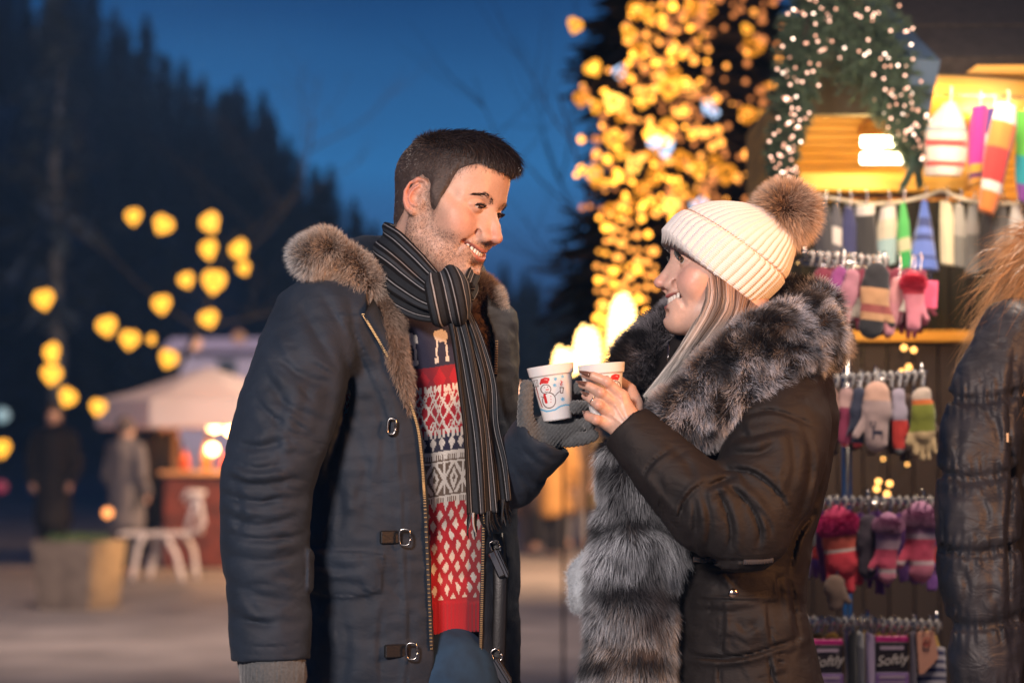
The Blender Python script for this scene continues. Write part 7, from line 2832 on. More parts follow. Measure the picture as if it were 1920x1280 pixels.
def mitten(name, label, x, yt, yb, wpx, cols, Y, lean=0.0, fluffy=None, fingers=False, thumb=1, motif=None, yaw=0.0, seed=0, group=None, pair=True):
    """a hanging mitten or glove: cuff on top, hand below"""
    p = W(x, yt, Y); k = Y / FPX
    H = (yb - yt) * k; hw = wpx * k / 2
    t = thing(name, label, name, tuple(p), group)
    R = rotm(ry=lean) @ rotm(rz=yaw)
    lo, hi = np.array((-hw * 1.9, -0.05, -H * 1.06)), np.array((hw * 1.9, 0.06, 0.02))
    s = Sdf(lo, hi, max(0.0022, H / 70))
    q = 0.42
    def flat(a, b, ra, rb, kk=0.01):
        S = np.array((1, 1 / q, 1), dtype=np.float32)
        s.op(lambda P: d_cone(P * S, np.array(a) * S, np.array(b) * S, ra, rb) * 0.7, np.minimum(a, b) - max(ra, rb), np.maximum(a, b) + max(ra, rb), kk)
    flat((0, 0, -H * 0.10), (0, 0, -H * 0.34), hw * 0.72, hw * 0.74)
    flat((0, 0, -H * 0.34), (0, 0, -H * (0.62 if fingers else 0.82)), hw * 0.76, hw * (0.84 if fingers else 0.66), 0.012)
    if fingers:
        for i, f in enumerate((-0.62, -0.2, 0.2, 0.58)):
            flat((hw * f, 0, -H * 0.62), (hw * f * 1.15, -0.004, -H * (0.92 + (0.06 if i in (1, 2) else -0.02))), hw * 0.23, hw * 0.20, 0.003)
    flat((thumb * hw * 0.55, 0, -H * 0.48), (thumb * hw * 1.15, -0.004, -H * 0.74), hw * 0.30, hw * 0.24, 0.006)
    if pair:
        s.op(lambda P: d_cone(P, (hw * 0.12, 0.022, -H * 0.1), (hw * 0.16, 0.026, -H * 0.86), hw * 0.5, hw * 0.42), (-hw, 0, -H), (hw, 0.05, 0), 0.003)
    s.disp(lambda P: 0.0018 * hash_noise(P, 60, seed) + 0.0006 * np.sin(P[..., 0] * 1600))
    V, Q = s.mesh()
    f = -V[:, 2] / H
    C = np.zeros((len(V), 3))
    last = 0
    for lim, c in cols:
        C[(f > last - 0.2 if last == 0 else f > last)] = c
        last = lim
    if motif:
        m = motif(V[:, 0] / hw, f) & (V[:, 1] < 0.005)
        C[m] = (0.015, 0.015, 0.04)
    o = mk('knit', V @ R.T + p, Q, wool, t, C)
    if fluffy:
        c = Sdf((-hw * 1.5, -0.06, -H * 0.45), (hw * 1.5, 0.06, 0.03), 0.004)
        c.chain([(-hw * 0.5, 0, -H * 0.16), (hw * 0.5, 0, -H * 0.16)], [hw * 0.42] * 2, 0.01)
        V, Q = c.mesh()
        V = V @ R.T + p
        co = mk('cuff', V, Q, wool, t, np.tile(fluffy, (len(V), 1)))
        P, N = scatter(V, Q, 3500, rq)
        d = unit(N + rq.normal(size=P.shape) * 0.4)
        V2, F2, C2 = strands(P, d, 0.011, 0.0013, np.array(fluffy) * 0.7, np.array(fluffy) * 1.2, rq, seg=2)
        mk('cuff_fur', V2, F2, fur_m, co, C2)
    hook(p + np.array((0, 0, -0.008)), t, 0.045)
    return t


def deer(u, f):
    b = (np.abs(u - 0.05) < 0.30) & (np.abs(f - 0.70) < 0.035)
    legs = ((np.abs(np.abs(u - 0.05) - 0.25) < 0.05) & (f > 0.70) & (f < 0.80))
    neck = (np.abs(u + 0.22) < 0.07) & (f > 0.60) & (f < 0.70)
    ant = (np.abs(np.abs(u + 0.24) - 0.12) < 0.04) & (f > 0.52) & (f < 0.62)
    return b | legs | neck | ant


G_, W_, B_, K_ = (0.09, 0.09, 0.10), (0.60, 0.56, 0.50), (0.02, 0.025, 0.07), (0.012, 0.012, 0.014)
# upper row under the eave
Yt = 5.9
garment('knit_hat', 'cream earflap hat with grey arcs and red band under the eave', 'hat', 1780, 192, 332, 78, [(0.35, (0.62, 0.50, 0.42)), (0.42, (0.18, 0.24, 0.28)), (0.52, (0.62, 0.50, 0.42)), (0.60, (0.50, 0.05, 0.05)), (0.82, (0.64, 0.54, 0.46)), (0.88, (0.50, 0.06, 0.05)), (1.0, (0.66, 0.56, 0.48))], Yt, (0.25, 0.75, 1.0, 1.0, 0.98, 0.85), 0.1, 0.05, 1)
garment('knit_sock', 'magenta knitted sock with mustard toe hanging under the eave', 'sock', 1836, 200, 348, 34, [(0.74, (0.50, 0.02, 0.20)), (0.86, (0.45, 0.25, 0.03)), (0.92, (0.10, 0.02, 0.08)), (1.0, (0.5, 0.22, 0.03))], Yt, (0.9, 1.0, 0.95, 1.0, 0.8), 0.05, 0.03, 2)
garment('knit_sock', 'navy knitted sock with pale patches beside the magenta one', 'sock', 1862, 206, 372, 34, [(0.30, (0.06, 0.03, 0.16)), (0.45, (0.55, 0.5, 0.5)), (0.60, (0.10, 0.06, 0.22)), (0.78, (0.05, 0.05, 0.18)), (1.0, (0.45, 0.42, 0.42))], Yt, (0.7, 0.95, 1.0, 1.0, 0.6), 0.08, 0.03, 3)
garment('knit_hat', 'red and orange hat with white trim hanging under the eave', 'hat', 1888, 198, 405, 50, [(0.16, (0.65, 0.6, 0.55)), (0.40, (0.55, 0.15, 0.03)), (0.72, (0.40, 0.03, 0.03)), (0.80, (0.6, 0.55, 0.5)), (1.0, (0.62, 0.17, 0.03))], Yt - 0.1, (0.75, 1.0, 1.0, 0.9, 0.8, 0.6), 0.2, 0.04, 4)
garment('knit_sock', 'bright green and teal knitted sock at the right end under the eave', 'sock', 1921, 210, 380, 34, [(0.5, (0.10, 0.42, 0.06)), (0.8, (0.02, 0.28, 0.32)), (1.0, (0.18, 0.05, 0.25))], Yt, (0.8, 1.0, 1.0, 0.9, 0.6), 0.02, 0.03, 5)
# goods on the line
Yl = YS - 0.25
row = [
    (1545, 388, 492, 36, [(1, (0.05, 0.05, 0.055))], (0.5, 0.9, 1, 1), 'dark grey knit cap', 'hat'),
    (1569, 386, 485, 24, [(0.4, G_), (0.75, W_), (1, G_)], (0.5, 1, 1, .9), 'grey and white striped knit cap', 'hat'),
    (1592, 388, 492, 30, [(1, (0.04, 0.045, 0.12))], (0.5, 1, 1, 1), 'dark blue knit cap', 'hat'),
    (1622, 386, 500, 40, [(0.15, W_), (1, (0.035, 0.035, 0.035))], (0.9, 1, 1, 1), 'black jumper with white neck', 'jumper'),
    (1664, 388, 498, 38, [(0.22, W_), (0.55, (0.55, 0.50, 0.36)), (1, (0.30, 0.45, 0.44))], (0.7, 1, 0.9, 0.8), 'white and mint scarf', 'scarf'),
    (1692, 382, 505, 26, [(0.55, (0.08, 0.42, 0.10)), (0.75, (0.5, 0.5, 0.3)), (1, (0.04, 0.35, 0.08))], (0.35, 0.9, 1, 0.8), 'bright green pointed hat', 'hat'),
    (1733, 378, 508, 56, [(0.25, (0.10, 0.17, 0.50)), (0.38, (0.05, 0.07, 0.2)), (0.50, (0.13, 0.20, 0.55)), (0.6, (0.05, 0.07, 0.2)), (0.8, (0.12, 0.19, 0.52)), (0.86, (0.05, 0.07, 0.2)), (1, (0.10, 0.17, 0.5))], (0.18, 0.5, 0.78, 1.0), 'blue striped pointed hat', 'hat'),
    (1774, 380, 498, 28, [(1, (0.62, 0.56, 0.36))], (0.75, 1, 1, 0.9), 'long cream scarf', 'scarf'),
    (1799, 384, 500, 26, [(0.5, (0.30, 0.29, 0.25)), (1, (0.16, 0.16, 0.14))], (0.6, 1, 1, 1), 'pale grey scarf', 'scarf'),
    (1824, 386, 512, 26, [(0.4, (0.26, 0.25, 0.23)), (1, (0.12, 0.12, 0.11))], (0.6, 1, 1, 1), 'mottled grey scarf', 'scarf'),
    (1850, 388, 505, 30, [(1, (0.05, 0.05, 0.05))], (0.5, 1, 1, 1), 'charcoal cap', 'hat'),
    (1878, 388, 490, 28, [(1, (0.13, 0.13, 0.12))], (0.5, 1, 1, 1), 'mid grey cap', 'hat'),
    (1905, 388, 470, 30, [(1, (0.50, 0.48, 0.42))], (0.6, 1, 1, 1), 'off white cap', 'hat'),
]
for i, (x, a, b_, w, cols, wd, lab, cat) in enumerate(row):
    garment('knit_hat' if cat == 'hat' else 'knit_' + cat, lab + ' hanging on the line below the yellow beam', cat, x, a, b_, w, cols, Yl, wd, rq.normal() * 0.03, 0.03, 10 + i)


# revolving rack with its tiers of gloves
YR = 5.25


def rack():
    b0 = W(1588, 900, YR + 0.05); b0[2] = 0
    t = thing('display_rack', 'chrome revolving rack with tiers of hooks for gloves', 'rack', tuple(b0))
    b = MB(); b.tube([b0, np.array((b0[0], b0[1], W(0, 470, YR)[2]))], 0.011, 10); b.build('pole', chrome, t, smooth=True)
    b = MB(); b.lathe([(0.0001, 0), (0.22, 0), (0.22, 0.02), (0.03, 0.04), (0.0001, 0.04)], 24, b0); b.build('foot', chrome, t, smooth=True)
    for (xa, xb, y, tilt) in ((1508, 1658, 492, -6), (1555, 1728, 712, 4), (1512, 1758, 944, 0), (1498, 1756, 1170, -4)):
        fr = MB()
        p0, p1 = W(xa, y + tilt, YR - 0.02), W(xb, y - tilt, YR - 0.02)
        fr.tube([p0, p1], 0.0045, 6)
        fr.tube([p0 + np.array((0, 0.12, 0)), p1 + np.array((0, 0.12, 0))], 0.0045, 6)
        fr.tube([p0, p0 + np.array((0, 0.12, 0))], 0.0045, 6); fr.tube([p1, p1 + np.array((0, 0.12, 0))], 0.0045, 6)
        n = int((xb - xa) / 14)
        for k in range(n + 1):
            q = p0 + (p1 - p0) * k / n
            fr.tube([q, q + np.array((0, -0.05, 0.0)), q + np.array((0, -0.06, 0.014))], 0.0022, 5)
        for k in (0, n // 2, n):
            q = p0 + (p1 - p0) * k / n
            fr.tube([q, q + np.array((0, 0, 0.032))], 0.003, 5)
        fr.build('tier', chrome, t, smooth=True)
        wt = MB()
        for k in range(n):
            q = p0 + (p1 - p0) * (k + 0.5) / n
            wt.tube(spline(np.array([q + np.array((0, -0.03, 0.006)), q + np.array((0.004, -0.03, 0.016)), q + np.array((0.008, -0.03, 0.004)), q + np.array((0.002, -0.03, -0.016))]), 7), 0.0030, 5)
        wt.build('hanger_clips', mat('white_plastic', (0.40, 0.38, 0.35), 0.4), t, smooth=True)


rack()
PK, LV, TAN = (0.55, 0.10, 0.16), (0.42, 0.20, 0.32), (0.45, 0.25, 0.12)
mm = [
    # top tier
    ('mitten', 'purple mitten at the left of the top tier, behind the fur collar', 1578, 506, 605, 40, [(0.3, (0.20, 0.04, 0.16)), (1, (0.10, 0.03, 0.14))], 0.25, None, False, -1, None),
    ('mitten', 'dusty pink mitten on the top tier, left of the reindeer coloured one', 1600, 505, 640, 38, [(0.5, (0.32, 0.14, 0.18)), (1, (0.40, 0.22, 0.22))], 0.2, None, False, -1, None),
    ('mitten', 'black and tan patterned mitten on the top tier', 1645, 503, 640, 66, [(0.28, K_), (0.50, TAN), (0.62, (0.25, 0.06, 0.05)), (0.72, TAN), (1, K_)], 0.12, None, False, 1, None),
    ('mitten', 'rose pink mitten turned sideways, left of the red cuffed glove', 1684, 520, 645, 34, [(0.4, (0.45, 0.20, 0.20)), (1, (0.48, 0.20, 0.22))], 0.18, None, False, -1, None),
    ('glove', 'pink pair of gloves with red fluffy cuff at the right of the top tier', 1712, 512, 628, 44, [(0.34, (0.45, 0.03, 0.05)), (1, (0.55, 0.18, 0.22))], 0.0, (0.50, 0.03, 0.06), False, 1, None),
    # second tier
    ('mitten', 'black and white speckled mitten at the left of the second tier', 1556, 728, 852, 44, [(0.3, (0.30, 0.16, 0.12)), (0.7, K_), (1, (0.22, 0.16, 0.13))], 0.1, None, False, -1, None),
    ('mitten', 'pale grey mitten with crimson side on the second tier', 1588, 728, 845, 40, [(0.3, (0.35, 0.22, 0.2)), (0.9, (0.20, 0.02, 0.06)), (1, (0.5, 0.06, 0.04))], 0.05, None, False, 1, None),
    ('mitten', 'navy mitten half hidden on the second tier, left of the deer one', 1612, 726, 850, 36, [(0.85, (0.02, 0.025, 0.05)), (1, (0.45, 0.04, 0.04))], 0.05, None, False, -1, None),
    ('mitten', 'beige mitten with a dark deer on it, middle of the second tier', 1645, 726, 848, 66, [(0.2, (0.50, 0.30, 0.22)), (1, (0.36, 0.26, 0.24))], 0.03, None, False, -1, deer),
    ('mitten', 'grey mitten with a red block on the second tier', 1685, 728, 862, 36, [(0.45, (0.32, 0.28, 0.34)), (0.85, (0.50, 0.03, 0.02)), (1, (0.35, 0.38, 0.36))], 0.0, None, False, 1, None),
    ('glove', 'olive green glove with orange cuff and cream fingertips on the second tier', 1728, 730, 862, 52, [(0.14, (0.45, 0.36, 0.28)), (0.22, (0.5, 0.12, 0.02)), (0.60, (0.17, 0.19, 0.015)), (1, (0.50, 0.36, 0.18))], -0.05, None, True, -1, None),
    # third tier
    ('glove', 'black fluffy glove at the left of the third tier', 1505, 956, 1102, 58, [(0.5, K_), (0.6, (0.06, 0.05, 0.08)), (1, K_)], 0.05, None, False, -1, None),
    ('glove', 'coral red glove with magenta fluffy cuff on the third tier', 1568, 960, 1108, 78, [(0.30, (0.45, 0.03, 0.10)), (0.46, (0.62, 0.10, 0.06)), (0.50, (0.5, 0.4, 0.35)), (1, (0.60, 0.03, 0.05))], -0.12, (0.50, 0.02, 0.14), True, 1, None),
    ('mitten', 'dark plum mitten between the coral glove and the pink mittens', 1626, 966, 1092, 46, [(1, (0.045, 0.03, 0.045))], 0.0, None, False, 1, None),
    ('mitten', 'pink mitten with lavender fluffy cuff, left one of the two on the third tier', 1666, 964, 1100, 52, [(0.35, LV), (0.48, (0.55, 0.35, 0.42)), (0.75, (0.55, 0.06, 0.12)), (0.8, (0.5, 0.4, 0.4)), (1, (0.55, 0.18, 0.25))], 0.03, LV, False, -1, None),
    ('mitten', 'pink mitten with lavender fluffy cuff at the third tier\'s right end', 1727, 950, 1092, 70, [(0.35, LV), (0.42, (0.5, 0.36, 0.42)), (0.70, (0.58, 0.06, 0.12)), (0.76, (0.55, 0.4, 0.42)), (1, (0.58, 0.16, 0.24))], 0.0, LV, False, -1, None),
    ('mitten', 'faded tan mitten hanging low behind the coral glove', 1566, 1088, 1142, 46, [(1, (0.16, 0.10, 0.07))], 0.0, None, False, 1, None),
]
for i, (nm, lab, x, a, b_, w, cols, lean, fl, fi, th, mo) in enumerate(mm):
    mitten(nm, lab, x, a, b_, w, cols, YR - 0.06 - 0.012 * (i % 3), lean, fl, fi, th, mo, seed=i)
# a second row of stock behind the first on every tier, so that little of the rack shows through
stock = [('maroon', (0.16, 0.02, 0.04)), ('black', (0.012, 0.012, 0.014)), ('steel grey', (0.16, 0.17, 0.19)), ('royal blue', (0.03, 0.06, 0.28)), ('ivory', (0.55, 0.50, 0.42)), ('rose', (0.52, 0.12, 0.20)),
         ('violet', (0.16, 0.05, 0.26)), ('teal', (0.02, 0.18, 0.20)), ('mustard', (0.42, 0.24, 0.03)), ('chocolate', (0.07, 0.035, 0.02)), ('scarlet', (0.50, 0.03, 0.03)), ('forest green', (0.02, 0.12, 0.04))]
tiers = (('top', 1530, 1735, 505, 625, 9), ('second', 1552, 1742, 735, 850, 9), ('third', 1500, 1752, 962, 1098, 10), ('bottom', 1520, 1752, 1186, 1300, 8))
qn = 0
for tn, xa, xb, ya, yb, cnt in tiers:
    for i in range(cnt):
        nm_, c_ = stock[(qn * 5 + i * 7) % 12]
        c2_ = stock[(qn + i * 3 + 4) % 12][1]
        x = xa + (xb - xa) * (i + 0.5) / cnt + rq.normal() * 3
        kind = ('mitten', 'glove')[i % 2]
        d1, d2 = rq.uniform(0.3, 0.45), rq.uniform(0.55, 0.75)
        mitten(kind, '%s %s in the back row of the rack\'s %s tier, %s from the left' % (nm_, kind, tn, nth(i + 1)), x, ya + rq.uniform(-4, 8), yb + rq.uniform(-12, 14), rq.uniform(40, 52),
               [(d1, c_), (d2, c2_ if i % 3 == 0 else c_), (1, c_)], YR + 0.03 + 0.02 * (i % 3), rq.normal() * 0.08, None, kind == 'glove', (-1) ** i, None, rq.uniform(-0.5, 0.5), 50 + qn, 'gloves and mittens in the back rows of the rack', pair=False)
        qn += 1
# small pink label card
b = MB(); p = W(1745, 552, YR); b.box(p, (0.030, 0.004, 0.060), rotm(ry=0.05), 0.001)
o = b.build('price_card', mat('card_pink', (0.75, 0.10, 0.20), 0.6), None)
tag(o, 'small pink card hanging right of the red cuffed gloves', 'card')
p = W(1745, 528, YR)
b = MB(); b.tube([p, p + np.array((0, 0, 0.03))], 0.0015, 5); b.build('hook', chrome, o)


def text_mesh(txt, size, name, m, loc, R, parent, shear=0.0, ext=0.0006):
    c = bpy.data.curves.new(name, 'FONT')
    c.body = txt
    c.size = size
    c.shear = shear
    c.extrude = ext
    c.align_x = 'CENTER'
    tmp = bpy.data.objects.new('tmp', c)
    COL.objects.link(tmp)
    dg = bpy.context.evaluated_depsgraph_get()
    dg.update()
    me = bpy.data.meshes.new_from_object(tmp.evaluated_get(dg))
    bpy.data.objects.remove(tmp)
    V = np.array([v.co[:] for v in me.vertices])
    F = [tuple(p.vertices) for p in me.polygons]
    V = np.stack([V[:, 0], -V[:, 2], V[:, 1]], 1)
    return mk(name, V @ np.array(R).T + np.array(loc), F, m, parent, smooth=False)


def packs():
    Yp = YR - 0.06
    k = Yp / FPX
    for (x, ya, yb, w, lab) in ((1551, 1198, 1300, 58, 'left of the two black and purple stocking packets'), (1672, 1192, 1300, 62, 'right of the two black and purple stocking packets')):
        p = W(x, (ya + yb) / 2, Yp)
        t = thing('stocking_packet', lab + ' on the bottom tier', 'packet', tuple(p))
        H, Wd = (yb - ya) * k, w * k
        R = rotm(rz=0.05)
        for (f0, f1, c, nm) in ((0.0, 0.10, (0.55, 0.02, 0.20), 'top_band'), (0.10, 0.62, (0.03, 0.022, 0.025), 'panel'), (0.62, 0.84, (0.22, 0.12, 0.32), 'lower_band'), (0.84, 1.0, (0.60, 0.02, 0.25), 'bottom_band')):
            b = MB(); b.box(p + np.array((0, 0, H / 2 - H * (f0 + f1) / 2)), (Wd, 0.012, H * (f1 - f0) - 0.0004), R, 0.001)
            b.build(nm, mat('pack_' + nm, c, 0.3), t)
        for dz, fw, fh in ((0.30, 0.72, 0.06), (-0.20, 0.8, 0.05), (-0.29, 0.8, 0.025)):
            b = MB(); b.box(p + np.array((0, -0.0068, H * dz)), (Wd * fw, 0.001, H * fh), R)
            b.build('print', mat('pack_print', (0.42, 0.32, 0.40), 0.5), t)
        text_mesh('Softly', 0.030, 'lettering', mat('pack_letter', (0.62, 0.55, 0.50), 0.5), p + np.array((0, -0.0075, H * 0.02)), R @ rotm(ry=-0.12), t, shear=0.35)
    for (x, ya, w, cols, lab) in ((1598, 1186, 18, [(1, K_)], 'black sock folded beside the left packet'), (1614, 1186, 14, [(0.2, (0.3, 0.3, 0.3)), (1, (0.10, 0.10, 0.12))], 'dark grey sock between the two packets'),
                                  (1632, 1188, 18, [(0.9, (0.36, 0.28, 0.42)), (1, K_)], 'lilac grey sock beside the right packet'), (1712, 1186, 14, [(1, (0.12, 0.10, 0.13))], 'dark sock between the right packet and the peach card')):
        garment('folded_sock', lab, 'sock', x, ya, 1300, w, cols, Yp, (0.9, 1, 1, 1), 0, 0.012, int(x))
    p = W(1738, 1226, Yp)
    t = thing('sock_card', 'peach card banding a navy striped sock on the bottom tier', 'card', tuple(p))
    b = MB(); pts = [W(x, y, Yp) for x, y in ((1717, 1184), (1750, 1182), (1758, 1232), (1730, 1262), (1722, 1262))]
    b.prism([(q[0], q[2]) for q in pts], Yp - 0.01, Yp); b.build('card', mat('card_peach', (0.62, 0.30, 0.20), 0.6), t)
    a = np.linspace(0, 2 * np.pi, 20)
    b = MB(); c = W(1738, 1203, Yp - 0.013); b.tube(np.stack([c[0] + 0.007 * np.cos(a), np.full(20, c[1]), c[2] + 0.009 * np.sin(a)], 1), 0.0014, 5); b.build('emblem', mat('emblem_red', (0.35, 0.05, 0.03), 0.6), t)
    V, F, C = knit_shape([0.030, 0.034, 0.030], [W(0, 1215, Yp)[2], W(0, 1262, Yp)[2], W(0, 1310, Yp)[2]], 0.012, [(f, ((0.02, 0.02, 0.09) if i % 2 else (0.45, 0.42, 0.45))) for i, f in enumerate(np.linspace(0.08, 1, 12))], 30, 3)
    V[:, 0] += W(1738, 0, Yp)[0]; V[:, 1] += Yp + 0.012
    mk('sock', V, F, wool, t, C)


packs()


def stall_reflections():  # lights reflected in the boards, built as small glowing bulbs
    gm = mat('reflected_glow', (0.2, 0.1, 0.02), emit=(1.0, 0.48, 0.12), estr=6.0, light=False)
    pts = [(1694, 652), (1712, 656), (1703, 688), (1690, 697), (1684, 735), (1646, 902), (1643, 916), (1667, 906), (1662, 925), (1700, 870), (1655, 860)]
    P = [W(x, y, 7.05) for x, y in pts]
    t = thing('string_light', 'short string of amber bulbs on the stall\'s front boards between glove tiers', 'string light', tuple(P[0]))
    b = MB(); b.tube(np.array(P), 0.002, 4); b.build('cable', mat('cable', (0.01,) * 3), t)
    for i, p in enumerate(P):
        r = 0.0075 if i not in (4, 9, 10) else 0.004
        q = MB(); q.lathe([(0.0001, -r), (r * 0.8, -r * 0.6), (r, 0), (r * 0.8, r * 0.6), (0.0001, r)], 8, p + np.array((0, -0.01, 0)))
        q.build('bulb', gm, t, smooth=True)


stall_reflections()


def garland():
    nm = mat('garland_needles', rough=0.7, vcol=True, spec=0.3)
    led = [mat('led_rose_%d' % i, (0.2, 0.15, 0.12), emit=c, estr=s, light=False) for i, (c, s) in enumerate((((1.0, 0.56, 0.40), 4.5), ((1.0, 0.46, 0.30), 2.5), ((1.0, 0.74, 0.58), 7.0)))]
    Y = YS - 0.12
    k = Y / FPX
    for nmx, lab, pts, rad, nled in (
        ('garland', 'left arm of the pine garland with rose white lights, drooping beside the pompom', [(1545, -40), (1510, 60), (1492, 150), (1478, 230), (1462, 290), (1475, 335)], (60, 56, 46, 38, 34, 22), 99),
        ('garland', 'right arm of the pine garland with rose white lights, over the lit opening', [(1560, -40), (1610, 50), (1660, 130), (1690, 200), (1712, 262), (1718, 296)], (95, 92, 80, 56, 40, 18), 99)):
        C = np.array([W(x, y, Y) for x, y in pts])
        t = thing(nmx, lab, 'garland', tuple(C[0]))
        cs_ = spline(C, 60)
        rr = np.interp(np.linspace(0, 1, 60), np.linspace(0, 1, len(rad)), rad) * k
        b = MB(); b.tube(cs_, 0.010, 6); b.build('stem', bark_m, t, smooth=True)
        # side twigs with needles
        P, D = [], []
        for q in range(520):
            i = rq.integers(0, 60)
            a = rq.normal(size=3); a[1] *= 0.6; a = unit(a + np.array((0, 0, -0.5)))
            L = rr[i] * rq.uniform(0.6, 1.15)
            for s in range(34):
                f = (s + 1) / 34
                base = cs_[i] + a * L * f + np.array((0, 0, -0.15 * L * f * f))
                for _ in range(3):
                    P.append(base); D.append(unit(a * 0.7 + rq.normal(size=3) * 0.75))
        P, D = np.array(P), np.array(D)
        n = len(P)
        x, y = px_of(P)
        lite = (rq.random((n, 1)) ** 2)
        base_c = np.array((0.036, 0.056, 0.046)) * (0.5 + lite) + np.array((0.02, 0.04, 0.008)) * lite
        V, F, Cc = strands(P, D, rq.uniform(0.012, 0.022, n), 0.0022, base_c, base_c * 1.3, rq, seg=1)
        mk('needles', V, F, nm, t, Cc)
        me = None
        data = {}
        for q in range(nled):
            i = rq.integers(0, 60)
            a = rq.normal(size=3); a[1] = -abs(a[1]) * 0.7; a = unit(a)
            p = cs_[i] + a * rr[i] * rq.uniform(0.35, 0.98)
            kind = int(rq.choice([0, 1, 1, 2], p=[0.4, 0.25, 0.2, 0.15]))
            if kind not in data:
                r = 0.0034
                g = MB(); g.lathe([(0.0001, -r), (r * 0.8, -r * 0.6), (r, 0), (r * 0.8, r * 0.6), (0.0001, r)], 8)
                o = g.build('bulb', led[kind], None, smooth=True, local=True)
                data[kind] = o.data
                o.parent = t
            else:
                o = bpy.data.objects.new('bulb', data[kind]); COL.objects.link(o); o.parent = t
            o.location = p + np.array((0, -0.02, 0)) - np.array(t.location)
    # ribbon tails at the end
    p = W(1716, 292, Y - 0.03)
    t = thing('ribbon_bow', 'dark green ribbon tails at the lower end of the garland', 'ribbon', tuple(p))
    for dx, L in ((-0.035, 0.085), (0.012, 0.075)):
        b = MB()
        c = spline(np.array([p, p + np.array((dx * 0.4, -0.01, -L * 0.5)), p + np.array((dx, 0.0, -L))]), 10)
        V = []
        for q in c:
            V += [q + np.array((-0.010, 0, 0)), q + np.array((0.010, 0.003, 0)), q + np.array((0.010, 0.005, 0)), q + np.array((-0.010, 0.002, 0))]
        V[-4] = V[-4] + np.array((0.004, 0, -0.012)); V[-1] = V[-1] + np.array((0.004, 0, -0.012))
        F = [(i * 4 + j, i * 4 + (j + 1) % 4, (i + 1) * 4 + (j + 1) % 4, (i + 1) * 4 + j) for i in range(9) for j in range(4)]
        b.add(V, F); b.build('tail', mat('ribbon_green', (0.03, 0.07, 0.05), 0.45), t)


garland()


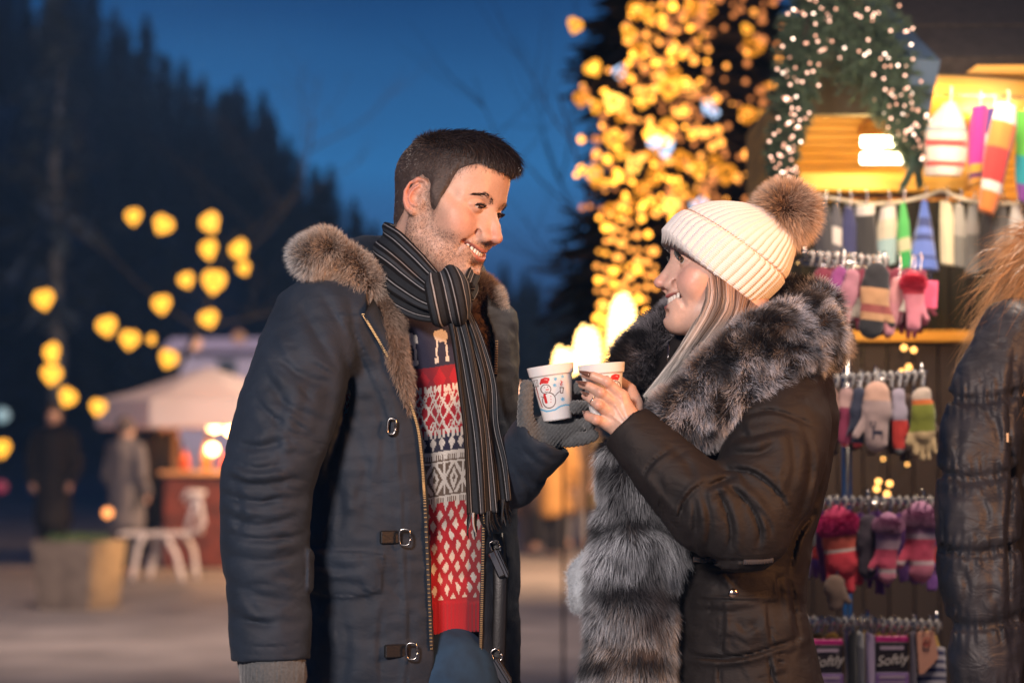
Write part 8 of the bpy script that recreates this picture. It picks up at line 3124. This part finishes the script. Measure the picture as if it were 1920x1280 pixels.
# ------------------------------------------------------------------ bystander at the right edge
def bystander():
    Y = 4.45
    t = thing('person', 'bystander from behind at the right edge, dark puffer jacket, tousled blonde hair', 'person', tuple(W(1985, 900, Y) * np.array((1, 1, 0))))
    puff = crinkle(mat('puffer_cloth', (0.024, 0.026, 0.034), 0.50, bump=0.4, bscale=500, bdist=0.0008, var=0.3, vscale=14, spec=0.35), 16, 0.003, 0.3)
    lo = np.array((W(1735, 900, Y)[0], Y - 0.26, W(0, 1560, Y)[2]))
    hi = np.array((W(2330, 900, Y)[0], Y + 0.35, W(0, 540, Y)[2]))
    s = Sdf(lo, hi, 0.005)
    ys = [1560, 1300, 1150, 1020, 880, 740, 640, 580]
    bx = W(2030, 900, Y)[0]

    def torso(P):
        x, y = px_of(P)
        a = np.interp(y, ys[::-1], [0.10, 0.165, 0.19, 0.185, 0.18, 0.175, 0.19, 0.20])
        d = np.sqrt(((P[..., 0] - bx) / a) ** 2 + ((P[..., 1] - Y - 0.06) / (a * 0.68)) ** 2)
        pf = 0.006 * np.abs(np.sin((y - 600) / 138 * np.pi))
        return (d - 1) * a * 0.68 - pf
    s.op(torso, lo, hi, 0.01)
    arm = [W(1905, 640, Y - 0.02), W(1850, 740, Y - 0.05), W(1833, 880, Y - 0.08), W(1830, 1020, Y - 0.10), W(1846, 1155, Y - 0.11), W(1850, 1330, Y - 0.12), W(1858, 1450, Y - 0.14)]
    ar = Sdf(lo, hi, 0.005)
    rad = [0.070, 0.066, 0.070, 0.074, 0.066, 0.060, 0.05]
    ar.chain(arm, rad, 0.01)
    cin = [738, 884, 1024, 1160, 1300]

    def puffs(P):
        x, y = px_of(P)
        yy = y - 14 * np.sin((x - 1750) / 150 * np.pi)
        dmin = np.full(len(P), 1e9)
        for c in cin:
            dmin = np.minimum(dmin, np.abs(yy - c))
        g = 0.013 * np.exp(-(dmin / 9) ** 2) - 0.006 * np.clip(dmin / 60, 0, 1)
        # gathers fanning from each seam
        ga = (0.0030 * np.sin(x * 0.42 + 2.5 * hash_noise(P, 14, 9)) + 0.0018 * np.sin(x * 0.9 + y * 0.05)) * np.exp(-(dmin / 34) ** 2)
        elastic = -0.006 * np.exp(-(dmin / 3.2) ** 2) + 0.0012 * np.sin(x * 1.6) * np.exp(-(dmin / 4) ** 2)
        return g + ga + elastic + 0.007 * hash_noise(P * np.array((1, 1, 0.5)), 20, 4) + 0.003 * hash_noise(P, 50, 6)
    ar.disp(puffs)
    s.D = smin(s.D, ar.D, 0.010)
    creases(s, [([(1905, 640), (1893, 760), (1896, 900), (1890, 1050), (1900, 1250)], 5, 12), ([(1840, 760), (1870, 800), (1880, 860)], 7, 5), ([(1800, 790), (1795, 830), (1800, 870)], 8, 4),
                ([(1830, 920), (1850, 960), (1845, 1000)], 7, 4), ([(1800, 1060), (1815, 1100), (1810, 1140)], 7, 4), ([(1850, 1050), (1862, 1100), (1855, 1130)], 7, 4)], ylim=Y)
    V, Q = s.mesh()
    o = mk('jacket', V, Q, puff, t)
    b = MB(); p, n_ = hit(s, [1888], [820]); b.box(p[0] + np.array((0, -0.003, 0)), (0.004, 0.004, 0.016)); b.build('tab', mat('brass_tab', (0.6, 0.45, 0.3), 0.4), o)
    # head, neck, legs
    h = W(2012, 550, Y + 0.06)
    bd = Sdf((h[0] - 0.32, Y - 0.30, -0.02), (h[0] + 0.32, Y + 0.40, h[2] + 0.16), 0.012)
    bd.ell(h, (0.085, 0.095, 0.115), 0.02)
    bd.cone(h - np.array((0, 0, 0.08)), h - np.array((0, 0, 0.25)), 0.055, 0.06, 0.02)
    for q in (-1, 1):
        bd.chain([(bx + q * 0.09, Y + 0.06, 0.9), (bx + q * 0.09, Y + 0.04, 0.5), (bx + q * 0.1, Y + 0.06, 0.08), (bx + q * 0.1, Y + 0.20, 0.05)], [0.085, 0.058, 0.045, 0.038], 0.03)
    bd.chain([arm[-1], arm[-1] - np.array((-0.01, 0, 0.08)), arm[-1] - np.array((-0.01, 0.0, 0.15))], [0.03, 0.032, 0.02], 0.02)
    V, Q = bd.mesh()
    mk('body', V, Q, mat('skin_far_50', (0.5, 0.32, 0.25), 0.6), t)
    tr = Sdf((bx - 0.28, Y - 0.2, 0.05), (bx + 0.28, Y + 0.3, 1.0), 0.012)
    for q in (-1, 1):
        tr.chain([(bx + q * 0.09, Y + 0.06, 0.92), (bx + q * 0.09, Y + 0.04, 0.5), (bx + q * 0.1, Y + 0.06, 0.12)], [0.10, 0.075, 0.062], 0.03)
    V, Q = tr.mesh(); mk('trousers', V, Q, mat('dark_denim', (0.02, 0.025, 0.04), 0.8), t)
    # tousled hair
    n = 13000
    r1 = np.random.default_rng(4)
    th = r1.uniform(0, 2 * np.pi, n); ph = r1.uniform(-0.6, 1.3, n)
    root = h + np.stack([0.095 * np.cos(th) * np.cos(ph), 0.105 * np.sin(th) * np.cos(ph), 0.125 * np.sin(ph)], 1)
    out = unit(root - h)
    wild = (r1.random((n, 1)) < 0.10) * 1.0
    d = unit(out * (0.45 + 0.5 * wild) + np.array((-0.22, -0.1, -0.50)) + r1.normal(size=(n, 3)) * (0.14 + 0.3 * wild) + 0.55 * np.stack([hash_noise(root, 34, q) for q in (1, 2, 3)], 1))
    L = r1.uniform(0.06, 0.14, n)
    tone = r1.uniform(0.4, 1.3, (n, 1))
    c0 = np.array((0.22, 0.085, 0.035)) * tone; c1 = np.array((0.72, 0.42, 0.19)) * tone
    V, F, C = strands(root, d, L, 0.0011, c0, c1, r1, bend=np.array((-0.10, 0, -0.70)) + 0.35 * np.stack([hash_noise(root, 45, q) for q in (11, 12, 13)], 1), seg=8, wig=0.22)
    mk('hair', V, F, mat('hair_blonde'), t, C)


bystander()


# ------------------------------------------------------------------ evening air
def haze():
    b = MB()
    b.box((-10, 95, 28), (620, 330, 58))
    m = bpy.data.materials.new('haze')
    m.use_nodes = True
    N, L = m.node_tree.nodes, m.node_tree.links
    N.remove(N['Principled BSDF'])
    v = N.new('ShaderNodeVolumePrincipled')
    v.inputs['Color'].default_value = (0.22, 0.50, 1.0, 1)
    v.inputs['Density'].default_value = 0.0013
    v.inputs['Anisotropy'].default_value = 0.0
    L.new(v.outputs[0], N['Material Output'].inputs['Volume'])
    o = b.build('haze', m)
    o['kind'] = 'stuff'
    tag(o, 'thin blue evening haze in front of the wooded hill', 'haze')


haze()
sc.cycles.volume_max_steps = 64
sc.cycles.volume_bounces = 0
